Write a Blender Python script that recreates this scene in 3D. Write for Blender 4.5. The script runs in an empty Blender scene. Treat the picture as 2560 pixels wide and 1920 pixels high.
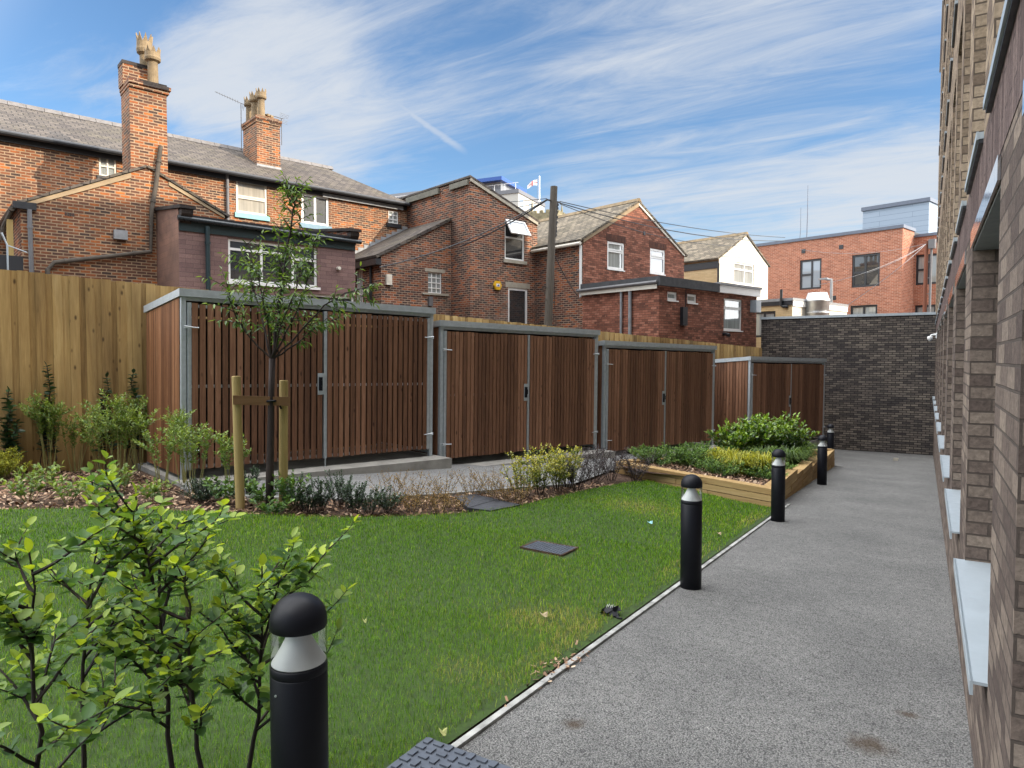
import bpy, bmesh, math, random
import numpy as np
from mathutils import Vector
from mathutils.geometry import tessellate_polygon

random.seed(7); RNG = np.random.default_rng(11)
scene = bpy.context.scene
COL = scene.collection
R = math.radians

# ------------------------------------------------------------------ camera
YAW, PITCH, CAM_H = R(31.3), math.atan(64/1707.0), 1.67
cam_d = bpy.data.cameras.new('camera')
cam = bpy.data.objects.new('camera', cam_d); COL.objects.link(cam)
cam_d.sensor_width = 36.0; cam_d.lens = 36.0*1707.0/2560.0
cam_d.clip_start = 0.05; cam_d.clip_end = 4000
cam.location = (0, 0, CAM_H); cam.rotation_euler = (R(90)-PITCH, 0, YAW)
scene.camera = cam

# ------------------------------------------------------------------ sky and sun
SUN_AZ, SUN_EL = R(80.0), R(29.5)          # azimuth clockwise from +Y (the path runs along +Y)
world = bpy.data.worlds.new('World'); scene.world = world; world.use_nodes = True
def build_sky():
    nt = world.node_tree; nd, lk = nt.nodes, nt.links
    bg = nd['Background']
    sky = nd.new('ShaderNodeTexSky'); sky.sky_type = 'NISHITA'; sky.sun_disc = False
    sky.sun_elevation = SUN_EL; sky.sun_rotation = SUN_AZ
    sky.air_density = 1.0; sky.dust_density = 0.4; sky.ozone_density = 2.2
    tc = nd.new('ShaderNodeTexCoord')
    def M(op, a, b=None, c=None):
        n = nd.new('ShaderNodeMath'); n.operation = op
        for i, v in enumerate((a, b, c)):
            if v is None: continue
            if isinstance(v, (int, float)): n.inputs[i].default_value = v
            else: lk.new(v, n.inputs[i])
        return n.outputs[0]
    def VM(op, a, b):
        n = nd.new('ShaderNodeVectorMath'); n.operation = op
        lk.new(a, n.inputs[0]); n.inputs[1].default_value = b
        return n.outputs['Value'] if op == 'DOT_PRODUCT' else n.outputs[0]
    def SM(v, a, b):
        n = nd.new('ShaderNodeMapRange'); n.interpolation_type = 'SMOOTHSTEP'
        lk.new(v, n.inputs[0]); n.inputs[1].default_value = a; n.inputs[2].default_value = b
        return n.outputs[0]
    d = tc.outputs['Generated']
    sx = nd.new('ShaderNodeSeparateXYZ'); lk.new(d, sx.inputs[0])
    zc = M('MAXIMUM', M('ADD', sx.outputs[2], 0.06), 0.03)
    cb = nd.new('ShaderNodeCombineXYZ')
    lk.new(M('DIVIDE', sx.outputs[0], zc), cb.inputs[0]); lk.new(M('DIVIDE', sx.outputs[1], zc), cb.inputs[1])
    def noise(scale, rot, stretch, detail, rough, dist=0.0, off=(0, 0, 0)):
        mp = nd.new('ShaderNodeMapping'); mp.inputs['Rotation'].default_value[2] = R(rot)
        mp.inputs['Scale'].default_value = (stretch, 1, 1); mp.inputs['Location'].default_value = off
        lk.new(cb.outputs[0], mp.inputs[0])
        n = nd.new('ShaderNodeTexNoise'); n.inputs['Scale'].default_value = scale
        n.inputs['Detail'].default_value = detail; n.inputs['Roughness'].default_value = rough
        n.inputs['Distortion'].default_value = dist
        lk.new(mp.outputs[0], n.inputs['Vector']); return n.outputs[0]
    big = noise(0.42, 20, 0.8, 4, 0.5, 0.3, (3.1, 1.7, 0))
    streak = noise(1.5, -32, 0.2, 10, 0.62, 0.5, (0.4, 0.2, 0))
    fine = noise(5.0, -25, 0.3, 9, 0.68, 0.7)
    # banks of cirrus at fixed bearings, thin veil everywhere
    def bank(px, py, lo, hi):
        v = pix_dir(px, py); return SM(M('ADD', VM('DOT_PRODUCT', d, v), M('MULTIPLY', M('SUBTRACT', big, 0.5), 0.09)), lo, hi)
    b1 = bank(900, 150, 0.955, 0.992); b2 = bank(1880, 280, 0.93, 0.99); b3 = bank(2230, 500, 0.985, 0.999)
    b4 = bank(720, 210, 0.985, 0.9985)
    banks = M('ADD', M('ADD', M('MULTIPLY', b1, 0.4), b2), M('ADD', M('MULTIPLY', b3, 0.6), M('MULTIPLY', b4, 0.8)))
    dens = M('ADD', M('MULTIPLY', streak, 0.6), M('MULTIPLY', fine, 0.5))
    dens = M('ADD', dens, M('MULTIPLY', big, 0.3))
    dens = M('ADD', dens, M('MULTIPLY', banks, 0.19))
    cl = M('ADD', M('MULTIPLY', SM(dens, 0.66, 1.04), 0.86), 0.05)
    # one old vapour trail, a great-circle arc
    a, b = pix_dir(880, 180), pix_dir(1168, 382); nrm = a.cross(b).normalized(); mid = (a+b).normalized()
    off = M('ABSOLUTE', M('ADD', VM('DOT_PRODUCT', d, nrm), M('MULTIPLY', M('SUBTRACT', fine, 0.5), 0.012)))
    tr = M('SUBTRACT', 1.0, SM(off, 0.0005, 0.0085))
    tr = M('MULTIPLY', tr, SM(VM('DOT_PRODUCT', d, mid), math.cos(a.angle(mid)*1.1), math.cos(a.angle(mid)*0.7)))
    cl = M('MAXIMUM', cl, M('MULTIPLY', tr, M('ADD', 0.1, M('MULTIPLY', streak, 0.85))))
    # added unseen cloud brightness round the sun, overhead and to the west fills shade
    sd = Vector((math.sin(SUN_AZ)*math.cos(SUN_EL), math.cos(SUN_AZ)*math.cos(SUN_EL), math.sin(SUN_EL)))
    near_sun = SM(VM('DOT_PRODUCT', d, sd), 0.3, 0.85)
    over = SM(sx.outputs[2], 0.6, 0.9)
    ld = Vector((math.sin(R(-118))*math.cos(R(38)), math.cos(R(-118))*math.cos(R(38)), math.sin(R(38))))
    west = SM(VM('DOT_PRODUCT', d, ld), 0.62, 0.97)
    sky_fill = M('MINIMUM', M('ADD', M('MAXIMUM', near_sun, over), west), 1.0)
    cl = M('MAXIMUM', cl, M('MULTIPLY', sky_fill, 0.85))
    hs = nd.new('ShaderNodeHueSaturation'); hs.inputs['Saturation'].default_value = SKY_SAT
    hs.inputs['Value'].default_value = SKY_GAIN
    lk.new(sky.outputs[0], hs.inputs['Color'])
    bright = M('ADD', CLOUD_V, M('MULTIPLY', sky_fill, SKY_FILL_V))
    cc = nd.new('ShaderNodeCombineColor')
    warm = M('MULTIPLY', sky_fill, 1.0)
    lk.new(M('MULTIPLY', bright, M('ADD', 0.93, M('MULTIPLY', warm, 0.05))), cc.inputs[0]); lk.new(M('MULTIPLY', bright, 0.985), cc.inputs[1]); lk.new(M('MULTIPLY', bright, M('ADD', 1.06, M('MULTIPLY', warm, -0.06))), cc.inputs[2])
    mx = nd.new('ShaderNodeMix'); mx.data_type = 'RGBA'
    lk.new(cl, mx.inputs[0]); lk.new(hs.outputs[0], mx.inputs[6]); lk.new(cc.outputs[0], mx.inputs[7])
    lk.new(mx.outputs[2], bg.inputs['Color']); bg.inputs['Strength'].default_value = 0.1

# photograph geometry: a pixel of the 2560 x 1920 photograph becomes a ray; a ray meets a real plane
FPX = 1707.0
FW = Vector((-math.sin(YAW)*math.cos(PITCH), math.cos(YAW)*math.cos(PITCH), -math.sin(PITCH)))
RT = Vector((math.cos(YAW), math.sin(YAW), 0)); UP = RT.cross(FW); CAM = Vector((0, 0, CAM_H))
def pix_ray(x, y): return FW + RT*((x-1280)/FPX) - UP*((y-960)/FPX)
def pix_dir(x, y): return pix_ray(x, y).normalized()
def hit(x, y, p, n):
    r = pix_ray(x, y); return CAM + r*(n.dot(p-CAM)/n.dot(r))
SKY_SAT, SKY_GAIN, CLOUD_V, SKY_FILL_V = 1.2, 0.92, 3.9, 27.0
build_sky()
sun_d = bpy.data.lights.new('sun', 'SUN'); sun_d.energy = 3.3; sun_d.angle = R(0.5); sun_d.color = (1.0, 0.86, 0.68)
sun = bpy.data.objects.new('sun', sun_d); COL.objects.link(sun)
sun.rotation_euler = (R(90)-SUN_EL, 0, -SUN_AZ+math.pi)
sun.rotation_euler = Vector((math.sin(SUN_AZ)*math.cos(SUN_EL), math.cos(SUN_AZ)*math.cos(SUN_EL), math.sin(SUN_EL))).to_track_quat('Z', 'Y').to_euler()
vs = scene.view_settings
vs.view_transform = 'Standard'; vs.look = 'None'; vs.exposure = 1.0; vs.gamma = 1.0; vs.use_curve_mapping = False
scene.cycles.max_bounces = 8; scene.cycles.transparent_max_bounces = 12

# ------------------------------------------------------------------ frames of reference
# the old houses, the fence and the stores stand on lines turned from the path
AH = R(17.0); HD = Vector((math.sin(AH), math.cos(AH), 0)); HN = Vector((-math.cos(AH), math.sin(AH), 0))
AS = R(17.3); SD = Vector((math.sin(AS), math.cos(AS), 0)); SN = Vector((-math.cos(AS), math.sin(AS), 0))
S0 = Vector((-8.32, 5.35, 0))
class Frame:
    """A vertical plane: origin, horizontal axis u, outward normal."""
    def __init__(s, o, u, n): s.o, s.u, s.n = Vector(o), Vector(u), Vector(n)
    def p(s, u, z, out=0.0): return s.o + s.u*u + Vector((0, 0, z)) + s.n*out
    def pix(s, x, y):
        q = hit(x, y, s.o, s.n); return ((q-s.o).dot(s.u), q.z)
    def inset(s, d): return Frame(s.o - s.n*d, s.u, s.n)
def TF(t): return Frame(HN*t, HD, -HN)          # faces the yard
def SF(sv): return Frame(HD*sv, HN, -HD)        # a house's left side; u = distance back
def SFR(sv): return Frame(HD*sv, HN, HD)
def hp(sv, t, z): return HD*sv + HN*t + Vector((0, 0, z))
def crop(x0, y0, k): return lambda a, b: (x0+a/k, y0+b/k)

def shed_x(y): return S0.x + (y-S0.y)*math.tan(AS)
def gz(x, y):
    yc = min(max(y, -8.0), 32.0); z = -0.058*yc
    x1 = min(shed_x(yc)+1.0, -2.9)
    f = min(max((-1.95-x)/(-1.95-x1), 0.0), 1.0)
    f = f*f*(3-2*f)*0.5 + f*0.5
    k = min(max((yc-19.0)/4.5, 0.0), 1.0); k = k*k*(3-2*k)
    return z + 0.37*f*(1-k)
def at(px, py, dz=0.0):
    r = pix_ray(px, py); k = 0.5
    for _ in range(60):
        q = CAM + r*k; e = q.z - gz(q.x, q.y) - dz
        k += e/max(0.08, -(r.z)+0.0)*0.6
        if abs(e) < 1e-4: break
    return Vector((q.x, q.y, gz(q.x, q.y)))
K = 2560/2212.0
def atd(x, y): return at(x*K, y*K)

# ------------------------------------------------------------------ materials
def newmat(name):
    m = bpy.data.materials.new(name); m.use_nodes = True
    return m, m.node_tree, m.node_tree.nodes['Principled BSDF']
class G:
    def __init__(s, nt): s.nt = nt
    def n(s, t, **kw):
        x = s.nt.nodes.new('ShaderNode'+t)
        for k, v in kw.items(): setattr(x, k, v)
        return x
    def l(s, a, b): s.nt.links.new(a, b)
    def setv(s, sock, v):
        if isinstance(v, bpy.types.NodeSocket): s.l(v, sock)
        elif isinstance(v, (tuple, list)) and len(v) == 3 and sock.type == 'RGBA': sock.default_value = (*v, 1)
        else: sock.default_value = v
    def math(s, op, a, b=0.0, clamp=False):
        x = s.n('Math', operation=op, use_clamp=clamp); s.setv(x.inputs[0], a); s.setv(x.inputs[1], b); return x.outputs[0]
    def mix(s, f, a, b, mode='MIX'):
        x = s.n('Mix', data_type='RGBA', blend_type=mode); s.setv(x.inputs[0], f); s.setv(x.inputs[6], a); s.setv(x.inputs[7], b); return x.outputs[2]
    def ramp(s, f, stops, interp='LINEAR'):
        x = s.n('ValToRGB'); cr = x.color_ramp; cr.interpolation = interp
        while len(cr.elements) < len(stops): cr.elements.new(0.5)
        for e, (p, c) in zip(cr.elements, stops):
            e.position = p; e.color = (*c, 1) if len(c) == 3 else c
        s.l(f, x.inputs[0]); return x.outputs[0]
    def rng(s, f, a, b, c=0.0, d=1.0):
        x = s.n('MapRange'); s.setv(x.inputs[0], f)
        for i, v in enumerate((a, b, c, d)): x.inputs[i+1].default_value = v
        return x.outputs[0]
    def coord(s, which='UV', scale=(1, 1, 1), loc=(0, 0, 0), rot=0.0):
        tc = s.n('TexCoord'); mp = s.n('Mapping'); s.l(tc.outputs[which], mp.inputs[0])
        mp.inputs['Scale'].default_value = scale; mp.inputs['Location'].default_value = loc; mp.inputs['Rotation'].default_value[2] = rot
        return mp.outputs[0]
    def noise(s, v, scale, detail=4, rough=0.55, out=0, dist=0.0):
        x = s.n('TexNoise'); s.l(v, x.inputs['Vector']); x.inputs['Scale'].default_value = scale
        x.inputs['Detail'].default_value = detail; x.inputs['Roughness'].default_value = rough; x.inputs['Distortion'].default_value = dist
        return x.outputs[out]
    def bump(s, h, strength, dist, bsdf):
        b = s.n('Bump'); b.inputs['Strength'].default_value = strength; b.inputs['Distance'].default_value = dist
        s.l(h, b.inputs['Height']); s.l(b.outputs[0], bsdf.inputs['Normal'])
def srgb(r, g, b):
    f = lambda c: (c/255/12.92) if c <= 10 else ((c/255+0.055)/1.055)**2.4
    return (f(r), f(g), f(b))
def plain(name, col, rough=0.6, metal=0.0, var=0.12, scale=6.0, spec=0.5, bump=0.0):
    m, nt, b = newmat(name); g = G(nt)
    v = g.coord('Object')
    f = g.noise(v, scale, 6)
    c = g.mix(1.0, (*col,), g.ramp(f, [(0.25, (1-var,)*3), (0.75, (1+var,)*3)]), 'MULTIPLY')
    g.l(c, b.inputs['Base Color'])
    g.l(g.rng(g.noise(v, scale*2.3, 5), 0.3, 0.7, max(0.02, rough-0.08), min(1, rough+0.08)), b.inputs['Roughness'])
    b.inputs['Metallic'].default_value = metal; b.inputs['Specular IOR Level'].default_value = spec
    if bump: g.bump(g.noise(v, scale*8, 4), bump, 0.01, b)
    return m
def brick(name, stops, mortar, bw=0.225, bh=0.075, ms=0.011, rough=0.88, warp=0.006, soot=0.35, sootcol=(0.02, 0.017, 0.016),
          speck=None, bump=0.6, offset=0.5, mottle=0.35, pale=0.0, soldier=False):
    m, nt, b = newmat(name); g = G(nt)
    uv = g.coord('UV', rot=(math.pi/2 if soldier else 0.0))
    nz = g.n('TexNoise'); g.l(uv, nz.inputs['Vector']); nz.inputs['Scale'].default_value = 7.0; nz.inputs['Detail'].default_value = 3
    sub = g.n('VectorMath', operation='MULTIPLY_ADD'); g.l(nz.outputs['Color'], sub.inputs[0]); sub.inputs[1].default_value = (warp*2,)*3
    g.l(uv, sub.inputs[2])
    bt = g.n('TexBrick'); g.l(sub.outputs[0], bt.inputs['Vector']); bt.offset = offset; bt.squash = 1.0
    bt.inputs['Scale'].default_value = 1.0; bt.inputs['Brick Width'].default_value = bw; bt.inputs['Row Height'].default_value = bh
    bt.inputs['Mortar Size'].default_value = ms/2; bt.inputs['Mortar Smooth'].default_value = 0.25; bt.inputs['Bias'].default_value = 0.0
    bt.inputs['Color1'].default_value = (0, 0, 0, 1); bt.inputs['Color2'].default_value = (1, 1, 1, 1); bt.inputs['Mortar'].default_value = (0.5, 0.5, 0.5, 1)
    mv = g.coord('UV')
    val = g.math('ADD', bt.outputs['Color'], g.math('MULTIPLY', g.math('SUBTRACT', g.noise(mv, 9.0, 5), 0.5), 0.5), True)
    c = g.ramp(val, stops)
    f2 = g.noise(mv, 34.0, 5, 0.65)
    c = g.mix(mottle, c, g.mix(1.0, c, g.ramp(f2, [(0.3, (0.45,)*3), (0.7, (1.6,)*3)]), 'MULTIPLY'))
    if speck:
        c = g.mix(g.math('MULTIPLY', g.math('GREATER_THAN', g.noise(g.coord('UV', (1, 2.2, 1)), 9.0, 1), 0.66), 0.8), c, speck)
    sm = g.math('MULTIPLY', g.ramp(g.noise(mv, 0.55, 6, 0.62, 0, 0.6), [(0.42, (0, 0, 0)), (0.68, (1, 1, 1))]), soot)
    c = g.mix(sm, c, sootcol)
    mo = g.mix(0.5, mortar, g.mix(1.0, mortar, g.ramp(g.noise(mv, 3.0, 5), [(0.3, (0.55,)*3), (0.7, (1.3,)*3)]), 'MULTIPLY'))
    mo = g.mix(g.math('MULTIPLY', sm, 0.75), mo, sootcol)
    c = g.mix(bt.outputs['Fac'], c, mo)
    if pale:
        c = g.mix(g.math('MULTIPLY', g.ramp(g.noise(g.coord('UV', (1, 0.6, 1), (4.2, 1.3, 0)), 0.5, 6, 0.7), [(0.55, (0, 0, 0)), (0.75, (1, 1, 1))]), pale), c, (0.42, 0.36, 0.3))
    g.l(c, b.inputs['Base Color']); b.inputs['Roughness'].default_value = rough; b.inputs['Specular IOR Level'].default_value = 0.25
    h = g.math('ADD', g.math('MULTIPLY', g.math('SUBTRACT', 1.0, bt.outputs['Fac']), 1.0), g.math('MULTIPLY', f2, 0.45))
    g.bump(h, bump, 0.012, b)
    return m
def wood(name, stops, axis='v', rough=0.75, ring=26.0, knots=0.7, grain=1.0, knotcol=(0.03, 0.012, 0.006), stain=0.0):
    m, nt, b = newmat(name); g = G(nt)
    rnd = g.n('NewGeometry').outputs['Random Per Island']
    sc = (1, 0.06, 1) if axis == 'v' else (0.06, 1, 1)
    base = g.coord('UV'); off = g.n('CombineXYZ'); g.l(g.math('MULTIPLY', rnd, 37.0), off.inputs[0]); g.l(g.math('MULTIPLY', rnd, 91.0), off.inputs[1])
    ad = g.n('VectorMath', operation='ADD'); g.l(base, ad.inputs[0]); g.l(off.outputs[0], ad.inputs[1])
    mp = g.n('Mapping'); g.l(ad.outputs[0], mp.inputs[0]); mp.inputs['Scale'].default_value = sc
    gr = g.noise(mp.outputs[0], ring, 6, 0.6, 0, 1.2)
    fine = g.noise(mp.outputs[0], ring*6, 4, 0.6)
    gr = g.rng(gr, 0.28, 0.72)
    v = g.math('ADD', g.math('MULTIPLY', rnd, 0.55), g.math('MULTIPLY', gr, 0.42*grain))
    v = g.math('ADD', v, g.math('MULTIPLY', g.math('SUBTRACT', fine, 0.5), 0.4*grain))
    c = g.ramp(v, stops)
    kp = g.n('Mapping'); g.l(ad.outputs[0], kp.inputs[0]); kp.inputs['Scale'].default_value = (1, 0.45, 1) if axis == 'v' else (0.45, 1, 1)
    vo = g.n('TexVoronoi'); g.l(kp.outputs[0], vo.inputs['Vector']); vo.inputs['Scale'].default_value = 7.5
    kn = g.ramp(vo.outputs['Distance'], [(0.06, (1, 1, 1)), (0.16, (0, 0, 0))])
    c = g.mix(g.math('MULTIPLY', kn, knots), c, knotcol)
    if stain:
        st = g.ramp(g.noise(g.coord('UV', (1.2, 0.25, 1)), 1.3, 5), [(0.45, (0, 0, 0)), (0.7, (1, 1, 1))])
        c = g.mix(g.math('MULTIPLY', st, stain), c, (0.05, 0.04, 0.03))
    g.l(c, b.inputs['Base Color']); b.inputs['Roughness'].default_value = rough; b.inputs['Specular IOR Level'].default_value = 0.3
    g.bump(g.math('ADD', gr, fine), 0.35, 0.004, b)
    return m
def slate(name, a, c2, moss):
    m, nt, b = newmat(name); g = G(nt)
    uv = g.coord('UV'); bt = g.n('TexBrick'); g.l(uv, bt.inputs['Vector']); bt.offset = 0.5
    bt.inputs['Scale'].default_value = 1.0; bt.inputs['Brick Width'].default_value = 0.28; bt.inputs['Row Height'].default_value = 0.21
    bt.inputs['Mortar Size'].default_value = 0.012; bt.inputs['Mortar Smooth'].default_value = 0.3
    bt.inputs['Color1'].default_value = (0, 0, 0, 1); bt.inputs['Color2'].default_value = (1, 1, 1, 1); bt.inputs['Mortar'].default_value = (0, 0, 0, 1)
    c = g.mix(bt.outputs['Color'], a, c2)
    c = g.mix(0.6, c, g.mix(1.0, c, g.ramp(g.noise(uv, 11, 6, 0.7), [(0.3, (0.55,)*3), (0.7, (1.5,)*3)]), 'MULTIPLY'))
    c = g.mix(g.math('MULTIPLY', g.ramp(g.noise(uv, 0.9, 6, 0.7), [(0.5, (0, 0, 0)), (0.72, (1, 1, 1))]), 0.5), c, moss)
    c = g.mix(bt.outputs['Fac'], c, (0.02, 0.02, 0.02))
    g.l(c, b.inputs['Base Color']); b.inputs['Roughness'].default_value = 0.85; b.inputs['Specular IOR Level'].default_value = 0.2
    sp = g.n('SeparateXYZ'); g.l(uv, sp.inputs[0])
    saw = g.math('FRACT', g.math('DIVIDE', sp.outputs[1], 0.21))
    g.bump(g.math('ADD', g.math('SUBTRACT', 1.0, saw), g.math('MULTIPLY', bt.outputs['Fac'], -0.6)), 0.9, 0.03, b)
    return m
def leafmat(name, c_old, c_new, rough=0.45, trans=0.35, spec=0.5):
    m, nt, b = newmat(name); g = G(nt)
    rnd = g.n('NewGeometry').outputs['Random Per Island']
    at_ = g.n('Attribute', attribute_name='young')
    c = g.mix(at_.outputs['Fac'], c_old, c_new)
    c = g.mix(1.0, c, g.ramp(rnd, [(0.0, (0.62, 0.66, 0.7)), (0.5, (1, 1, 1)), (1.0, (1.35, 1.25, 1.0))]), 'MULTIPLY')
    g.l(c, b.inputs['Base Color']); b.inputs['Roughness'].default_value = rough; b.inputs['Specular IOR Level'].default_value = spec
    tr = g.n('BsdfTranslucent'); g.l(g.mix(1.0, c, (1.25, 1.15, 0.5), 'MULTIPLY'), tr.inputs['Color'])
    ms = g.n('MixShader'); ms.inputs[0].default_value = trans
    g.l(b.outputs[0], ms.inputs[1]); g.l(tr.outputs[0], ms.inputs[2])
    g.l(ms.outputs[0], nt.nodes['Material Output'].inputs['Surface'])
    return m
def paned(name, base=(0.012, 0.014, 0.017), rough=0.03, curtain=None, cloud=0.0):
    """A closed window seen in daylight: dark room or curtain behind reflecting glass."""
    m, nt, b = newmat(name); g = G(nt)
    if curtain:
        w = g.noise(g.coord('UV', (9, 0.5, 1)), 1.2, 4); c = g.ramp(w, [(0.3, tuple(x*0.6 for x in curtain)), (0.7, curtain)])
        g.l(c, b.inputs['Base Color'])
    else:
        c = g.mix(g.math('MULTIPLY', g.noise(g.coord('UV', (1.5, 1.1, 1)), 1.2, 3), cloud), base, tuple(0.09 for _ in range(3)))
        g.l(c, b.inputs['Base Color'])
    b.inputs['Roughness'].default_value = rough; b.inputs['Specular IOR Level'].default_value = 0.75
    b.inputs['Coat Weight'].default_value = 1.0; b.inputs['Coat Roughness'].default_value = 0.02
    return m

MORT = (0.37, 0.26, 0.165)
M = {}
OLD = [(0.0, (0.065, 0.042, 0.034)), (0.22, (0.115, 0.056, 0.038)), (0.5, (0.18, 0.072, 0.038)), (0.75, (0.26, 0.09, 0.037)), (0.92, (0.36, 0.11, 0.033)), (1.0, (0.45, 0.14, 0.035))]
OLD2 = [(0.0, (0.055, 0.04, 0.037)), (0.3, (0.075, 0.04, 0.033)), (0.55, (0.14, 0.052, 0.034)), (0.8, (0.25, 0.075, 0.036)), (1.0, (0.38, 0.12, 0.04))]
M['old'] = brick('old_orange_brick', OLD, MORT, ms=0.026, soot=0.5)
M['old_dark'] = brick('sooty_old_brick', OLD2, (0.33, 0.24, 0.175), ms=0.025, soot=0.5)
M['old_red'] = brick('old_red_brick', OLD2, (0.37, 0.27, 0.2), ms=0.025, soot=0.4, pale=0.55)
M['red'] = brick('red_pressed_brick', [(0, (0.13, 0.053, 0.036)), (0.35, (0.22, 0.084, 0.054)), (0.7, (0.31, 0.12, 0.076)), (1, (0.39, 0.17, 0.115))], (0.11, 0.06, 0.042), ms=0.015, soot=0.25, speck=(0.4, 0.2, 0.13), mottle=0.15)
M['mauve'] = brick('painted_mauve_block', [(0, (0.16, 0.1, 0.095)), (0.5, (0.2, 0.125, 0.115)), (1, (0.24, 0.15, 0.135))], (0.12, 0.08, 0.075), bw=0.33, bh=0.11, ms=0.012, soot=0.22, sootcol=(0.07, 0.05, 0.045), warp=0.003, bump=0.5)
M['render'] = brick('stained_render', [(0, (0.21, 0.12, 0.09)), (1, (0.25, 0.14, 0.1))], (0.17, 0.1, 0.08), bw=0.45, bh=0.15, ms=0.01, soot=0.75, sootcol=(0.045, 0.035, 0.03), warp=0.004, bump=0.3)
M['modern'] = brick('modern_orange_brick', [(0, (0.27, 0.1, 0.06)), (0.5, (0.35, 0.135, 0.08)), (1, (0.43, 0.175, 0.105))], (0.55, 0.43, 0.34), ms=0.011, soot=0.0, mottle=0.2, warp=0.001)
M['grey_brick'] = brick('dark_grey_buff_brick', [(0, (0.06, 0.051, 0.047)), (0.3, (0.1, 0.084, 0.073)), (0.6, (0.15, 0.125, 0.104)), (1, (0.22, 0.185, 0.15))], (0.02, 0.018, 0.017), ms=0.02, soot=0.4, sootcol=(0.03, 0.028, 0.034), mottle=0.35, warp=0.002, bump=0.8)
M['new_brick'] = brick('grey_buff_new_brick', [(0, (0.085, 0.062, 0.052)), (0.35, (0.13, 0.098, 0.08)), (0.7, (0.18, 0.14, 0.112)), (1, (0.24, 0.19, 0.15))], (0.085, 0.067, 0.055), ms=0.011, soot=0.25, sootcol=(0.05, 0.042, 0.045), mottle=0.6, warp=0.002, bump=1.0)
M['buff_brick'] = brick('buff_new_brick', [(0, (0.14, 0.1, 0.075)), (0.35, (0.24, 0.18, 0.125)), (0.7, (0.33, 0.25, 0.17)), (1, (0.4, 0.31, 0.22))], (0.13, 0.1, 0.075), ms=0.011, soot=0.12, mottle=0.5, warp=0.002, bump=1.0)
M['soldier'] = brick('purple_soldier_brick', [(0, (0.085, 0.056, 0.05)), (0.5, (0.125, 0.088, 0.08)), (1, (0.18, 0.13, 0.115))], (0.075, 0.055, 0.05), ms=0.01, soot=0.1, mottle=0.6, warp=0.002, bump=1.0, soldier=True, bw=0.3)
M['white_wall'] = brick('white_painted_brick', [(0, (0.62, 0.59, 0.5)), (1, (0.7, 0.67, 0.59))], (0.56, 0.53, 0.45), ms=0.008, soot=0.05, sootcol=(0.3, 0.25, 0.2), mottle=0.06, bump=0.5)
M['cream_wall'] = brick('cream_painted_brick', [(0, (0.5, 0.37, 0.2)), (1, (0.58, 0.44, 0.25))], (0.45, 0.33, 0.18), ms=0.008, soot=0.12, sootcol=(0.12, 0.09, 0.05), mottle=0.1, bump=0.5)
M['slate'] = slate('weathered_slate', (0.055, 0.046, 0.041), (0.105, 0.088, 0.073), (0.105, 0.092, 0.05))
M['slate2'] = slate('pale_stone_slate', (0.085, 0.073, 0.056), (0.19, 0.16, 0.118), (0.08, 0.072, 0.04))
M['black'] = plain('black_painted_trim', (0.016, 0.018, 0.022), 0.45)
M['teal'] = plain('dark_teal_paint', (0.014, 0.03, 0.033), 0.4)
M['turq'] = plain('turquoise_sill_paint', (0.2, 0.42, 0.43), 0.6)
M['blue_sill'] = plain('grey_blue_sill_paint', (0.16, 0.26, 0.33), 0.6)
M['white'] = plain('white_window_plastic', (0.78, 0.78, 0.76), 0.35, var=0.04)
M['old_white'] = plain('old_cream_window_paint', (0.66, 0.62, 0.53), 0.6, var=0.12)
M['stone'] = plain('sandstone_lintel', (0.34, 0.31, 0.25), 0.9, var=0.2)
M['concrete'] = plain('grey_concrete', (0.3, 0.285, 0.255), 0.92, var=0.3, scale=4, bump=0.3)
M['kerb'] = plain('pale_concrete_edging', (0.33, 0.33, 0.31), 0.9, var=0.65, scale=7, bump=0.3)
M['mortar'] = plain('lime_mortar_verge', (0.3, 0.225, 0.14), 0.95, var=0.2, scale=3)
M['lead'] = plain('lead_flashing', (0.24, 0.25, 0.26), 0.55, var=0.25)
M['clay'] = plain('buff_clay_pot', (0.2, 0.145, 0.08), 0.85, var=0.35, scale=5)
M['iron'] = plain('rusty_iron_pipe', (0.075, 0.062, 0.048), 0.8, var=0.3, scale=9)
M['grey_pipe'] = plain('grey_plastic_pipe', (0.13, 0.13, 0.135), 0.5)
M['galv'] = plain('galvanised_steel', (0.43, 0.47, 0.49), 0.5, 0.3, var=0.14, scale=14)
M['bright_galv'] = plain('bright_zinc', (0.55, 0.58, 0.6), 0.35, 0.7)
M['matt_black'] = plain('powder_coated_black', (0.006, 0.0065, 0.01), 0.5, var=0.08, spec=0.25)
M['white_cone'] = plain('white_reflector', (0.8, 0.79, 0.78), 0.5, var=0.02)
M['sill_metal'] = plain('pale_grey_sill_metal', (0.36, 0.41, 0.44), 0.38, 0.1, var=0.05)
M['mirror'] = plain('polished_steel_trim', (0.72, 0.75, 0.78), 0.08, 1.0, var=0.02)
M['soffit'] = plain('grey_soffit_board', (0.22, 0.23, 0.23), 0.6)
M['steel_flue'] = plain('stainless_flue', (0.62, 0.64, 0.65), 0.5, 0.85, var=0.1)
M['ridge'] = plain('dark_ridge_tile', (0.13, 0.12, 0.115), 0.8, var=0.3)
M['inner_shade'] = plain('painted_store_shade', (0.02, 0.018, 0.018), 0.9)  # near-black colour stands in for the shade inside the stores
M['pane'] = paned('dark_window_glass', cloud=0.6)
M['pane_grey'] = paned('grey_frosted_glass', (0.06, 0.065, 0.07), 0.25)
M['pane_net'] = paned('net_curtain_behind_glass', curtain=(0.34, 0.37, 0.36))
M['pane_drape'] = paned('cream_drape_behind_glass', curtain=(0.42, 0.39, 0.33))
M['pane_painted_sky'] = paned('painted_sky_glass', (0.25, 0.29, 0.33), 0.02)  # pale blue base colour paints the sky's reflection into the pane
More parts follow.
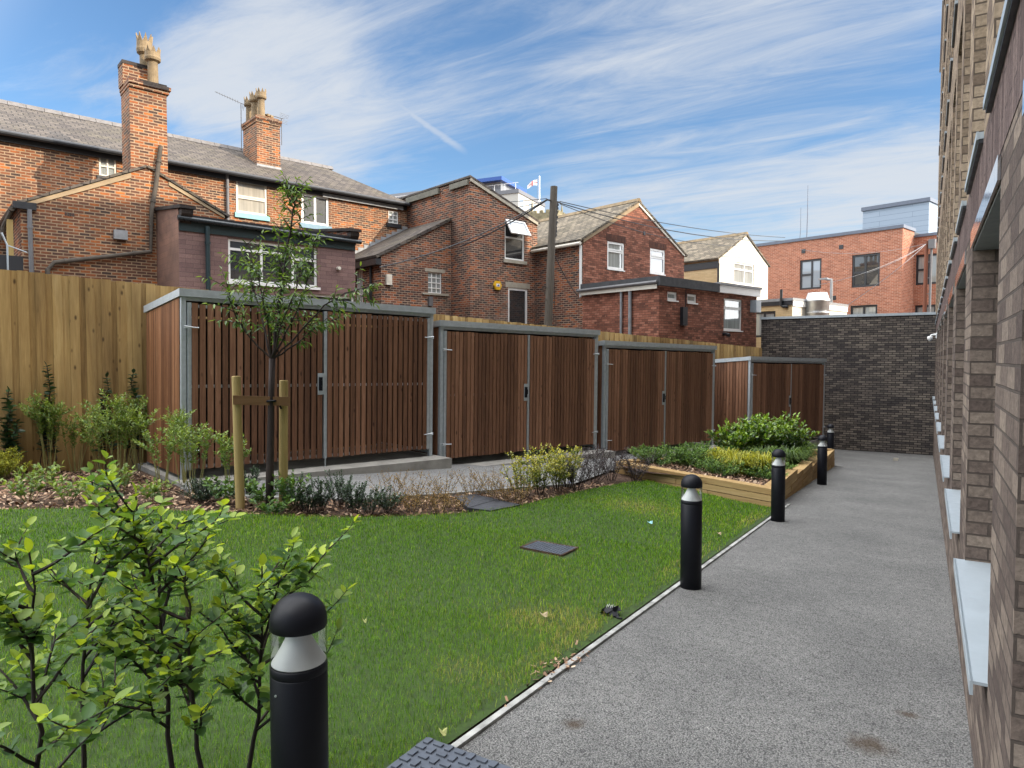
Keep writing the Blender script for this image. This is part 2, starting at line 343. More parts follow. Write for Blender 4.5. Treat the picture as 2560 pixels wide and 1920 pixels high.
M['slat'] = wood('brown_stained_slats', [(0.05, (0.065, 0.029, 0.016)), (0.45, (0.17, 0.08, 0.043)), (0.75, (0.26, 0.128, 0.072)), (1.0, (0.38, 0.21, 0.13))], ring=24, knots=0.75)
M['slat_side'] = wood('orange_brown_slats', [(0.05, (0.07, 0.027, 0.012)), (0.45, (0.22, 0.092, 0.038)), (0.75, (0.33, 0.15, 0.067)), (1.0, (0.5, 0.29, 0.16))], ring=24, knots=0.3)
M['fence'] = wood('pressure_treated_boards', [(0.05, (0.19, 0.108, 0.038)), (0.4, (0.37, 0.228, 0.083)), (0.7, (0.49, 0.32, 0.125)), (1.0, (0.62, 0.44, 0.2))], ring=14, knots=0.85, knotcol=(0.06, 0.028, 0.01), stain=0.55)
M['sleeper'] = wood('new_softwood_sleepers', [(0.05, (0.2, 0.115, 0.04)), (0.4, (0.34, 0.215, 0.085)), (0.7, (0.44, 0.3, 0.13)), (1.0, (0.56, 0.41, 0.21))], 'u', ring=16, knots=0.85, knotcol=(0.18, 0.08, 0.025))
M['stake'] = wood('round_softwood_stake', [(0.1, (0.24, 0.165, 0.06)), (0.5, (0.36, 0.26, 0.1)), (1.0, (0.46, 0.36, 0.17))], ring=10, knots=0.5, knotcol=(0.1, 0.06, 0.02))
M['crossbar'] = wood('brown_crossbar', [(0.1, (0.1, 0.05, 0.02)), (0.5, (0.19, 0.1, 0.045)), (1.0, (0.25, 0.14, 0.07))], 'u', ring=14, knots=0.3)
M['pole'] = wood('weathered_pole', [(0.1, (0.035, 0.03, 0.025)), (0.5, (0.085, 0.073, 0.058)), (1.0, (0.16, 0.14, 0.11))], ring=18, knots=0.2)
M['bark'] = wood('dark_tree_bark', [(0.1, (0.012, 0.009, 0.009)), (0.5, (0.035, 0.024, 0.022)), (1.0, (0.08, 0.055, 0.045))], ring=30, knots=0.0)
M['twig'] = plain('brown_twig', (0.05, 0.032, 0.024), 0.8, var=0.3, scale=20)
M['green_stem'] = plain('yellow_green_stem', (0.25, 0.23, 0.075), 0.7, var=0.2, scale=12)
M['hornbeam'] = leafmat('hornbeam_leaf', (0.1, 0.21, 0.06), (0.42, 0.55, 0.04), 0.5, 0.42)
M['tree_leaf'] = leafmat('tree_leaf', (0.07, 0.15, 0.03), (0.22, 0.34, 0.07), 0.4, 0.3)
M['dogwood'] = leafmat('dogwood_leaf', (0.13, 0.22, 0.055), (0.3, 0.4, 0.09), 0.55, 0.35)
M['dark_leaf'] = leafmat('dark_evergreen_leaf', (0.02, 0.05, 0.022), (0.05, 0.11, 0.03), 0.35, 0.12)
M['laurel'] = leafmat('glossy_laurel_leaf', (0.035, 0.1, 0.016), (0.22, 0.36, 0.035), 0.3, 0.25, 0.6)
M['hebe'] = leafmat('hebe_leaf', (0.06, 0.14, 0.035), (0.16, 0.29, 0.045), 0.45, 0.2)
M['gold'] = leafmat('golden_grass_blade', (0.3, 0.33, 0.035), (0.5, 0.5, 0.08), 0.5, 0.4)
M['bronze'] = leafmat('bronze_leaf', (0.22, 0.15, 0.045), (0.33, 0.2, 0.05), 0.55, 0.3)
M['variegated'] = leafmat('yellow_variegated_leaf', (0.13, 0.19, 0.03), (0.5, 0.48, 0.08), 0.4, 0.3)
M['purple'] = leafmat('purple_black_leaf', (0.022, 0.017, 0.024), (0.07, 0.045, 0.055), 0.45, 0.12)
M['sedge'] = leafmat('green_sedge_blade', (0.08, 0.15, 0.035), (0.16, 0.25, 0.06), 0.45, 0.3)
M['goldconifer'] = leafmat('yellow_green_conifer', (0.22, 0.26, 0.02), (0.42, 0.43, 0.04), 0.6, 0.25)
# ------------------------------------------------------------------ mesh building
Z = Vector((0, 0, 1))
class MB:
    def __init__(s): s.v = []; s.f = []
    def poly(s, pts):
        i = len(s.v); s.v += [Vector(p) for p in pts]; s.f.append(tuple(range(i, i+len(pts)))); return s
    def box(s, o, U, V, W):
        """parallelepiped from corner o along three edge vectors (right-handed)"""
        o, U, V, W = map(Vector, (o, U, V, W)); i = len(s.v)
        if U.cross(V).dot(W) < 0: o = o+U; U = -U
        s.v += [o, o+U, o+U+V, o+V, o+W, o+U+W, o+U+V+W, o+V+W]
        for q in ((3, 2, 1, 0), (4, 5, 6, 7), (0, 1, 5, 4), (1, 2, 6, 5), (2, 3, 7, 6), (3, 0, 4, 7)): s.f.append(tuple(i+k for k in q))
        return s
    def cbox(s, c, x, y, z): return s.box(Vector(c)-Vector((x/2, y/2, 0)), (x, 0, 0), (0, y, 0), (0, 0, z))
    def prism(s, pts, w):
        """closed solid: planar polygon pts extruded by w"""
        pts = [Vector(p) for p in pts]; w = Vector(w); n = len(pts)
        nr = Vector((0, 0, 0))
        for a, b in zip(pts, pts[1:]+pts[:1]): nr += a.cross(b)
        if nr.dot(w) > 0: pts = pts[::-1]
        i = len(s.v); s.v += pts + [p+w for p in pts]
        s.f.append(tuple(range(i, i+n))); s.f.append(tuple(range(i+2*n-1, i+n-1, -1)))
        for k in range(n): s.f.append((i+k, i+n+k, i+n+(k+1) % n, i+(k+1) % n))
        return s
    def tube(s, pts, r, n=8, cap=True):
        pts = [Vector(p) for p in pts]; rs = r if isinstance(r, (list, tuple)) else [r]*len(pts)
        i0 = len(s.v); prev = None
        for k, p in enumerate(pts):
            t = (pts[min(k+1, len(pts)-1)]-pts[max(k-1, 0)]).normalized()
            a = t.orthogonal().normalized() if prev is None else (prev - t*prev.dot(t)).normalized()
            prev = a; b = t.cross(a)
            for j in range(n):
                th = 2*math.pi*j/n; s.v.append(p + (a*math.cos(th)+b*math.sin(th))*rs[k])
        for k in range(len(pts)-1):
            for j in range(n):
                a, b = i0+k*n+j, i0+k*n+(j+1) % n; s.f.append((a, b, b+n, a+n))
        if cap:
            s.f.append(tuple(i0+j for j in range(n-1, -1, -1))); e = i0+(len(pts)-1)*n; s.f.append(tuple(e+j for j in range(n)))
        return s
    def lathe(s, c, prof, n=24, axis=Z):
        c = Vector(c); i0 = len(s.v)
        for r, z in prof:
            for j in range(n):
                th = 2*math.pi*j/n; s.v.append(c+Vector((r*math.cos(th), r*math.sin(th), z)))
        for k in range(len(prof)-1):
            for j in range(n):
                a, b = i0+k*n+j, i0+k*n+(j+1) % n; s.f.append((a, b, b+n, a+n))
        if prof[0][0] > 1e-4: s.f.append(tuple(i0+j for j in range(n-1, -1, -1)))
        if prof[-1][0] > 1e-4: e = i0+(len(prof)-1)*n; s.f.append(tuple(e+j for j in range(n)))
        return s
    def wall(s, fr, outer, holes=(), reveal=0.1, back=0.0):
        """wall face in a Frame with openings (u0,z0,u1,z1) whose reveals run inward"""
        loops = [[Vector((u, z, 0)) for u, z in outer]]
        for h in holes:
            u0, z0, u1, z1 = h; loops.append([Vector((u0, z0, 0)), Vector((u1, z0, 0)), Vector((u1, z1, 0)), Vector((u0, z1, 0))])
        flat = [q for l in loops for q in l]
        flip = fr.u.cross(Z).dot(fr.n) < 0
        i = len(s.v); s.v += [fr.p(q.x, q.y) for q in flat]
        for t in tessellate_polygon(loops):
            a, b, c = [flat[k] for k in t]
            ccw = (b-a).cross(c-a).z > 0
            t = tuple(i+k for k in t)
            s.f.append(t if ccw != flip else t[::-1])
        for u0, z0, u1, z1 in holes:
            cs = [(u0, z0), (u1, z0), (u1, z1), (u0, z1)]
            for (a, b) in zip(cs, cs[1:]+cs[:1]):
                q = [fr.p(*a), fr.p(*b), fr.p(*b, -reveal), fr.p(*a, -reveal)]
                s.poly(q if not flip else q[::-1])
        return s
    def build(s, name, mat, parent=None, origin=None, smooth=False, young=None):
        if parent is not None: o = Vector(parent_world(parent))
        elif origin is not None: o = Vector(origin)
        else:
            xs = np.array([tuple(v) for v in s.v]); o = Vector((xs[:, 0].mean(), xs[:, 1].mean(), xs[:, 2].min()))
        me = bpy.data.meshes.new(name)
        V = np.array([tuple(v) for v in s.v], dtype=np.float64)
        me.from_pydata((V-np.array(o)).tolist(), [], s.f); me.update()
        autouv(me, V)
        me.materials.append(mat)
        if smooth: me.polygons.foreach_set('use_smooth', [True]*len(me.polygons))
        ob = bpy.data.objects.new(name, me); COL.objects.link(ob)
        if parent is not None: ob.parent = parent
        else: ob.location = o
        return ob
def parent_world(o):
    p = Vector(o.location)
    while o.parent is not None: o = o.parent; p += Vector(o.location)
    return p
def autouv(me, V):
    """UVs in metres: u along the horizontal of the face, v up the face"""
    n = len(me.polygons); nor = np.empty(n*3); me.polygons.foreach_get('normal', nor); nor = nor.reshape(-1, 3)
    lt = np.empty(n, int); me.polygons.foreach_get('loop_total', lt)
    li = np.empty(len(me.loops), int); me.loops.foreach_get('vertex_index', li)
    h = np.hypot(nor[:, 0], nor[:, 1]); flat = h < 0.05
    ua = np.stack([-nor[:, 1], nor[:, 0], np.zeros(n)], 1)/np.maximum(h, 1e-6)[:, None]
    ua[flat] = (1, 0, 0); va = np.cross(nor, ua); va[flat] = (0, 1, 0)
    pl = np.repeat(np.arange(n), lt); P = V[li]
    uv = np.stack([(P*ua[pl]).sum(1), (P*va[pl]).sum(1)], 1)
    l = me.uv_layers.new(name='UVMap'); l.data.foreach_set('uv', uv.ravel())
def thing(name, label, cat, loc, group=None):
    o = bpy.data.objects.new(name, None); o.empty_display_size = 0.2; COL.objects.link(o); o.location = loc
    return tag(o, label, cat, group)
def tag(o, label, cat, group=None):
    o['label'] = label; o['category'] = cat
    if group: o['group'] = group
    return o
def struct(o): o['kind'] = 'structure'; return o
def copy_tree(o, parent=None):
    c = o.copy(); COL.objects.link(c)
    if parent is not None: c.parent = parent
    for ch in list(o.children): copy_tree(ch, c)
    return c
def frame_bars(mb, fr, u0, z0, u1, z1, w, out, th, vb=(), hb=()):
    """rectangular window frame with bars; vb, hb: fractions (vertical bars run full height, horizontal (frac,ua,ub))"""
    def bar(a0, b0, a1, b1, o=out, t=th): mb.box(fr.p(a0, b0, o-t), fr.u*(a1-a0), Z*(b1-b0), fr.n*t)
    bar(u0, z0, u0+w, z1); bar(u1-w, z0, u1, z1); bar(u0+w, z0, u1-w, z0+w); bar(u0+w, z1-w, u1-w, z1)
    W, H = u1-u0, z1-z0
    for f in vb: bar(u0+W*f-w/2, z0+w, u0+W*f+w/2, z1-w, out-0.003, th-0.006)
    for f, a, b in hb: bar(u0+max(W*a, w), z0+H*f-w/2, u0+min(W*b, W-w), z0+H*f+w/2, out+0.003, th)
def window(par, fr, r, frame='white', pane='pane', w=0.06, depth=0.03, vb=(), hb=(), sill=None, sill_h=0.08, sill_out=0.06, sill_over=0.06, lintel=None, lintel_h=0.15, name='window'):
    u0, z0, u1, z1 = r; g = 0.004
    f2 = fr.inset(depth); mb = MB(); frame_bars(mb, f2, u0+g, z0+g, u1-g, z1-g, w, 0.0, 0.05, vb, hb)
    wo = mb.build(name, M[frame], par)
    MB().poly([f2.p(u0, z0, -0.03), f2.p(u1, z0, -0.03), f2.p(u1, z1, -0.03), f2.p(u0, z1, -0.03)]).build('pane', M[pane] if isinstance(pane, str) else pane, wo)
    if sill: MB().box(fr.p(u0-sill_over, z0-sill_h, -depth+0.02), fr.u*(u1-u0+2*sill_over), Z*(sill_h-0.003), fr.n*(depth-0.02+sill_out)).build('sill', M[sill], wo)
    if lintel: MB().box(fr.p(u0-0.12, z1+0.003, -0.05), fr.u*(u1-u0+0.24), Z*lintel_h, fr.n*0.056).build('lintel', M[lintel], par)
    return wo
def rect(fr, a, b):
    """opening from two photograph pixels (top left, bottom right)"""
    (ua, za), (ub, zb) = fr.pix(*a), fr.pix(*b)
    return (min(ua, ub), min(za, zb), max(ua, ub), max(za, zb))
def roof_slab(a, b, c, d, th=0.06):
    """a-b eave, c-d ridge (d above a); returns a thin solid"""
    a, b, c, d = map(Vector, (a, b, c, d)); n = (b-a).cross(d-a).normalized()
    if n.z < 0: n = -n
    return MB().prism([a, b, c, d], n*th)

# ---- leaves, grass, chips: many small faces built at once
LEAF = {'oval': [(-0.0, 0), (-0.36, 0.22), (-0.5, 0.5), (-0.34, 0.8), (0, 1.0), (0.34, 0.8), (0.5, 0.5), (0.36, 0.22)],
        'lance': [(0, 0), (-0.42, 0.3), (-0.4, 0.6), (0, 1.0), (0.4, 0.6), (0.42, 0.3)],
        'diamond': [(0, 0), (-0.5, 0.5), (0, 1.0), (0.5, 0.5)]}
def leaves_arrays(P, D, Nn, L, Wd, shape='oval', fold=0.25, droop=0.15):
    """P base points, D directions, Nn up-ish vectors, L lengths, Wd widths -> verts, faces of folded leaves (two halves sharing the midrib)"""
    P, D, Nn = np.asarray(P, float), np.asarray(D, float), np.asarray(Nn, float)
    D = D/np.linalg.norm(D, axis=1)[:, None]; S = np.cross(D, Nn); S /= np.maximum(np.linalg.norm(S, axis=1), 1e-6)[:, None]; U = np.cross(S, D)
    prof = LEAF[shape]; n = len(P); k = len(prof)
    V = np.empty((n, k, 3))
    for i, (x, y) in enumerate(prof):
        V[:, i] = P + D*(L*y)[:, None] + S*(Wd*x)[:, None] + U*((abs(x)*fold*Wd) - droop*L*y*y)[:, None]
    h = k//2   # index of the tip
    base = np.arange(n)[:, None]*k
    left = base + np.arange(0, h+1)[None, :]; right = base + np.array([0] + list(range(k-1, h-1, -1)))[None, ::-1]
    return V.reshape(-1, 3), np.concatenate([left, right], 0), n, h+1
def build_faces(name, V, F, mat, parent=None, origin=None, young=None, smooth=False):
    """V (n,3) world, F (m,k) all faces k-gons"""
    o = np.array(parent_world(parent)) if parent is not None else np.array(origin)
    me = bpy.data.meshes.new(name); m, k = F.shape
    me.vertices.add(len(V)); me.vertices.foreach_set('co', (V-o).ravel())
    me.loops.add(m*k); me.loops.foreach_set('vertex_index', F.ravel().astype(np.int32))
    me.polygons.add(m); me.polygons.foreach_set('loop_start', np.arange(0, m*k, k, dtype=np.int32)); me.polygons.foreach_set('loop_total', np.full(m, k, dtype=np.int32))
    if smooth: me.polygons.foreach_set('use_smooth', np.ones(m, bool))
    me.update(calc_edges=True)
    if young is not None:
        a = me.attributes.new('young', 'FLOAT', 'POINT'); a.data.foreach_set('value', young.astype(np.float32))
    me.materials.append(mat)
    ob = bpy.data.objects.new(name, me); COL.objects.link(ob)
    if parent is not None: ob.parent = parent
    else: ob.location = o
    return ob
def leaf_mesh(name, pts, mat, parent, shape='oval', fold=0.25, droop=0.15):
    """pts: list of (base, dir, up, length, width, young)"""
    P = np.array([tuple(p[0]) for p in pts]); D = np.array([tuple(p[1]) for p in pts]); U = np.array([tuple(p[2]) for p in pts])
    L = np.array([p[3] for p in pts]); W = np.array([p[4] for p in pts]); y = np.array([p[5] for p in pts])
    V, F, n, k = leaves_arrays(P, D, U, L, W, shape, fold, droop)
    return build_faces(name, V, F, mat, parent, young=np.repeat(y, len(V)//n))
def rv(a=1.0): return Vector((random.uniform(-a, a), random.uniform(-a, a), random.uniform(-a, a)))
def curve_pts(p0, d0, length, n, bend=Vector((0, 0, 0)), wob=0.1):
    pts = [Vector(p0)]; d = Vector(d0).normalized()
    for i in range(n):
        d = (d + bend/n + rv(wob)/n*2).normalized(); pts.append(pts[-1] + d*(length/n))
    return pts

# ------------------------------------------------------------------ ground, lawn, path
def drape(poly, dz, cell=0.35):
    bm = bmesh.new(); vs_ = [bm.verts.new((x, y, 0)) for x, y in poly]; bm.faces.new(vs_)
    xs = [p[0] for p in poly]; ys = [p[1] for p in poly]
    for lo, hi, ax in ((min(xs), max(xs), 0), (min(ys), max(ys), 1)):
        k = math.floor(lo/cell)+1
        while k*cell < hi:
            co = (k*cell, 0, 0) if ax == 0 else (0, k*cell, 0); no = (1, 0, 0) if ax == 0 else (0, 1, 0)
            bmesh.ops.bisect_plane(bm, geom=bm.verts[:]+bm.edges[:]+bm.faces[:], plane_co=co, plane_no=no); k += 1
    bmesh.ops.triangulate(bm, faces=bm.faces[:])
    mb = MB(); bm.verts.ensure_lookup_table()
    mb.v = [Vector((v.co.x, v.co.y, gz(v.co.x, v.co.y)+dz)) for v in bm.verts]
    for f in bm.faces:
        ids = tuple(v.index for v in f.verts); mb.f.append(ids if f.normal.z > 0 else ids[::-1])
    bm.free(); return mb
def inside(px, py, poly):
    px, py = np.asarray(px), np.asarray(py); r = np.zeros(px.shape, bool); j = len(poly)-1
    for i in range(len(poly)):
        xi, yi = poly[i]; xj, yj = poly[j]
        c = ((yi > py) != (yj > py)) & (px < (xj-xi)*(py-yi)/(yj-yi+1e-12)+xi); r ^= c; j = i
    return r
gzv = np.vectorize(gz)
def ground_mats():
    m, nt, b = newmat('bark_mulch_soil'); g = G(nt); v = g.coord('Object')
    c = g.ramp(g.noise(v, 30, 8, 0.7), [(0.3, (0.025, 0.015, 0.01)), (0.55, (0.09, 0.05, 0.03)), (0.75, (0.2, 0.12, 0.075))])
    g.l(c, b.inputs['Base Color']); b.inputs['Roughness'].default_value = 0.95; g.bump(g.noise(v, 60, 6), 0.8, 0.03, b); M['mulch'] = m
    m, nt, b = newmat('lawn_turf'); g = G(nt); v = g.coord('Object')
    c = g.ramp(g.noise(v, 18, 8, 0.7), [(0.3, (0.02, 0.03, 0.008)), (0.6, (0.04, 0.08, 0.01)), (0.8, (0.09, 0.1, 0.025))])
    g.l(c, b.inputs['Base Color']); b.inputs['Roughness'].default_value = 0.95; M['turf'] = m
    def tarmac(name, lo, mid, hi, dirt):
        m, nt, b = newmat(name); g = G(nt); v = g.coord('Object')
        vo = g.n('TexVoronoi'); g.l(v, vo.inputs['Vector']); vo.inputs['Scale'].default_value = 125.0
        cr = g.rng(vo.outputs['Color'], 0, 1)
        c = g.ramp(cr, [(0.0, lo), (0.45, mid), (0.8, mid), (1.0, hi)])
        c = g.mix(g.ramp(vo.outputs['Distance'], [(0.35, (0, 0, 0)), (0.75, (0.8, 0.8, 0.8))]), c, tuple(x*0.3 for x in lo))
        c = g.mix(0.7, c, g.mix(1.0, c, g.ramp(g.noise(v, 1.1, 7, 0.65), [(0.3, (0.72, 0.72, 0.71)), (0.7, (1.25, 1.24, 1.2))]), 'MULTIPLY'))
        c = g.mix(0.5, c, g.mix(1.0, c, g.ramp(g.noise(v, 14, 5, 0.7), [(0.3, (0.7,)*3), (0.7, (1.3,)*3)]), 'MULTIPLY'))
        for x, y, r in dirt:      # spills of earth with a shape of their own
            d = g.n('VectorMath', operation='DISTANCE'); g.l(v, d.inputs[0]); d.inputs[1].default_value = (x, y, gz(x, y))
            e = g.math('ADD', d.outputs['Value'], g.math('MULTIPLY', g.math('SUBTRACT', g.noise(v, 9, 7, 0.7), 0.5), r*2.2))
            c = g.mix(g.math('MULTIPLY', g.math('SUBTRACT', 1.0, g.rng(e, r*0.15, r), True), 0.75), c, (0.06, 0.037, 0.018))
        g.l(c, b.inputs['Base Color']); b.inputs['Roughness'].default_value = 0.9; b.inputs['Specular IOR Level'].default_value = 0.3
        g.bump(g.math('SUBTRACT', 1.0, vo.outputs['Distance']), 0.9, 0.008, b); return m
    s1, s2, s3 = atd(1880, 1610), atd(1962, 1545), atd(1240, 1565)
    M['tarmac'] = tarmac('path_tarmac', (0.13, 0.13, 0.13), (0.25, 0.248, 0.24), (0.43, 0.42, 0.395), [(s1.x, s1.y, 0.13), (s2.x, s2.y, 0.06), (s3.x, s3.y, 0.07)])
    M['tarmac2'] = tarmac('pavement_tarmac', (0.2, 0.2, 0.2), (0.33, 0.33, 0.325), (0.45, 0.45, 0.44), [])
ground_mats()
KX = -1.86        # line of the edging between lawn and path
def make_ground():
    xs = [-900, -300, -120, -60, -40] + [x*0.5 for x in range(-56, 17)] + [20, 60, 200, 900]
    ys = [-900, -300, -100, -40, -20] + [y*0.5 for y in range(-20, 81)] + [60, 100, 200, 400, 900]
    mb = MB(); nx = len(xs)
    for y in ys:
        for x in xs: mb.v.append(Vector((x, y, gz(x, y)-0.03)))
    for j in range(len(ys)-1):
        for i in range(nx-1): a = j*nx+i; mb.f.append((a, a+1, a+nx+1, a+nx))
    struct(mb.build('ground', M['mulch'], origin=(0, 0, 0)))
make_ground()
PATH = [(KX+0.04, -6), (0.24, -6), (0.24, 26.3), (-4.6, 26.3), (-3.6, 23.4), (-2.35, 19.25), (-2.0, 19.25), (-2.0, 11.05), (KX+0.04, 10.9)]
struct(drape(PATH, 0.004).build('path', M['tarmac'], origin=(0, 0, 0)))
LB = [(0, 1103), (150, 1101), (300, 1102), (480, 1109), (620, 1117), (760, 1120), (900, 1116), (1010, 1110), (1110, 1097), (1190, 1078), (1270, 1059), (1340, 1046), (1400, 1040)]
lawn_edge = [(p.x, p.y) for p in (atd(x, y) for x, y in LB)]
PL_NEAR, PL_LEFT = (-1.98, 11.0), (-4.75, 11.35)
LAWN = [(KX-0.025, -3), (KX-0.025, 10.95), (-3.2, 11.1)] + [q for q in lawn_edge[::-1]] + [(lawn_edge[0][0]-3.0, lawn_edge[0][1]-1.2), (-13, -3)]
struct(drape(LAWN, 0.012, 0.3).build('lawn', M['turf'], origin=(0, 0, 0)))
PE = [(395, 1056), (470, 1066), (560, 1075), (760, 1080), (980, 1066), (1100, 1056), (1240, 1046)]
pav_edge = [(p.x, p.y) for p in (atd(x, y) for x, y in PE)]
def sp(s, b): q = S0 + SD*s + SN*b; return (q.x, q.y)
PAV = pav_edge + [(-4.8, 11.3), (-2.4, 19.25), (-3.5, 23.4), (-4.55, 26.2)] + [sp(18, 0.1), sp(0.2, 0.1), sp(-0.1, -0.45)]
struct(drape(PAV, 0.008).build('pavement', M['tarmac2'], origin=(0, 0, 0)))
def edging():
    mb = MB(); y = -3.0; i = 0
    while y < 10.9:
        L = 0.91; w0 = 0.036
        mb.box((KX, y, gz(KX, y)-0.05), (w0, 0, 0), (0, L-0.006, gz(KX, y+L)-gz(KX, y)), (0, 0, 0.07)); y += L
    struct(mb.build('kerb', M['kerb'], origin=(KX, 0, -0.05)))
    mb = MB()
    for (x0, y0), (x1, y1) in zip(pav_edge, pav_edge[1:]):
        a = Vector((x0, y0, gz(x0, y0)-0.03)); b = Vector((x1, y1, gz(x1, y1)-0.03)); n = (b-a).cross(Z).normalized()*0.04
        mb.box(a, b-a, n, (0, 0, 0.05))
    struct(mb.build('pavement_edging', M['kerb'], origin=(0, 0, 0)))
edging()
COVERS = []        # grass keeps clear of these (x, y, half-size)
def make_grass():
    Px, Py = [], []
    rng = RNG
    for (r0, r1, dens) in ((0, 3.2, 11000), (3.2, 5, 7500), (5, 7.5, 5000), (7.5, 14, 3200)):
        x0, x1, y0, y1 = max(-13, -r1), KX, max(-1.5, -r1), min(11.2, r1)
        n = int((x1-x0)*(y1-y0)*dens); x = rng.uniform(x0, x1, n); y = rng.uniform(y0, y1, n); r = np.hypot(x, y)
        k = (r >= r0) & (r < r1) & inside(x, y, LAWN)
        ang = np.arctan2(x, y); k &= (ang < -0.05) & (ang > -1.35)
        Px.append(x[k]); Py.append(y[k])
    x = np.concatenate(Px); y = np.concatenate(Py)
    keep = np.ones(len(x), bool)
    for cx, cy, cs, ca in COVERS:
        dx, dy = x-cx, y-cy; a = np.abs(dx*math.cos(ca)+dy*math.sin(ca)); b = np.abs(-dx*math.sin(ca)+dy*math.cos(ca)); keep &= ~((a < cs) & (b < cs))
    # worn strip with thinner grass along the edging
    keep &= ~((x > KX-0.035-0.05*(0.5+0.5*np.sin(y*5.1)*np.sin(y*2.3))-0.03*rng.random(len(x))) & (rng.random(len(x)) < 0.95))
    x, y = x[keep], y[keep]; n = len(x); z = gzv(x, y)+0.008
    r = np.hypot(x, y); patch = np.sin(x*1.7+1.3*np.sin(y*1.1))*np.cos(y*1.3+0.7*np.sin(x*2.3))
    h = rng.uniform(0.022, 0.05, n)*(1+0.15*patch); w = np.maximum(0.0018, 0.0005*r)*rng.uniform(0.7, 1.3, n)
    th = rng.uniform(0, 2*np.pi, n); lean = rng.uniform(0.1, 0.9, n)
    dirx, diry = np.cos(th), np.sin(th); sxx, syy = -np.sin(th+rng.uniform(-.6, .6, n)), np.cos(th+rng.uniform(-.6, .6, n))
    V = np.empty((n, 5, 3))
    V[:, 0] = np.stack([x-sxx*w/2, y-syy*w/2, z], 1); V[:, 1] = np.stack([x+sxx*w/2, y+syy*w/2, z], 1)
    mx, my = x+dirx*h*lean*0.3, y+diry*h*lean*0.3
    V[:, 2] = np.stack([mx+sxx*w*0.4, my+syy*w*0.4, z+h*0.6], 1); V[:, 3] = np.stack([mx-sxx*w*0.4, my-syy*w*0.4, z+h*0.6], 1)
    V[:, 4] = np.stack([x+dirx*h*lean*0.9, y+diry*h*lean*0.9, z+h*(1.05-0.35*lean)], 1)
    b = np.arange(n)[:, None]*5
    quad = b+np.array([[0, 1, 2, 3]]); tri = b+np.array([[3, 2, 4, 4]])
    V = V.reshape(-1, 3)
    me = bpy.data.meshes.new('grass'); me.vertices.add(len(V)); me.vertices.foreach_set('co', V.ravel())
    F = np.concatenate([quad.ravel(), (b+np.array([[3, 2, 4]])).ravel()]).astype(np.int32)
    lt = np.concatenate([np.full(n, 4), np.full(n, 3)]).astype(np.int32); ls = np.concatenate([[0], np.cumsum(lt)[:-1]]).astype(np.int32)
    me.loops.add(len(F)); me.loops.foreach_set('vertex_index', F); me.polygons.add(2*n)
    me.polygons.foreach_set('loop_start', ls); me.polygons.foreach_set('loop_total', lt); me.update(calc_edges=True)
    a = me.attributes.new('young', 'FLOAT', 'POINT')
    dry = np.clip(rng.normal(0.3, 0.24, n) + 0.25*patch*0.5 + np.where(x > KX-0.25, 0.55*rng.random(n)*(np.sin(y*2.1)*0.5+0.6), 0) , 0, 1.2)
    for cx, cy, rr in ((-2.35, 4.3, 0.35), (-3.4, 9.0, 0.6), (-2.3, 3.2, 0.2)): dry += 0.5*np.exp(-((x-cx)**2+(y-cy)**2)/rr**2)
    a.data.foreach_set('value', np.repeat(dry, 5).astype(np.float32))
    m, nt, bs = newmat('grass_blade'); g = G(nt)
    at_ = g.n('Attribute', attribute_name='young'); rnd = g.n('NewGeometry').outputs['Random Per Island']
    c = g.ramp(at_.outputs['Fac'], [(0.0, (0.085, 0.22, 0.012)), (0.45, (0.175, 0.34, 0.02)), (0.75, (0.28, 0.38, 0.035)), (1.0, (0.5, 0.42, 0.16))])
    c = g.mix(1.0, c, g.ramp(rnd, [(0, (0.45, 0.45, 0.4)), (0.5, (0.95, 0.95, 0.9)), (1, (1.6, 1.5, 1.3))]), 'MULTIPLY')
    g.l(c, bs.inputs['Base Color']); bs.inputs['Roughness'].default_value = 0.6; bs.inputs['Specular IOR Level'].default_value = 0.05
    tr = g.n('BsdfTranslucent'); g.l(c, tr.inputs['Color']); ms = g.n('MixShader'); ms.inputs[0].default_value = 0.3
    g.l(bs.outputs[0], ms.inputs[1]); g.l(tr.outputs[0], ms.inputs[2]); g.l(ms.outputs[0], nt.nodes['Material Output'].inputs['Surface'])
    me.materials.append(m); ob = bpy.data.objects.new('grass', me); COL.objects.link(ob)
    ob['kind'] = 'stuff'; tag(ob, 'short green lawn grass with a few dry yellow patches', 'grass')
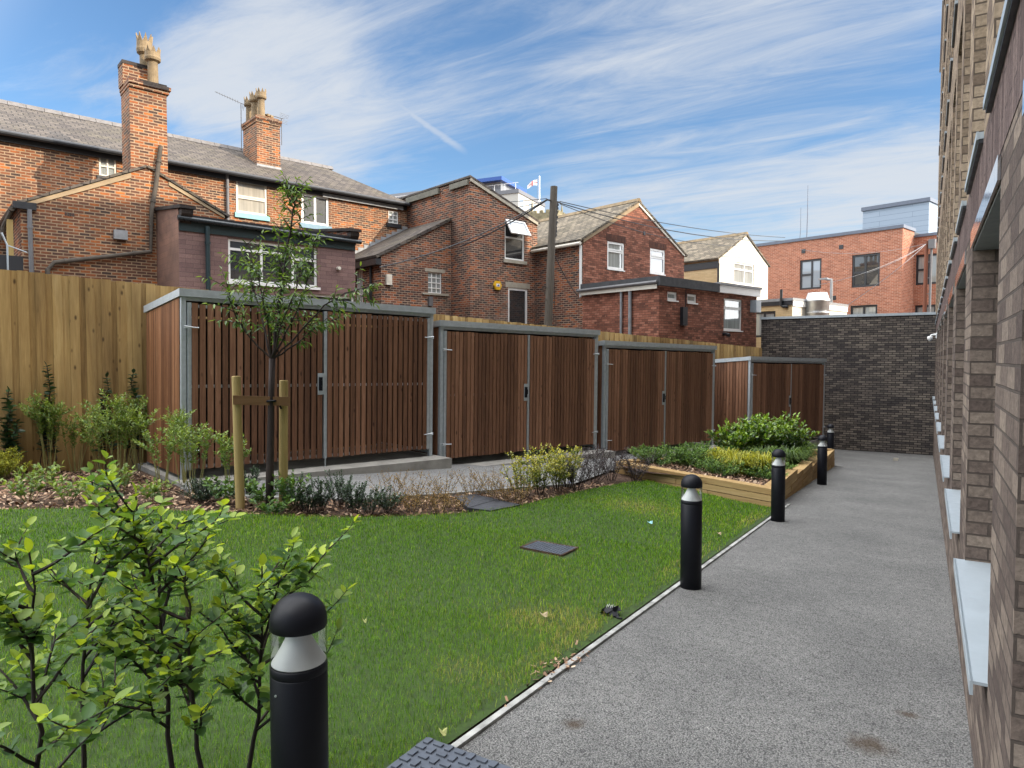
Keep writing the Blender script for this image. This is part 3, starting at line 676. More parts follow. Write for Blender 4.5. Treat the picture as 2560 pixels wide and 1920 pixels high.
def make_chips():
    rng = RNG; n0 = 60000
    bed = lawn_edge + [(p[0], p[1]) for p in pav_edge[::-1]] + [sp(-0.2, -0.1), sp(-0.2, 1.9), sp(-4, 2.0), sp(-6, 0.0), (lawn_edge[0][0]-3.0, lawn_edge[0][1]-1.2)]
    x = rng.uniform(-15, -3.5, n0); y = rng.uniform(0, 13, n0); k = inside(x, y, bed); x, y = x[k], y[k]
    px, py = [], []
    for s in ((-4.75, 11.35), (-1.98, 11.0)): pass
    pl = [(-1.98, 11.1), (-1.98, 19.1), (-2.3, 19.1), (-4.65, 11.45)]
    x2 = rng.uniform(-4.7, -2, 9000); y2 = rng.uniform(11, 19, 9000); k2 = inside(x2, y2, pl)
    sx_ = np.concatenate([x, x2[k2]]); sy = np.concatenate([y, y2[k2]])
    z = np.concatenate([gzv(x, y)-0.02, np.array([planter_z(a, b) for a, b in zip(x2[k2], y2[k2])])])+rng.uniform(0.0, 0.025, len(sx_))
    # a small spill of chips over the edging
    e = 80; ex = rng.normal(KX-0.02, 0.05, e); ey = rng.normal(3.62, 0.2, e); sx_ = np.concatenate([sx_, ex]); sy = np.concatenate([sy, ey]); z = np.concatenate([z, gzv(ex, ey)+0.02])
    n = len(sx_); L = rng.uniform(0.012, 0.032, n); L[-e:] *= 0.6; W = L*rng.uniform(0.25, 0.6, n); th = rng.uniform(0, 2*np.pi, n); ti = rng.normal(0, 0.35, n); tj = rng.normal(0, 0.35, n)
    d = np.stack([np.cos(th), np.sin(th), ti], 1); s = np.stack([-np.sin(th), np.cos(th), tj], 1); c = np.stack([sx_, sy, z], 1)
    V = np.stack([c-d*L[:, None]-s*W[:, None], c+d*L[:, None]-s*W[:, None]*0.8, c+d*L[:, None]+s*W[:, None], c-d*L[:, None]*0.8+s*W[:, None]], 1).reshape(-1, 3)
    m, nt, b = newmat('bark_chip'); g = G(nt); rnd = g.n('NewGeometry').outputs['Random Per Island']
    c = g.ramp(rnd, [(0, (0.05, 0.028, 0.018)), (0.25, (0.17, 0.092, 0.052)), (0.6, (0.33, 0.2, 0.12)), (0.9, (0.5, 0.35, 0.23)), (1, (0.62, 0.48, 0.34))])
    g.l(c, b.inputs['Base Color']); b.inputs['Roughness'].default_value = 0.9
    ob = build_faces('bark_chips', V, np.arange(n*4).reshape(-1, 4), m, origin=(0, 0, 0)); ob['kind'] = 'stuff'
    tag(ob, 'brown and tan bark chips covering the planting beds', 'bark chips')
def planter_z(x, y):
    top = -0.33 if y < 13.3 else -0.43 if y < 15.2 else -0.54 if y < 17.2 else -0.65
    f = min(1, max(0, (-1.98-x)/2.7)); return -0.39 - 0.055*(y-11.0) + 0.2*f
# ------------------------------------------------------------------ bin stores
def make_store(n=21, gap=0.012, narrow=False, W=3.95, H=2.5, DP=1.75):
    t = thing('bin_store', 'x', 'bin store', (0, 0, 0))
    X, Y_, Zv = Vector((1, 0, 0)), Vector((0, 1, 0)), Z
    drop = 0.13
    fr = MB()
    for x in (0, W-0.06):
        fr.box((x, 0, 0), X*0.06, Y_*0.06, Zv*(H-0.1)); fr.box((x, DP-0.06, 0), X*0.06, Y_*0.06, Zv*(H-0.1-drop))
    fr.box((0.06, 0.01, H-0.152), X*(W-0.12), Y_*0.04, Zv*0.05)
    for x in (0.01, W-0.05): fr.box((x, 0.06, 0.05), X*0.04, Y_*(DP-0.12), Zv*0.04)
    fr.build('frame', M['galv'], t)
    # roof: folded steel tray, falling to the back
    r = MB(); e = 0.03
    a, b = Vector((-e, -e, H-0.1)), Vector((W+e, -e, H-0.1)); c, d = Vector((W+e, DP+e, H-0.1-drop)), Vector((-e, DP+e, H-0.1-drop))
    r.prism([a, b, c, d], (0, 0, 0.1)); r.build('roof', M['galv'], t)
    MB().prism([a+Vector((0.05, 0.05, -0.011)), b+Vector((-0.05, 0.05, -0.011)), c+Vector((-0.05, -0.05, -0.011)), d+Vector((0.05, -0.05, -0.011))], (0, 0, 0.008)).build('roof_shade_sheet', M['inner_shade'], t)  # dark sheet under the roof, painted shade
    # slatted sides; dark sheets behind them and at the back paint in shade
    for name, x in (('side_panel', -0.012), ('side_panel', W-0.01)):
        s = MB(); y = 0.07
        while y < DP-0.08:
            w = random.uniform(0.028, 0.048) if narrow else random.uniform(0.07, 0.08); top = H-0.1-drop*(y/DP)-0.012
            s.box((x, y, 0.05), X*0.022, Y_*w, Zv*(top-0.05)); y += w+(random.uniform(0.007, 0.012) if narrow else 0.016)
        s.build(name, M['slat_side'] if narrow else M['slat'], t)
        MB().box((x+(0.03 if x < 0 else -0.012), 0.08, 0.06), X*0.006, Y_*(DP-0.16), Zv*(H-0.1-drop-0.1)).build('side_shade_sheet', M['inner_shade'], t)
    MB().box((0.06, DP-0.05, 0.05), X*(W-0.12), Y_*0.02, Zv*(H-drop-0.2)).build('back_panel', M['inner_shade'], t)
    # two doors
    dz0, dz1, mid = 0.13, H-0.185, W/2
    for side in (0, 1):
        x0, x1 = (0.072, mid-0.005) if side == 0 else (mid+0.005, W-0.072)
        dr = MB(); st = 0.05; a0, a1 = (x0+st, x1-0.006) if side == 0 else (x0+0.05, x1-st)
        p = (a1-a0)/n
        for k in range(n):
            j = random.uniform(-0.002, 0.002)
            dr.box((a0+k*p+0.002+j, -0.032, dz0+random.uniform(-0.006, 0.006)), X*(p-gap-random.uniform(0, 0.004)), Y_*0.02, Zv*(dz1-dz0+random.uniform(-0.008, 0.006)))
        door = dr.build('door', M['slat'], t)
        f = MB()
        f.box((x0, -0.012, dz0-0.01), X*st, Y_*0.05, Zv*(dz1-dz0+0.02)) ; f.box((x1-st, -0.011, dz0-0.01), X*st, Y_*0.05, Zv*(dz1-dz0+0.02))
        if side == 0: f.v = f.v[:8]; f.f = f.f[:6]
        for zz in (dz0+0.01, (dz0+dz1)/2-0.02, dz1-0.055): f.box((x0+st, -0.01, zz), X*(x1-x0-2*st), Y_*0.03, Zv*0.04)
        f.build('door_frame', M['galv'], door)
        hx = x0 if side == 0 else x1
        for zz in (0.38, H-0.5):
            hg = MB(); sg = 1 if side == 0 else -1
            hg.tube([(hx-0.05*sg, -0.05, zz+0.012), (hx+0.05*sg, -0.05, zz)], 0.008, 6); hg.tube([(hx+0.02*sg, -0.045, zz), (hx+0.13*sg, -0.055, zz-0.004)], 0.007, 6)
            hg.tube([(hx-0.05*sg, -0.05, zz-0.015), (hx+0.03*sg, -0.05, zz-0.004)], 0.007, 6); hg.tube([(hx-0.03*sg, 0.0, zz), (hx-0.03*sg, -0.06, zz)], 0.009, 6)
            hg.build('hinge', M['bright_galv'], door)
        if side == 0:
            pl = MB(); zc = 1.24
            pl.box((x1-0.1, -0.04, zc-0.16), X*0.1, Y_*0.006, Zv*0.32)
            plo = pl.build('lock_plate', M['galv'], door)
            lk = MB(); lk.box((x1-0.085, -0.056, zc-0.1), X*0.055, Y_*0.016, Zv*0.2); lk.tube([(x1-0.05, -0.057, zc-0.03), (x1-0.05, -0.085, zc-0.03), (x1-0.05, -0.085, zc+0.05), (x1-0.05, -0.057, zc+0.05)], 0.007, 6)
            lk.build('lock', M['matt_black'], door)
        else:
            MB().box((x0+0.012, -0.03, 0.0), X*0.014, Y_*0.014, Zv*0.16).build('drop_bolt', M['galv'], door)
    return t
STORES = [(0.0, 2.58, 3.97, 'tall slatted timber bin store nearest the young tree, at the fence end of the row'),
          (4.12, 2.32, 4.02, 'slatted timber bin store standing beside the one behind the young tree'),
          (8.34, 2.05, 4.22, 'slatted timber bin store behind the left corner of the raised sleeper bed'),
          (14.28, 1.725, 4.5, 'smallest looking slatted bin store beside the dark brick wall, its orange brown side showing')]
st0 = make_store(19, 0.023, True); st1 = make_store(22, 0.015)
sl0 = MB(); sl0.box((-0.1, -0.42, -0.6), (4.15, 0, 0), (0, 2.35, 0), (0, 0, 0.6)); slab0 = sl0.build('concrete_slab', M['concrete'], origin=(0, 0, 0))
slabl = ['low concrete slab under the bin store nearest the young tree', 'low concrete slab under the bin store next to the one behind the tree',
         'concrete slab under the bin store behind the raised bed corner', 'concrete slab under the bin store beside the dark brick wall']
for i, (s, top, w, lab) in enumerate(STORES):
    o = st0 if i == 0 else st1 if i == 1 else copy_tree(st1); o.location = S0+SD*s+Vector((0, 0, top-2.5)); o.rotation_euler = (0, 0.015, R(90)-AS); o.scale.x = w/3.95
    tag(o, lab, 'bin store', 'slatted bin stores along the fence')
    q = slab0 if i == 0 else slab0.copy()
    if i: COL.objects.link(q)
    q.location = o.location; q.rotation_euler = o.rotation_euler; q.scale.x = w/3.95
    if i == 3: q.location = q.location + SN*0.36 - SD*0.12
    tag(q, slabl[i], 'slab', 'concrete slabs under the bin stores')

# ------------------------------------------------------------------ close-board fence
def make_fence():
    o = S0+SN*2.05; ff = Frame(o, SD, -SN); (ua, za), (ub, zb) = ff.pix(0, 581.5*K), ff.pix(1600*K, 747.5*K); zt = lambda s: za+(zb-za)*(s-ua)/(ub-ua)
    t = thing('timber_fence', 'tall close-boarded yellow brown timber fence behind the bin stores', 'fence', o+Vector((0, 0, 0)))
    b = MB(); s = -7.0; i = 0
    while s < 18.55:
        w = random.uniform(0.115, 0.13); q = o+SD*s; f = 0.0 if i % 2 == 0 else 0.016
        b.box(q-SN*(0.02+f)+Z*-1.6, SD*w, SN*0.018, Z*(zt(s)+1.6+random.uniform(-0.008, 0.008))); s += 0.1; i += 1
    b.build('boards', M['fence'], t)
    p = MB(); s = -6.5
    while s < 18.5: p.box(o+SD*s+SN*0.05+Z*-1.5, SD*0.1, SN*0.1, Z*(zt(s)+1.4)); s += 2.4
    for zz in (0.35, 1.3, 2.2):
        a = o+SD*-7+SN*0.005+Z*(zz+0.3); e = o+SD*18.5+SN*0.005+Z*(zz-0.83); p.box(a, e-a, SN*0.04, Z*0.08)
    p.build('rails_and_posts', M['fence'], t)
make_fence()

# ------------------------------------------------------------------ raised bed of sleepers
def make_planter():
    t = thing('raised_planter', 'raised planting bed edged with stacked new timber sleepers by the path', 'planter', (-3.0, 13.5, -0.8))
    A, B = Vector((-1.98, 11.0, 0)), Vector((-4.75, 11.35, 0))
    front = MB(); u = (B-A); zA, zB = -0.335, -0.165; nrm = Vector((u.y, -u.x, 0)).normalized()
    if nrm.y < 0: nrm = -nrm          # into the bed
    hA = 0.105
    for c in range(4):
        cuts = [0, 0.38+0.2*(c % 2), 0.72+0.1*(c % 3 == 1), 1.0] if c else [0, 0.42, 1.0]
        for a, b in zip(cuts, cuts[1:]):
            za, zb = zA+(zB-zA)*a-(c+1)*hA, zA+(zB-zA)*b-(c+1)*hA
            front.box(A+u*(a+0.0008)+Z*za+nrm*random.uniform(0, 0.014), u*(b-a-0.0016)+Z*(zb-za), nrm*0.2, Z*(hA-0.012))
    front.build('sleepers', M['sleeper'], t)
    side = MB(); x = -1.98
    segs = [(11.2, 13.3, -0.335), (13.3, 15.2, -0.435), (15.2, 17.2, -0.54), (17.2, 19.2, -0.645)]
    for c in range(8):
        zt = -0.335-c*hA
        for (y0, y1, top) in segs:
            if zt > top+0.02: continue
            if zt < -0.06*y1-0.35: continue
            ys = [y0, y0+(y1-y0)*(0.35 if c % 2 else 0.7), y1]
            for a, b in zip(ys, ys[1:]): side.box((x-0.2-random.uniform(0, 0.014), a, zt-hA), (0.2, 0, 0), (0, b-a-0.004, 0), (0, 0, hA-0.012))
    side.build('sleepers', M['sleeper'], t)
    back = MB(); C_ = Vector((-2.18, 19.2, 0)); B2 = B+Vector((0.02, 0.2, 0)); ub = C_-B2; nb = Vector((ub.y, -ub.x, 0)).normalized()
    if nb.x < 0: nb = -nb
    for c in range(4):
        for k in range(3):
            a, b = k/3, (k+1)/3; za = -0.165+(-0.645+0.165)*a-(c+1)*hA; zb = -0.165+(-0.645+0.165)*b-(c+1)*hA
            back.box(B2+ub*a+Z*za, ub*(b-a)*0.999+Z*(zb-za), nb*0.2, Z*(hA-0.003))
    back.build('sleepers', M['sleeper'], t)
    soil = MB(); n = 16
    for i in range(n):
        for j in range(8):
            def P(i, j):
                y = 11.15+i*(7.95/n); xl = -4.6+(y-11.3)*(2.4/7.9); x = -2.15+(xl+2.15)*j/8
                return Vector((x, y, planter_z(x, y)-0.02+0.03*math.sin(x*5)*math.cos(y*4)))
            soil.poly([P(i, j), P(i+1, j), P(i+1, j+1), P(i, j+1)][::-1])
    for k, f in enumerate(soil.f):
        a, b, c = [soil.v[q] for q in f[:3]]
        if (b-a).cross(c-a).z < 0: soil.f[k] = f[::-1]
    soil.build('soil', M['mulch'], t)
make_planter()

# ------------------------------------------------------------------ bollard lights
def make_bollard():
    t = thing('bollard_light', 'x', 'bollard', (0, 0, 0)); r = 0.091
    b = MB(); b.lathe((0, 0, 0), [(r, -0.15), (r, 0.745), (r-0.0015, 0.747), (r-0.0015, 0.75), (r, 0.752), (r, 0.775), (r-0.004, 0.779), (0.0, 0.779)], 40); bo = b.build('post', M['matt_black'], t, smooth=False)
    MB().lathe((0, 0, 0), [(r+0.0006, 0.765), (r+0.0006, 0.762), (r-0.002, 0.762)], 40)
    c = MB(); c.lathe((0, 0, 0), [(r-0.004, 0.781)]+[(0.057*(1-f)**1.35+0.029, 0.783+0.115*f) for f in [k/10 for k in range(11)]], 40); cone = c.build('reflector', M['white_cone'], t, smooth=True)
    cp = MB(); cp.lathe((0, 0, 0), [(0.0, 0.893), (r-0.003, 0.893), (r, 0.896), (r, 0.918)]+[(r*math.cos(a), 0.918+r*0.92*math.sin(a)) for a in [R(x) for x in range(6, 90, 7)]]+[(0.0, 0.918+r*0.92)], 40); cp.build('cap', M['matt_black'], t, smooth=True)
    g_ = MB(); g_.lathe((0, 0, 0), [(r-0.001, 0.779), (r-0.001, 0.896)], 40); g_.f = [f for f in g_.f if len(f) == 4]
    m, nt, bs = newmat('clear_bollard_lens'); gg = G(nt)
    tr = gg.n('BsdfTransparent'); tr.inputs[0].default_value = (0.96, 0.98, 0.965, 1); gl = gg.n('BsdfGlossy'); gl.inputs['Roughness'].default_value = 0.03
    fz = gg.n('LayerWeight'); fz.inputs['Blend'].default_value = 0.25; ms = gg.n('MixShader'); gg.l(gg.math('MULTIPLY', fz.outputs['Fresnel'], 0.7, True), ms.inputs[0])
    gg.l(tr.outputs[0], ms.inputs[1]); gg.l(gl.outputs[0], ms.inputs[2]); gg.l(ms.outputs[0], nt.nodes['Material Output'].inputs['Surface'])
    g_.build('lens', m, t, smooth=True)
    s = MB(); s.tube([(-0.03, -r-0.0005+0.005, 0.70), (-0.03, -r-0.003+0.004, 0.70)], 0.004, 8); s.build('screw', M['bright_galv'], t)
    for o in t.children:
        if o.name.startswith('post'):
            me = o.data; me.polygons.foreach_set('use_smooth', [len(p.vertices) == 4 and abs(p.normal.z) < 0.3 for p in me.polygons])
    return t
BOL = [(-1.742, 1.52, -0.1), (-1.735, 5.87, None), (-1.72, 9.88, None), (-1.76, 14.85, None), (-2.2, 20.2, None)]
BLAB = ['black bollard light close up in front of the leafy shrubs', 'black bollard light on the path edge beside the open lawn', 'black bollard light at the near corner of the raised bed',
        'black bollard light halfway along the side of the raised bed', 'black bollard light furthest away, beyond the end of the raised bed']
bol0 = make_bollard()
for i, (x, y, z) in enumerate(BOL):
    o = bol0 if i == 0 else copy_tree(bol0); o.location = (x, y, gz(x, y) if z is None else z); o.rotation_euler.z = 0.3 if i == 0 else random.uniform(0, 6)
    tag(o, BLAB[i], 'bollard', 'bollard lights along the path')

# ------------------------------------------------------------------ covers in the ground
def slab_on(pts, up, th=0.04):
    q = [Vector((p.x, p.y, gz(p.x, p.y)+up)) for p in pts]; mb = MB(); mb.prism(q, (0, 0, -th)); return mb, q
def lawn_cover():
    cq = crop(960, 1180, 2.2425); pts = [at(*cq(*a)) for a in ((775, 437), (862, 403), (1078, 439), (992, 480))]
    c = sum(pts, Vector())/4; u = ((pts[2]-pts[1])+(pts[3]-pts[0])).normalized()
    COVERS.append((c.x, c.y, 0.26, math.atan2(u.y, u.x)))
    q = [Vector((p.x, p.y, gz(p.x, p.y)+0.022)) for p in pts]
    def bl(a, b, dz=0.0): return q[0].lerp(q[3], a).lerp(q[1].lerp(q[2], a), b)+Z*dz
    t = thing('drain_cover', 'square grey gridded drain cover set in the lawn', 'drain cover', Vector((c.x, c.y, gz(c.x, c.y))))
    p = MB(); p.prism([bl(0, 0), bl(1, 0), bl(1, 1), bl(0, 1)], (0, 0, -0.04)); n = 12
    for i in range(n):
        for j in range(n): p.prism([bl((i+.14)/n, (j+.14)/n, .009), bl((i+.86)/n, (j+.14)/n, .009), bl((i+.86)/n, (j+.86)/n, .009), bl((i+.14)/n, (j+.86)/n, .009)], (0, 0, -0.01))
    p.build('plate', M['cast'], t)
    e = MB(); k = 0.045
    for a, b in (((-k, -k), (-k, 1+k)), ((-k, 1+k), (1+k, 1+k)), ((1+k, 1+k), (1+k, -k)), ((1+k, -k), (-k, -k))):
        A_, B_ = bl(*a, 0.012), bl(*b, 0.012); e.box(A_-Z*0.06, B_-A_, (c-(A_+B_)/2).normalized()*0.018, Z*0.06)
    e.build('soil_rim', M['mulch'], t)
M['cast'] = plain('grey_cast_cover', (0.11, 0.125, 0.15), 0.5, 0.25, var=0.2, scale=20)
M['cover2'] = plain('dark_composite_cover', (0.05, 0.053, 0.062), 0.6, 0.1, var=0.45, scale=16, bump=0.3)
lawn_cover()
def path_cover():
    A, B, C_ = at(1067, 1858), at(1236, 1920), at(987, 1920)
    u = Vector((B.x-A.x, B.y-A.y, 0)).normalized(); v = Vector((C_.x-A.x, C_.y-A.y, 0)).normalized()
    q = [A, A+u*0.6, A+u*0.6+v*0.6, A+v*0.6]; q = [Vector((p.x, p.y, gz(p.x, p.y)+0.03)) for p in q]; c = sum(q, Vector())/4
    COVERS.append((c.x, c.y, 0.31, math.atan2(u.y, u.x)))
    def bl(a, b, dz=0.0): return q[0].lerp(q[1], a).lerp(q[3].lerp(q[2], a), b)+Z*dz
    t = thing('drain_cover', 'grey studded drain cover partly in view at the bottom edge beside the edging', 'drain cover', c)
    g_ = MB(); g_.prism([bl(0, 0), bl(1, 0), bl(1, 1), bl(0, 1)], (0, 0, -0.06)); n = 10
    for i in range(n):
        for j in range(n):
            a0, a1, b0, b1 = (.12, .88, .27, .73) if (i+j) % 2 else (.27, .73, .12, .88)
            g_.prism([bl((i+a0)/n, (j+b0)/n, .008), bl((i+a1)/n, (j+b0)/n, .008), bl((i+a1)/n, (j+b1)/n, .008), bl((i+a0)/n, (j+b1)/n, .008)], (0, 0, -0.009))
    g_.build('plate', M['cast'], t)
path_cover()
def bed_covers():
    cq = crop(980, 1090, 3.687); P = lambda a, b: at(*cq(a, b))
    for k, (q, lab) in enumerate((([(580, 575), (762, 556), (970, 603), (700, 683)], 'dark square inspection cover in the bark bed, half under bronze plants'), ([(974, 606), (1190, 652), (905, 708), (706, 685)], 'dark inspection cover at the lawn edge, next to the other bed cover'))):
        mb, qq = slab_on([P(*a) for a in q], 0.03, 0.06); tag(mb.build('inspection_cover', M['cover2']), lab, 'inspection cover', 'inspection covers in the bark bed')
bed_covers()
def path_lines():
    # two flush covers and a loose stone far down the path
    for (a, lab) in (((1985, 1168), 'pale flush service cover in the tarmac near the far end of the raised bed'), ((2258, 1178), 'pale flush service cover in the tarmac near the dark brick wall')):
        p = at(*a); u, v = Vector((0.9, 0, 0)), Vector((0, 0.45, -0.026)); b = Vector((p.x-0.45, p.y-0.2, p.z+0.009))
        mb = MB()
        for o2, uu, vv in ((b, u, v*0.06), (b+v*0.94, u, v*0.06), (b+v*0.06, u*0.03, v*0.88), (b+u*0.97+v*0.06, u*0.03, v*0.88)): mb.box(o2-Z*0.008, uu, vv, Z*0.012)
        tag(mb.build('service_cover', M['kerb']), lab, 'service cover')
    p = at(2238, 1152); mb = MB(); mb.prism([p+Vector((-0.07, 0, 0)), p+Vector((0.06, -0.02, 0)), p+Vector((0.07, 0.08, 0)), p+Vector((-0.04, 0.09, 0))], (0.02, 0, 0.08))
    tag(mb.build('loose_stone', M['stone']), 'small loose stone lying on the path near the end wall', 'stone')
path_lines()
def litter():
    p = at(1525, 1540); t = thing('crumpled_litter', 'crumpled black and white scrap of litter lying at the lawn edge', 'litter', p)
    mb = MB(); rr = random.Random(4)
    for k in range(26):
        c = p+Vector((rr.uniform(-0.055, 0.05), rr.uniform(-0.05, 0.05), rr.uniform(0.01, 0.065))); a = Vector((rr.uniform(-1, 1), rr.uniform(-1, 1), rr.uniform(-.3, 1))).normalized()*0.045; b = a.orthogonal().normalized()*0.03
        mb.poly([c-a, c+b*0.6, c+a, c-b])
    mb.tube([p+Vector((0.03, -0.02, 0.02)), p+Vector((0.08, -0.05, 0.02)), p+Vector((0.12, -0.06, 0.025))], 0.008, 6)
    mb.build('dark_scrap', M['matt_black'], t)
    mw = MB()
    for k in range(5):
        c = p+Vector((-0.03+0.015*k, 0.0, 0.06+0.006*(k % 2))); mw.box(c, (0.008, 0.006, 0.02), (0.004, -0.008, 0), (0, 0.0, 0.006))
    mw.build('white_strip', M['white'], t)
    def scrap(px, py, s, mat, name, lab, cat):
        q = at(px, py); m_ = MB(); n = 7
        ring = [q+Vector((math.cos(k*0.9)*s*(0.6+0.4*((k*37) % 5)/5), math.sin(k*0.9)*s*0.6, 0.045+0.015*((k*53) % 3))) for k in range(n)]
        for k in range(n): m_.poly([q+Z*0.055, ring[k], ring[(k+1) % n]])
        tag(m_.build(name, mat), lab, cat)
    blue = plain('pale_blue_plastic', (0.3, 0.6, 0.65), 0.4); blue2 = plain('blue_foil', (0.12, 0.16, 0.5), 0.3); dead = plain('dead_leaf', (0.38, 0.3, 0.17), 0.7, var=0.3); lime = plain('yellow_leaf', (0.42, 0.43, 0.16), 0.6)
    scrap(1625, 1317, 0.05, blue, 'plastic_scrap', 'pale blue plastic scrap on the far half of the lawn', 'litter')
    scrap(1427, 1215, 0.06, blue2, 'foil_scrap', 'blue foil scrap in the bark beside the purple shrub', 'litter')
    scrap(1360, 1555, 0.045, dead, 'dry_leaf', 'curled dry leaf on the lawn left of the black litter', 'leaf')
    scrap(1798, 1345, 0.04, dead, 'dry_leaf', 'dry leaf on the lawn beside the second bollard', 'leaf')
    scrap(1108, 1858, 0.03, lime, 'fallen_leaf', 'yellow green leaf lying on the studded drain cover', 'leaf')
    scrap(912, 1572, 0.022, lime, 'fallen_leaf', 'small yellow leaf on the lawn right of the near bollard', 'leaf')
litter()

# ------------------------------------------------------------------ the new building on the right
FX = 0.22
def make_new_building():
    t = thing('apartment_building', 'tall new grey and buff brick building with deep window recesses along the path', 'building', (FX+4, 12, -1))
    Y0, Y1, YT = -7.0, 30.3, 24.3; HT, HL = 15.6, 12.3
    fr = Frame((FX, 0, 0), (0, 1, 0), (-1, 0, 0))
    P0, WL, GP = 3.13, 1.85, 2.65
    gh = []
    for k in range(-4, 9):
        a = P0+GP*k; gh.append((a, 0.42, a+WL, 2.33))
    zs = 2.435
    m1 = MB().wall(fr, [(Y0, -3), (Y1, -3), (Y1, zs), (Y0, zs)], gh, reveal=0.33); m1.build('ground_floor_wall', M['new_brick'], t)
    MB().wall(fr.inset(-0.002), [(Y0, zs+0.002), (Y1, zs+0.002), (Y1, 2.765), (Y0, 2.765)]).build('soldier_course', M['soldier'], t)
    U0, UP_, UW = 2.44, 1.75, 1.25; fl = [2.8, 5.75, 8.75, 11.6]
    up = []; k0 = -5
    for zi, zf in enumerate(fl):
        for k in range(k0, 15):
            a = U0+UP_*k
            if a+UW > Y1-0.3 or (a < YT < a+UW+0.3 and zf > 9): continue
            if zf > 10 and a > YT-1.5: continue
            up.append((a, zf, a+UW, zf+2.15))
    m2 = MB().wall(fr.inset(0.0), [(Y0, 2.767), (Y1, 2.767), (Y1, HL), (YT, HL), (YT, HT), (Y0, HT)], up, reveal=0.22); m2.build('upper_wall', M['buff_brick'], t)
    e = MB()
    e.poly([(FX, Y1, -3), (FX+14, Y1, -3), (FX+14, Y1, HL), (FX, Y1, HL)][::-1]); e.poly([(FX, Y0, -3), (FX+14, Y0, -3), (FX+14, Y0, HT), (FX, Y0, HT)])
    e.poly([(FX+14, Y0, -3), (FX+14, Y1, -3), (FX+14, Y1, HL), (FX+14, YT, HL), (FX+14, YT, HT), (FX+14, Y0, HT)])
    e.poly([(FX, Y0, HT), (FX+14, Y0, HT), (FX+14, YT, HT), (FX, YT, HT)]); e.poly([(FX, YT, HL), (FX+14, YT, HL), (FX+14, Y1, HL), (FX, Y1, HL)]); e.poly([(FX, YT, HL), (FX+14, YT, HL), (FX+14, YT, HT), (FX, YT, HT)])
    e.build('end_walls_and_roof', M['buff_brick'], t)
    cp = MB(); cp.box((FX-0.05, Y0, HT), (0.35, 0, 0), (0, YT-Y0+0.03, 0), (0, 0, 0.08)); cp.box((FX-0.05, YT+0.04, HL), (0.35, 0, 0), (0, Y1-YT, 0), (0, 0, 0.08)); cp.build('parapet_coping', M['galv'], t)
    # ground-floor windows: sill, steel head trim, dark frame and glass
    w0 = None
    for i, (a, z0, b, z1) in enumerate(gh):
        if i and w0 is not None:
            c = copy_tree(w0); c.parent = t; c.location = (0, a-gh[0][0], 0); continue
        f2 = fr.inset(0.25); mb = MB(); frame_bars(mb, f2, a+0.004, z0+0.004, b-0.004, z1-0.004, 0.06, 0.0, 0.06, vb=(0.5,)); w0 = mb.build('window', M['black'], t)
        MB().poly([f2.p(a, z0, -0.04), f2.p(b, z0, -0.04), f2.p(b, z1, -0.04), f2.p(a, z1, -0.04)][::-1]).build('pane', M['pane'], w0)
        s = MB(); s.box((FX-0.055, a-0.015, z0+0.003), (0.3, 0, 0), (0, b-a+0.03-0.002, 0), (0, 0, 0.012)); s.box((FX-0.058, a-0.016, z0-0.04), (0.012, 0, 0), (0, b-a+0.032, 0), (0, 0, 0.055)); s.build('sill', M['sill_metal'], w0)
        MB().box((FX-0.012, a-0.01, z1), (0.012-0.002, 0, 0), (0, b-a+0.02, 0), (0, 0, 0.095)).build('head_trim', M['mirror'], w0)
        MB().box((FX+0.004, a+0.002, z1-0.012), (0.24, 0, 0), (0, b-a-0.004, 0), (0, 0, 0.01)).build('soffit', M['soffit'], w0)
    u0 = None
    for i, (a, z0, b, z1) in enumerate(up):
        if u0 is not None:
            c = copy_tree(u0); c.parent = t; c.location = (0, a-up[0][0], z0-up[0][1]); continue
        f2 = fr.inset(0.17); mb = MB(); frame_bars(mb, f2, a+0.004, z0+0.004, b-0.004, z1-0.004, 0.05, 0.0, 0.05, vb=(0.5,)); u0 = mb.build('window', M['black'], t)
        MB().poly([f2.p(a, z0, -0.03), f2.p(b, z0, -0.03), f2.p(b, z1, -0.03), f2.p(a, z1, -0.03)][::-1]).build('pane', M['pane'], u0)
        s = MB(); s.box((FX-0.03, a-0.01, z0-0.03), (0.18, 0, 0), (0, b-a+0.02, 0), (0, 0, 0.034)); s.box((FX-0.032, a-0.011, z0-0.033), (0.01, 0, 0), (0, b-a+0.022, 0), (0, 0, 0.04)); s.build('sill', M['sill_metal'], u0); MB().box((FX-0.022, a-0.008, z0-0.05), (0.02, 0, 0), (0, b-a+0.016, 0), (0, 0, 0.018)).build('sill_shade_strip', M['black'], u0)  # the black strip below the sill paints in its shade
make_new_building()
def make_end_wall():
    t = thing('boundary_wall', 'dark grey buff brick wall with a grey coping closing the end of the path', 'wall', (-2.5, 26.4, -1.6))
    xl, xr, y, zt = -5.25, FX-0.004, 26.3, 3.1
    m = MB(); m.wall(Frame((0, y, 0), (1, 0, 0), (0, -1, 0)), [(xl, -2.4), (xr, -2.4), (xr, zt), (xl, zt)])
    m.poly([(xl, y, -2.4), (xl, y, zt), (xl, y+0.33, zt), (xl, y+0.33, -2.4)]); m.poly([(xr, y+0.33, -2.4), (xl, y+0.33, -2.4), (xl, y+0.33, zt), (xr, y+0.33, zt)][::-1])
    m.build('brickwork', M['grey_brick'], t)
    c = MB(); x = xl-0.03
    while x < xr: w = min(1.6, xr-x); c.box((x, y-0.045, zt+0.001), (w-0.006, 0, 0), (0, 0.42, 0), (0, 0, 0.085)); x += 1.6
    c.build('coping', M['galv'], t)
make_end_wall()
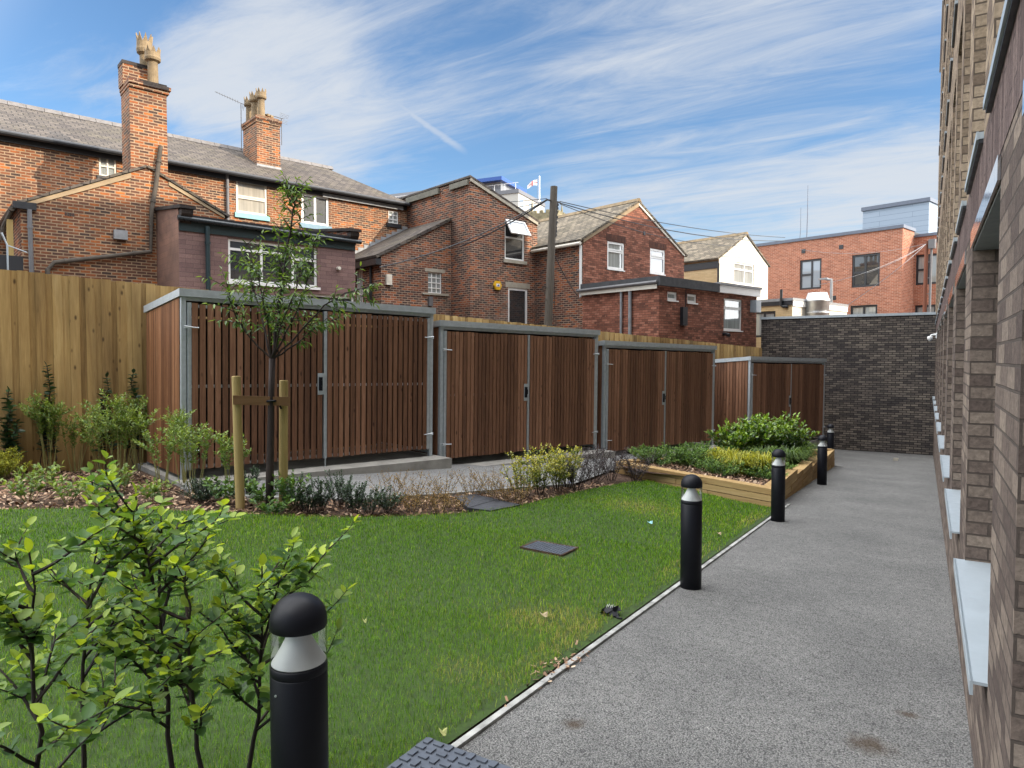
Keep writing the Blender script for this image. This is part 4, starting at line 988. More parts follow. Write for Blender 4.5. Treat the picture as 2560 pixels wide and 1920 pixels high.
def make_cctv():
    f = Frame((FX, 0, 0), (0, 1, 0), (-1, 0, 0)); y, z = 23.2, 2.3
    t = thing('security_camera', 'small white dome security camera on the new building near the end wall', 'security camera', (FX, y, z))
    m = MB(); m.box((FX-0.03, y-0.06, z-0.05), (0.028, 0, 0), (0, 0.12, 0), (0, 0, 0.16)); m.tube([(FX-0.03, y, z+0.06), (FX-0.12, y, z+0.05), (FX-0.16, y, z+0.02)], 0.025, 10); m.build('bracket', M['white'], t)
    b = MB(); b.lathe((FX-0.17, y, z-0.08), [(0.0, -0.05), (0.035, -0.04), (0.058, 0.0), (0.068, 0.02), (0.068, 0.07), (0.05, 0.09), (0.0, 0.095)], 20); b.build('dome', M['white'], t, smooth=True)
make_cctv()
# ------------------------------------------------------------------ the old houses behind the fence
r1 = crop(0, 0, 2.765); r3 = crop(500, 400, 3.687); r4 = crop(880, 420, 3.687); r5 = crop(1300, 480, 3.456); r6 = crop(1800, 450, 3.687)
c1 = crop(0, 240, 6.38); c2 = crop(380, 360, 6.91); c3 = crop(560, 420, 6.144); c4 = crop(880, 420, 7.373); c5 = crop(1150, 430, 7.9); c6 = crop(0, 480, 5.53); c7 = crop(560, 220, 8.295); c8 = crop(300, 60, 4.15)
GZ = -2.4
TT = 22.5
def pot(par, c, h, r=0.13, crown=True, tilt=0.0):
    m = MB(); rr = r
    m.lathe(c, [(rr*0.95, 0), (rr*0.86, h*0.1), (rr*0.8, h*0.62), (rr*1.22, h*0.66), (rr*1.3, h*0.72), (rr*1.24, h*0.76), (rr*1.22, h*0.85), (rr*1.05, h*0.85), (rr*0.8, h*0.7), (0, h*0.7)], 16)
    if crown:
        n = 8
        for k in range(n):
            a0, a1 = 2*math.pi*(k+0.08)/n, 2*math.pi*(k+0.92)/n; am = (a0+a1)/2; q = lambda a, rad, z: Vector(c)+Vector((rad*math.cos(a), rad*math.sin(a), z))
            m.prism([q(a0, rr*1.2, h*0.84), q(a1, rr*1.2, h*0.84), q(am, rr*1.32, h)], -Vector((math.cos(am), math.sin(am), 0))*0.03)
    return m.build('chimney_pot', M['clay'], par)
def pipe(par, fr, pts, r=0.045, mat='grey_pipe', name='downpipe', out=None, brackets=True):
    q = [fr.p(u, z, (out if out is not None else r+0.03)) for u, z in pts]; m = MB(); m.tube(q, r, 10)
    if brackets:
        for a, b in zip(q, q[1:]):
            L = (b-a).length; k = 0.4
            while k < L: p = a+(b-a)*(k/L); d = (b-a).normalized(); m.tube([p-d*0.03, p+d*0.03], r*1.25, 10); k += 1.5
    return m.build(name, M[mat], par)
def flashing_line(par, pts, w=0.16):
    m = MB()
    for a, b in zip(pts, pts[1:]): m.box(a, b-a, Z*w, (b-a).cross(Z).normalized()*0.015)
    return m.build('flashing', M['lead'], par)

def terrace():
    f = TF(TT); t = thing('terraced_house', 'long old orange brick terrace with a slate roof, cream clay chimney pots and four upper windows', 'house', hp(8, TT, GZ))
    t['label'] = 'long old orange brick terrace with slate roof, clay pots and four upper windows'
    sl, sr = -3.0, 14.62; ze = 7.62; tr = 25.6; zr = 9.24; sh = 14.15      # eaves, ridge
    W1 = rect(f, c1(1575, 900), c1(1862, 1310)); W2 = rect(f, c3(182, 160), c3(668, 745)); W3 = rect(f, c3(1187, 375), c3(1615, 900)); W4 = rect(f, c4(672, 775), c4(857, 1040))
    MB().wall(f, [(sl, GZ), (sr, GZ), (sr, ze), (sl, ze)], [W1, W2, W3, W4], 0.12).build('wall', M['old'], t)
    b = MB(); b.poly([hp(sl, TT, GZ), hp(sl, 28.7, GZ), hp(sl, 28.7, ze), hp(sl, tr, zr), hp(sl, TT, ze)][::-1]); b.poly([hp(sl, 28.7, GZ), hp(sr, 28.7, GZ), hp(sr, 28.7, ze), hp(sl, 28.7, ze)][::-1]); b.poly([hp(sr, TT+0.01, GZ), hp(sr, 28.7, GZ), hp(sr, 28.7, ze), hp(sr, TT+0.01, ze)]); b.build('wall', M['old'], t)
    e = TT-0.22; zo = ze+0.02-0.11
    roof_slab(hp(sl, e, zo), hp(sr+0.05, e, zo), hp(sh-1.4, tr, zr), hp(sl, tr, zr)).build('roof', M['slate'], t)
    roof_slab(hp(sl, 28.92, zo), hp(sr+0.05, 28.92, zo), hp(sh-1.4, tr, zr), hp(sl, tr, zr)).build('roof', M['slate'], t)
    MB().prism([hp(sr+0.05, e, zo), hp(sr+0.05, 28.9, zo), hp(sh-1.4, tr, zr)], Z*0.05).build('hip_roof', M['slate'], t)
    rd = MB(); s = sl
    while s < sh-1.5:
        L = 0.46; rd.prism([hp(s, tr-0.16, zr+0.0), hp(s, tr+0.16, zr+0.0), hp(s, tr+0.05, zr+0.15), hp(s, tr-0.05, zr+0.15)], HD*(L-0.012)); s += L
    rd.build('ridge_tiles', M['ridge'], t)
    g_ = MB(); g_.tube([hp(sl, e-0.05, zo+0.02), hp(sr-0.05, e-0.05, zo+0.0)], 0.07, 10); g_.build('gutter', M['black'], t)
    MB().box(hp(sl, TT-0.05, ze-0.26), HD*(sr-sl-0.05), -HN*0.03, Z*0.2).build('fascia', M['black'], t)
    MB().box(hp(11.1, TT-0.085, ze-0.3), HD*3.3, -HN*0.02, Z*0.14).build('fascia_board', M['lead'], t)
    window(t, f, W1, 'old_white', 'pane_net', 0.045, vb=(0.5,), hb=((0.45, 0, 1),), sill='black', sill_h=0.12)
    window(t, f, W2, 'old_white', 'pane_drape', 0.07, vb=(), hb=((0.47, 0, 1), (0.5, 0, 1)), sill='turq', sill_h=0.16, sill_over=0.06)
    window(t, f, W3, 'white', 'pane_grey', 0.08, vb=(0.5,), sill='blue_sill', sill_h=0.16, sill_over=0.08)
    window(t, f, W4, 'white', 'pane_net', 0.035, vb=(0.5,), hb=((0.33, 0, 1), (0.66, 0, 1)), sill='black', sill_h=0.15, sill_over=0.1)
    u, _ = f.pix(*c2(1287, 700)); pipe(t, f, [(u, ze-0.1), (u, 4.6)], 0.05)
    # stack on the slope: foot found where the sight lines meet the slates
    nr = (hp(sl, tr, zr)-hp(sl, e, zo)).cross(HD).normalized()
    p0 = hit(*c7(690, 1640), hp(0, e, zo), nr); p1 = hit(*c7(1178, 1690), hp(0, e, zo), nr)
    tf = (p0.dot(HN)); s0, s1 = p0.dot(HD), TF(tf).pix(*c7(1165, 1200))[0]; fk = TF(tf)
    ztop = fk.pix(*c7(668, 690))[1]; tb = None; sfr = SF(s0); tb = sfr.pix(*c7(400, 1200))[0]; tb = max(tb, tf+0.7)
    k = MB(); k.box(hp(s0, tf, zo), HD*(s1-s0), HN*(tb-tf), Z*(ztop-zo))
    for i, ex in enumerate((0.03, 0.06)): k.box(hp(s0-ex, tf-ex, ztop+0.002+0.1*i), HD*(s1-s0+2*ex), HN*(tb-tf+2*ex), Z*0.098)
    k.box(hp(s0+0.02, tf+0.02, ztop+0.2), HD*(s1-s0-0.04), HN*(tb-tf-0.04), Z*0.06)
    st = k.build('chimney_stack', M['old'], t)
    MB().box(hp(s0-0.02, tf-0.03, p0.z+0.02-0.06), HD*(s1-s0+0.04), HN*0.03, Z*0.16).build('lead_apron', M['lead'], t)
    w = s1-s0; zt2 = ztop+0.25
    pot(st, hp(s0+0.24*w+0.06, tf+0.22, zt2), 0.98, 0.14); pot(st, hp(s0+0.22*w, tf+0.62, zt2), 0.95, 0.14); pot(st, hp(s0+0.2*w, tb-0.18, zt2), 0.9, 0.14)
    br = MB(); rr = random.Random(3)
    for q in range(9): br.box(hp(s1-0.4+rr.uniform(-.1, .25), tf+0.1+rr.uniform(0, .5), zt2+rr.uniform(-0.02, .1)), HD.lerp(HN, rr.uniform(0, .6))*0.2, HN*0.1, Z*0.07)
    br.build('broken_bricks', M['clay'], st)
    # two aerials fixed to that stack
    def aerial(base, h, boom, lab, yaw):
        a = thing('tv_aerial', lab, 'aerial', base); m = MB(); m.tube([base-Z*0.4, base+Z*h], 0.014, 6); d = Vector((math.cos(yaw), math.sin(yaw), 0.35)).normalized(); sd = d.cross(Z).normalized()
        top = base+Z*h; m.tube([top-d*0.15, top+d*boom], 0.011, 6); m.build('mast', M['grey_pipe'], a)
        e = MB()
        for i in range(9): c_ = top+d*(boom*(0.12+0.1*i)); L = 0.17-0.01*i; e.tube([c_-sd*L, c_+sd*L], 0.005, 4)
        up = sd.cross(d)
        for sg in (-1, 1):
            for j in (-1, 0, 1): c_ = top-d*0.1+up*sg*(0.1+0.05*j)+d*-0.03*abs(j); e.tube([c_-sd*0.2, c_+sd*0.2], 0.006, 4)
        e.build('elements', M['grey_pipe'], a)
    aerial(hp(s0-0.12, tb-0.15, ztop-0.35), 1.25, 0.9, 'television aerial on a thin mast left of the far chimney stack', R(200)+YAW)
    aerial(hp(s1+0.1, tf+0.1, ztop-0.2), 0.55, 0.9, 'short television aerial on the right side of the far chimney stack', R(150)+YAW)
terrace()

def gabled_outrigger():
    tg = 19.4; f = TF(tg); t = thing('gabled_outhouse', 'old brick rear wing with a tall chimney stack rising through its gable', 'house', hp(4.5, tg, GZ))
    sL, zL = f.pix(*r1(140, 1412)); sR, zR = f.pix(*r1(1550, 1490)); a1 = f.pix(*r1(905, 1195)); a2 = f.pix(*r1(1165, 1255))
    mL = (a1[1]-zL)/(a1[0]-sL); mR = (a2[1]-zR)/(a2[0]-sR); sA = (zR-zL + mL*sL - mR*sR)/(mL-mR); zA = zL+mL*(sA-sL)
    k0 = a1[0]; k1 = f.pix(*r1(1155, 900))[0]; ztop = f.pix(*r1(905, 600))[1]
    MB().wall(f, [(sL, GZ), (sR, GZ), (sR, zR), (k1, a2[1]+(k1-a2[0])*mR), (k0, a1[1]), (sL, zL)]).build('wall', M['old'], t)
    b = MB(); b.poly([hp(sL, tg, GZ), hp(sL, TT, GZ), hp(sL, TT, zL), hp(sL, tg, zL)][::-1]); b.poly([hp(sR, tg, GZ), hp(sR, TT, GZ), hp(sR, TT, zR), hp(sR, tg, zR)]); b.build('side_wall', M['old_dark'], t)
    o = 0.06
    roof_slab(hp(sL-0.12, tg-o, zL-0.12*mL+0.02), hp(sL-0.12, TT, zL-0.12*mL+0.02), hp(sA, TT, zA+0.02), hp(sA, tg-o, zA+0.02)).build('roof', M['slate'], t)
    roof_slab(hp(sR+0.12, tg-o, zR+0.12*mR+0.02), hp(sR+0.12, TT, zR+0.12*mR+0.02), hp(sA, TT, zA+0.02), hp(sA, tg-o, zA+0.02)).build('roof', M['slate'], t)
    v = MB()
    v.prism([f.p(sL, zL-0.09, 0.001), f.p(k0, a1[1]-0.13, 0.001), f.p(k0, a1[1]+0.0, 0.001), f.p(sL, zL+0.005, 0.001)], -HN*0.03); v.prism([f.p(a2[0], a2[1]-0.1, 0.001), f.p(sR, zR-0.07, 0.001), f.p(sR, zR, 0.001), f.p(a2[0], a2[1], 0.001)], -HN*0.03); v.build('mortar_verge', M['mortar'], t)
    # the stack: front face in the gable, broken top with a taller back part
    kb = 0.86; k = MB()
    k.box(hp(k0, tg-0.006, zL), HD*(k1-k0), HN*kb, Z*(ztop-zL))
    for i, ex in enumerate((0.05, 0.09)): k.box(hp(k0-ex*0.3, tg-0.006-ex, ztop+0.002+i*0.088), HD*(k1-k0+ex*1.3), HN*(kb+ex*1.5), Z*0.086)
    k.box(hp(k0+0.0, tg+0.0, ztop+0.18), HD*0.42, HN*0.3, Z*0.1)
    k.box(hp(k0-0.05, tg+0.42, ztop+0.18), HD*0.62, HN*0.46, Z*0.52); k.box(hp(k0+0.57, tg+0.5, ztop+0.18), HD*0.24, HN*0.38, Z*0.2)
    st = k.build('chimney_stack', M['old'], t)
    d_ = MB(); d_.box(hp(k0+0.3, tg-0.102, ztop+0.092), HD*(k1-k0-0.26), HN*0.25, Z*0.09); d_.box(hp(k0+0.25, tg-0.06, ztop+0.182), HD*(k1-k0-0.25), HN*0.2, Z*0.05); d_.build('sooty_cap', M['black_brick'], st); MB().box(hp(k0-0.06, tg+0.41, ztop+0.702), HD*0.6, HN*0.48, Z*0.09).build('sooty_cap', M['black_brick'], st)
    pot(st, hp(k1-0.26, tg+0.2, ztop+0.2), 1.0, 0.15); pot(st, hp(k1-0.34, tg+0.62, ztop+0.2), 1.45, 0.155)
    u, zt = f.pix(*r1(1103, 1015)); u2, z2 = f.pix(*r1(1070, 1290)); u3, z3 = f.pix(*c6(2070, 830)); u4, z4 = f.pix(*c6(740, 980)); u5, z5 = f.pix(*c6(650, 1080))
    pipe(t, f, [(u, zt), (u2, z2), (u3+0.04, z2-0.6), (u3, z3), (u4, z4), (u5, z5), (u5, z5-1.0)], 0.055, 'iron', 'soil_pipe', 0.1)
    u6, z6 = f.pix(*c6(400, 250)); pipe(t, f, [(u6, z6), (u6+0.05, -1.0)], 0.05, 'grey_pipe')
    hb = MB(); hb.box(f.p(sL-0.15, z6-0.0, 0.0), HD*0.45, Z*0.16, -HN*0.1); hb.build('gutter_end', M['black'], t)
    gt = MB(); gt.tube([hp(sL-0.16, tg-0.05, zL-0.12), hp(sL-0.16, TT, zL-0.12)], 0.06, 8); gt.tube([hp(sL-0.16, tg+0.1, zL-0.15), hp(sL-0.3, tg+0.3, zL-0.5), hp(sL-0.33, tg+0.4, zL-0.8)], 0.05, 8); gt.build('gutter', M['iron'], t)
    bx = rect(f, c6(1563, 525), c6(1752, 670)); m = MB(); m.box(f.p(bx[0], bx[1], 0.002), HD*(bx[2]-bx[0]), Z*(bx[3]-bx[1]), -HN*0.12); vo = m.build('wall_vent', M['lead'], t)
    a_ = rect(f, c6(890, 280), c6(1030, 345)); n = MB()
    for i in range(6):
        for j in range(3): n.box(f.p(a_[0]+(a_[2]-a_[0])*(i+0.2)/6, a_[1]+(a_[3]-a_[1])*(j+0.2)/3, 0.003), HD*0.025, Z*0.025, HN*0.01)
    n.build('air_brick', M['black'], t)
    tb = MB(); tb.box(hp(sL-0.25, tg+0.15, GZ), HD*0.12, HN*0.1, Z*(zL-0.35-GZ)); tb.build('timber_post', M['stake'], t)
M['black_brick'] = brick('soot_black_brick', [(0, (0.02, 0.018, 0.018)), (1, (0.06, 0.05, 0.045))], (0.06, 0.05, 0.045), soot=0.2)
gabled_outrigger()

def mauve_extension():
    tp = 17.5; f = TF(tp); t = thing('flat_roofed_extension', 'mauve painted block rear extension with black eaves and a wide white window', 'house', hp(8, tp, GZ))
    sL = f.pix(*D2(386, 520))[0]; sR = f.pix(*r3(1430, 900))[0]; z1 = f.pix(*c2(484, 1265))[1]; z2 = f.pix(*r3(1430, 770))[1]; ze = (z1+z2)/2
    W = rect(f, r3(257, 672), r3(1085, 1180)); u0, w0, u1, w1 = W; w1 = min(w1, ze-0.3); w0 = f.pix(*r3(257, 1115))[1]
    W = (u0, w0, u1, w1); Lw = rect(f, r3(888, 1222), r3(1424, 1300)); Lw = (Lw[0], Lw[3]-1.2, Lw[2], Lw[3])
    MB().wall(f, [(sL, GZ), (sR, GZ), (sR, ze), (sL, ze)], [W, Lw], 0.1).build('wall', M['mauve'], t)
    zp = SF(sL).pix(*D2(386, 441))[1]; tb = 19.4; zt0 = ze+0.25; zt1 = ze+0.62
    s = MB(); s.poly([hp(sL, tp, GZ), hp(sL, TT, GZ), hp(sL, TT, zt1+0.3), hp(sL, tp, zt0)][::-1]); s.poly([hp(sR, tp, GZ), hp(sR, TT, GZ), hp(sR, TT, zt1+0.3), hp(sR, tp, zt0)]); s.build('side_wall', M['render'], t)
    for sv, w in ((sL, 0.24), (sR-0.24, 0.24)):
        p = MB(); p.prism([hp(sv+0.002, tp+0.001, ze), hp(sv+0.002, TT-0.01, ze), hp(sv+0.002, TT-0.01, zt1+0.3), hp(sv+0.002, tp+0.001, zt0)], HD*(w-0.004))
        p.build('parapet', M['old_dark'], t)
    for sv in (sL-0.04, sR-0.3):
        c = MB()
        c.prism([hp(sv, tp-0.28, zt0-0.02), hp(sv, TT-0.02, zt1+0.27), hp(sv, TT-0.02, zt1+0.35), hp(sv, tp-0.28, zt0+0.06)], HD*0.36)
        c.prism([hp(sv+0.05, tp-0.22, ze+0.12), hp(sv+0.05, tp-0.002, ze-0.12), hp(sv+0.05, tp-0.002, zt0-0.03), hp(sv+0.05, tp-0.25, zt0-0.03)], HD*0.26)
        c.build('corbel_stone', M['black_brick'], t)
    roof_slab(hp(sL+0.25, tp-0.15, ze+0.05), hp(sR-0.25, tp-0.15, ze+0.05), hp(sR-0.25, TT-0.01, zt1+0.05), hp(sL+0.25, TT-0.01, zt1+0.05)).build('roof', M['black'], t)
    MB().box(hp(sL+0.01, tp-0.035, ze-0.26), HD*(sR-sL-0.02), HN*0.032, Z*0.26).build('fascia', M['teal'], t)
    g_ = MB(); g_.tube([hp(sL-0.05, tp-0.12, ze+0.02), hp(sR+0.12, tp-0.12, ze-0.02)], 0.06, 10); g_.build('gutter', M['teal_black'], t)
    fx = [(a-257)/(1085-257) for a in (577, 885)]
    wo = window(t, f, W, 'white', 'pane', 0.06, 0.05, vb=(0.36, 0.715), hb=((0.76, 0, 0.715), (0.7, 0.715, 1.0), (0.67, 0.715, 1)), sill='white', sill_h=0.07, sill_out=0.05)
    window(t, f, Lw, 'white', 'pane', 0.06, 0.05)
    u = f.pix(*c2(935, 1400))[0]; pipe(t, f, [(u, ze-0.1), (u, -1.5)], 0.055, 'teal')
    q = f.pix(*c3(1748, 1545)); m = MB(); m.tube([f.p(q[0], q[1], 0.0), f.p(q[0], q[1], 0.1)], 0.05, 10); m.build('overflow_outlet', M['old_white'], t)
D2 = lambda a, b: (a*K, b*K)
M['teal_black'] = plain('black_teal_gutter', (0.02, 0.028, 0.034), 0.3)
mauve_extension()

def pitched_outrigger():
    tb = 18.6; f = TF(tb); t = thing('rear_wing_house', 'sooty old brick rear wing with a sloping top and an open top hung window', 'house', hp(15, tb, GZ))
    sL, zL = f.pix(*r4(1087, 95)); sR, zR = f.pix(*r4(1708, 505))
    Wu = rect(f, r4(1408, 470), r4(1590, 862)); Wd = rect(f, r4(1438, 1100), r4(1618, 1430)); Wd = (Wd[0], 0.2, Wd[2], Wd[3])
    MB().wall(f, [(sL, GZ), (sR, GZ), (sR, zR), (sL, zL)], [Wu, Wd], 0.1).build('wall', M['old_red'], t)
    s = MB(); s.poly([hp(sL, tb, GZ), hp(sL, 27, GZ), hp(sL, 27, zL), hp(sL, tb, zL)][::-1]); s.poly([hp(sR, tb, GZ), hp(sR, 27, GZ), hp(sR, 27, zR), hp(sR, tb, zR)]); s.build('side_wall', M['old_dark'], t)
    m = (zR-zL)/(sR-sL)
    roof_slab(hp(sR+0.1, tb-0.05, zR+0.1*m+0.01), hp(sR+0.1, 27, zR+0.1*m+0.01), hp(sL-0.05, 27, zL-0.05*m+0.01), hp(sL-0.05, tb-0.05, zL-0.05*m+0.01), 0.08).build('roof', M['slate'], t)
    g_ = MB(); g_.box(hp(sL-0.1, tb+0.05, zL-0.22), HD*0.097, HN*1.0, Z*0.18); g_.box(hp(sL-0.1, tb+1.75, zL-0.22), HD*0.097, HN*2.1, Z*0.2); g_.build('gutter_board', M['lead_green'], t)
    vg = MB(); vg.prism([f.p(sL, zL-0.1, 0.001), f.p(sR, zR-0.1, 0.001), f.p(sR, zR+0.005, 0.001), f.p(sL, zL+0.005, 0.001)], -HN*0.05); vg.build('verge', M['stone'], t)
    wo = window(t, f, (Wu[0], Wu[1], Wu[2], Wu[3]), 'white', 'pane', 0.06, 0.03, hb=((0.56, 0, 1),), sill='stone', sill_h=0.12, sill_over=0.08)
    # the top light stands open on its hinge
    hgt = (Wu[3]-Wu[1])*0.44; fo = Frame(f.p(Wu[0], Wu[3]-0.02, -0.03), HD, (-HN+Z*0.75).normalized()); up = HD.cross(-fo.n).normalized(); up = -up if up.z < 0 else up
    top = f.p(Wu[0]+0.02, Wu[3]-0.02, -0.02); w_ = Wu[2]-Wu[0]-0.02; dn = (-Z*0.84-HN*0.55).normalized(); nn = HD.cross(dn); nn = nn if nn.dot(-HN) > 0 else -nn
    sa = MB(); L = hgt*1.02; b_ = 0.07
    for o_, U, V in ((top, HD*w_, dn*b_), (top+dn*(L-b_), HD*w_, dn*b_), (top+dn*b_, HD*b_, dn*(L-2*b_)), (top+dn*b_+HD*(w_-b_), HD*b_, dn*(L-2*b_))): sa.box(o_, U, V, nn*0.05)
    so = sa.build('open_sash', M['white'], wo)
    MB().poly([top+dn*b_+HD*b_+nn*0.03, top+dn*b_+HD*(w_-b_)+nn*0.03, top+dn*(L-b_)+HD*(w_-b_)+nn*0.03, top+dn*(L-b_)+HD*b_+nn*0.03]).build('open_pane', M['pane_painted_sky'], wo)
    window(t, f, Wd, 'white', 'pane', 0.08, 0.02, hb=((0.55, 0, 1), (0.58, 0, 1)), lintel='stone', lintel_h=0.2)
    # alarm box
    q = f.pix(*r4(1333, 1083)); rr = 0.18; c = f.p(q[0], q[1], 0.003); hexa = [c+HD*(rr*math.cos(R(60*k)))+Z*(rr*math.sin(R(60*k))) for k in range(6)]
    ab = thing('alarm_box', 'yellow hexagonal alarm box on the sooty brick wing', 'alarm box', c)
    MB().prism(hexa, -HN*0.08).build('cover', plain('yellow_alarm_plastic', (0.72, 0.42, 0.02), 0.4), ab)
    MB().box(c-HN*0.081-HD*0.085-Z*0.05, HD*0.17, Z*0.11, -HN*0.004).build('label_plate', M['white'], ab)
    MB().prism([c-HN*0.086+HD*-0.06+Z*-0.03, c-HN*0.086+HD*0.06+Z*-0.03, c-HN*0.086+HD*0.03+Z*0.04], -HN*0.002).build('emblem', plain('blue_print', (0.05, 0.08, 0.35), 0.5), ab)
    # lean-to in the angle
    tl = SF(sL).pix(*r4(912, 700))[0]; fl = TF(tl); sC, zC = fl.pix(*r4(268, 810)); _, zH = fl.pix(*r4(905, 490))
    Wl = rect(fl, r4(700, 955), r4(830, 1160))
    l = thing('lean_to', 'brick lean-to with a slate roof and a glass block window, left of the sooty wing', 'lean-to', hp(12, tl, GZ))
    MB().wall(fl, [(sC, GZ), (sL-0.003, GZ), (sL-0.003, zH), (sC, zC)], [Wl], 0.1).build('wall', M['old_red'], l)
    fs = SF(sC); Wg = rect(fs, r4(35, 932), r4(100, 1205)); Wg = (Wg[0], 0.4, Wg[2], Wg[3])
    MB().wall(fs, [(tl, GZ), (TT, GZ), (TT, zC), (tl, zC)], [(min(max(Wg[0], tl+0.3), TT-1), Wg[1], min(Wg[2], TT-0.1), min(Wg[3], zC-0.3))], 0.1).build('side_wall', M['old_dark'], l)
    window(l, fs, (min(max(Wg[0], tl+0.3), TT-1), Wg[1], min(Wg[2], TT-0.1), min(Wg[3], zC-0.3)), 'white', 'pane_net', 0.03, 0.05, vb=(0.33, 0.66), hb=((0.2, 0, 1), (0.4, 0, 1), (0.6, 0, 1), (0.8, 0, 1)))
    window(l, fl, Wl, 'white', 'pane_net', 0.03, 0.05, vb=(0.33, 0.66), hb=((0.25, 0, 1), (0.5, 0, 1), (0.75, 0, 1)), sill='stone', sill_h=0.07, sill_over=0.25, lintel='stone', lintel_h=0.12)
    mm = (zH-zC)/(sL-sC)
    roof_slab(hp(sC-0.2, tl-0.08, zC-0.2*mm+0.02), hp(sC-0.2, TT-0.01, zC-0.2*mm+0.02), hp(sL-0.01, TT-0.01, zH+0.02), hp(sL-0.01, tl-0.08, zH+0.02), 0.1).build('roof', M['slate'], l)
    st = MB(); n = 12
    for i in range(n):
        s_ = sC+(sL-sC)*(i+0.0)/n; zz = zC+(zH-zC)*i/n+0.14; st.box(hp(s_, TT-0.012, zz-0.12), HD*((sL-sC)/n-0.01), -HN*0.012, Z*0.3)
    st.build('stepped_flashing', M['lead'], l)
    MB().box(hp(sC-0.22, tl-0.05, zC-0.3), HD*0.2, HN*(TT-tl), Z*0.2).build('fascia', M['black'], l)
    pipe(l, fs, [(tl+0.55, zC-0.2), (tl+0.55, -1.5)], 0.045, 'black')
    q = fl.pix(*r4(333, 1030)); m_ = MB(); m_.box(fl.p(q[0]-0.1, q[1]-0.17, 0.002), HD*0.2, Z*0.34, -HN*0.09); m_.box(fl.p(q[0]-0.07, q[1]-0.06, 0.095), HD*0.14, Z*0.2, -HN*0.01); bb = m_.build('bell_box', M['old_white']); tag(bb, 'small cream alarm bell box on the lean-to wall', 'alarm box')
    q = fl.pix(*r4(715, 1230)); m_ = MB(); m_.box(fl.p(q[0]-0.08, q[1]-0.16, 0.002), HD*0.16, Z*0.32, -HN*0.1); bb = m_.build('meter_box', M['grey_pipe']); tag(bb, 'grey meter box on the lean-to wall under its window', 'meter box')
M['lead_green'] = plain('green_grey_gutter_board', (0.15, 0.145, 0.115), 0.8, var=0.25)
pitched_outrigger()

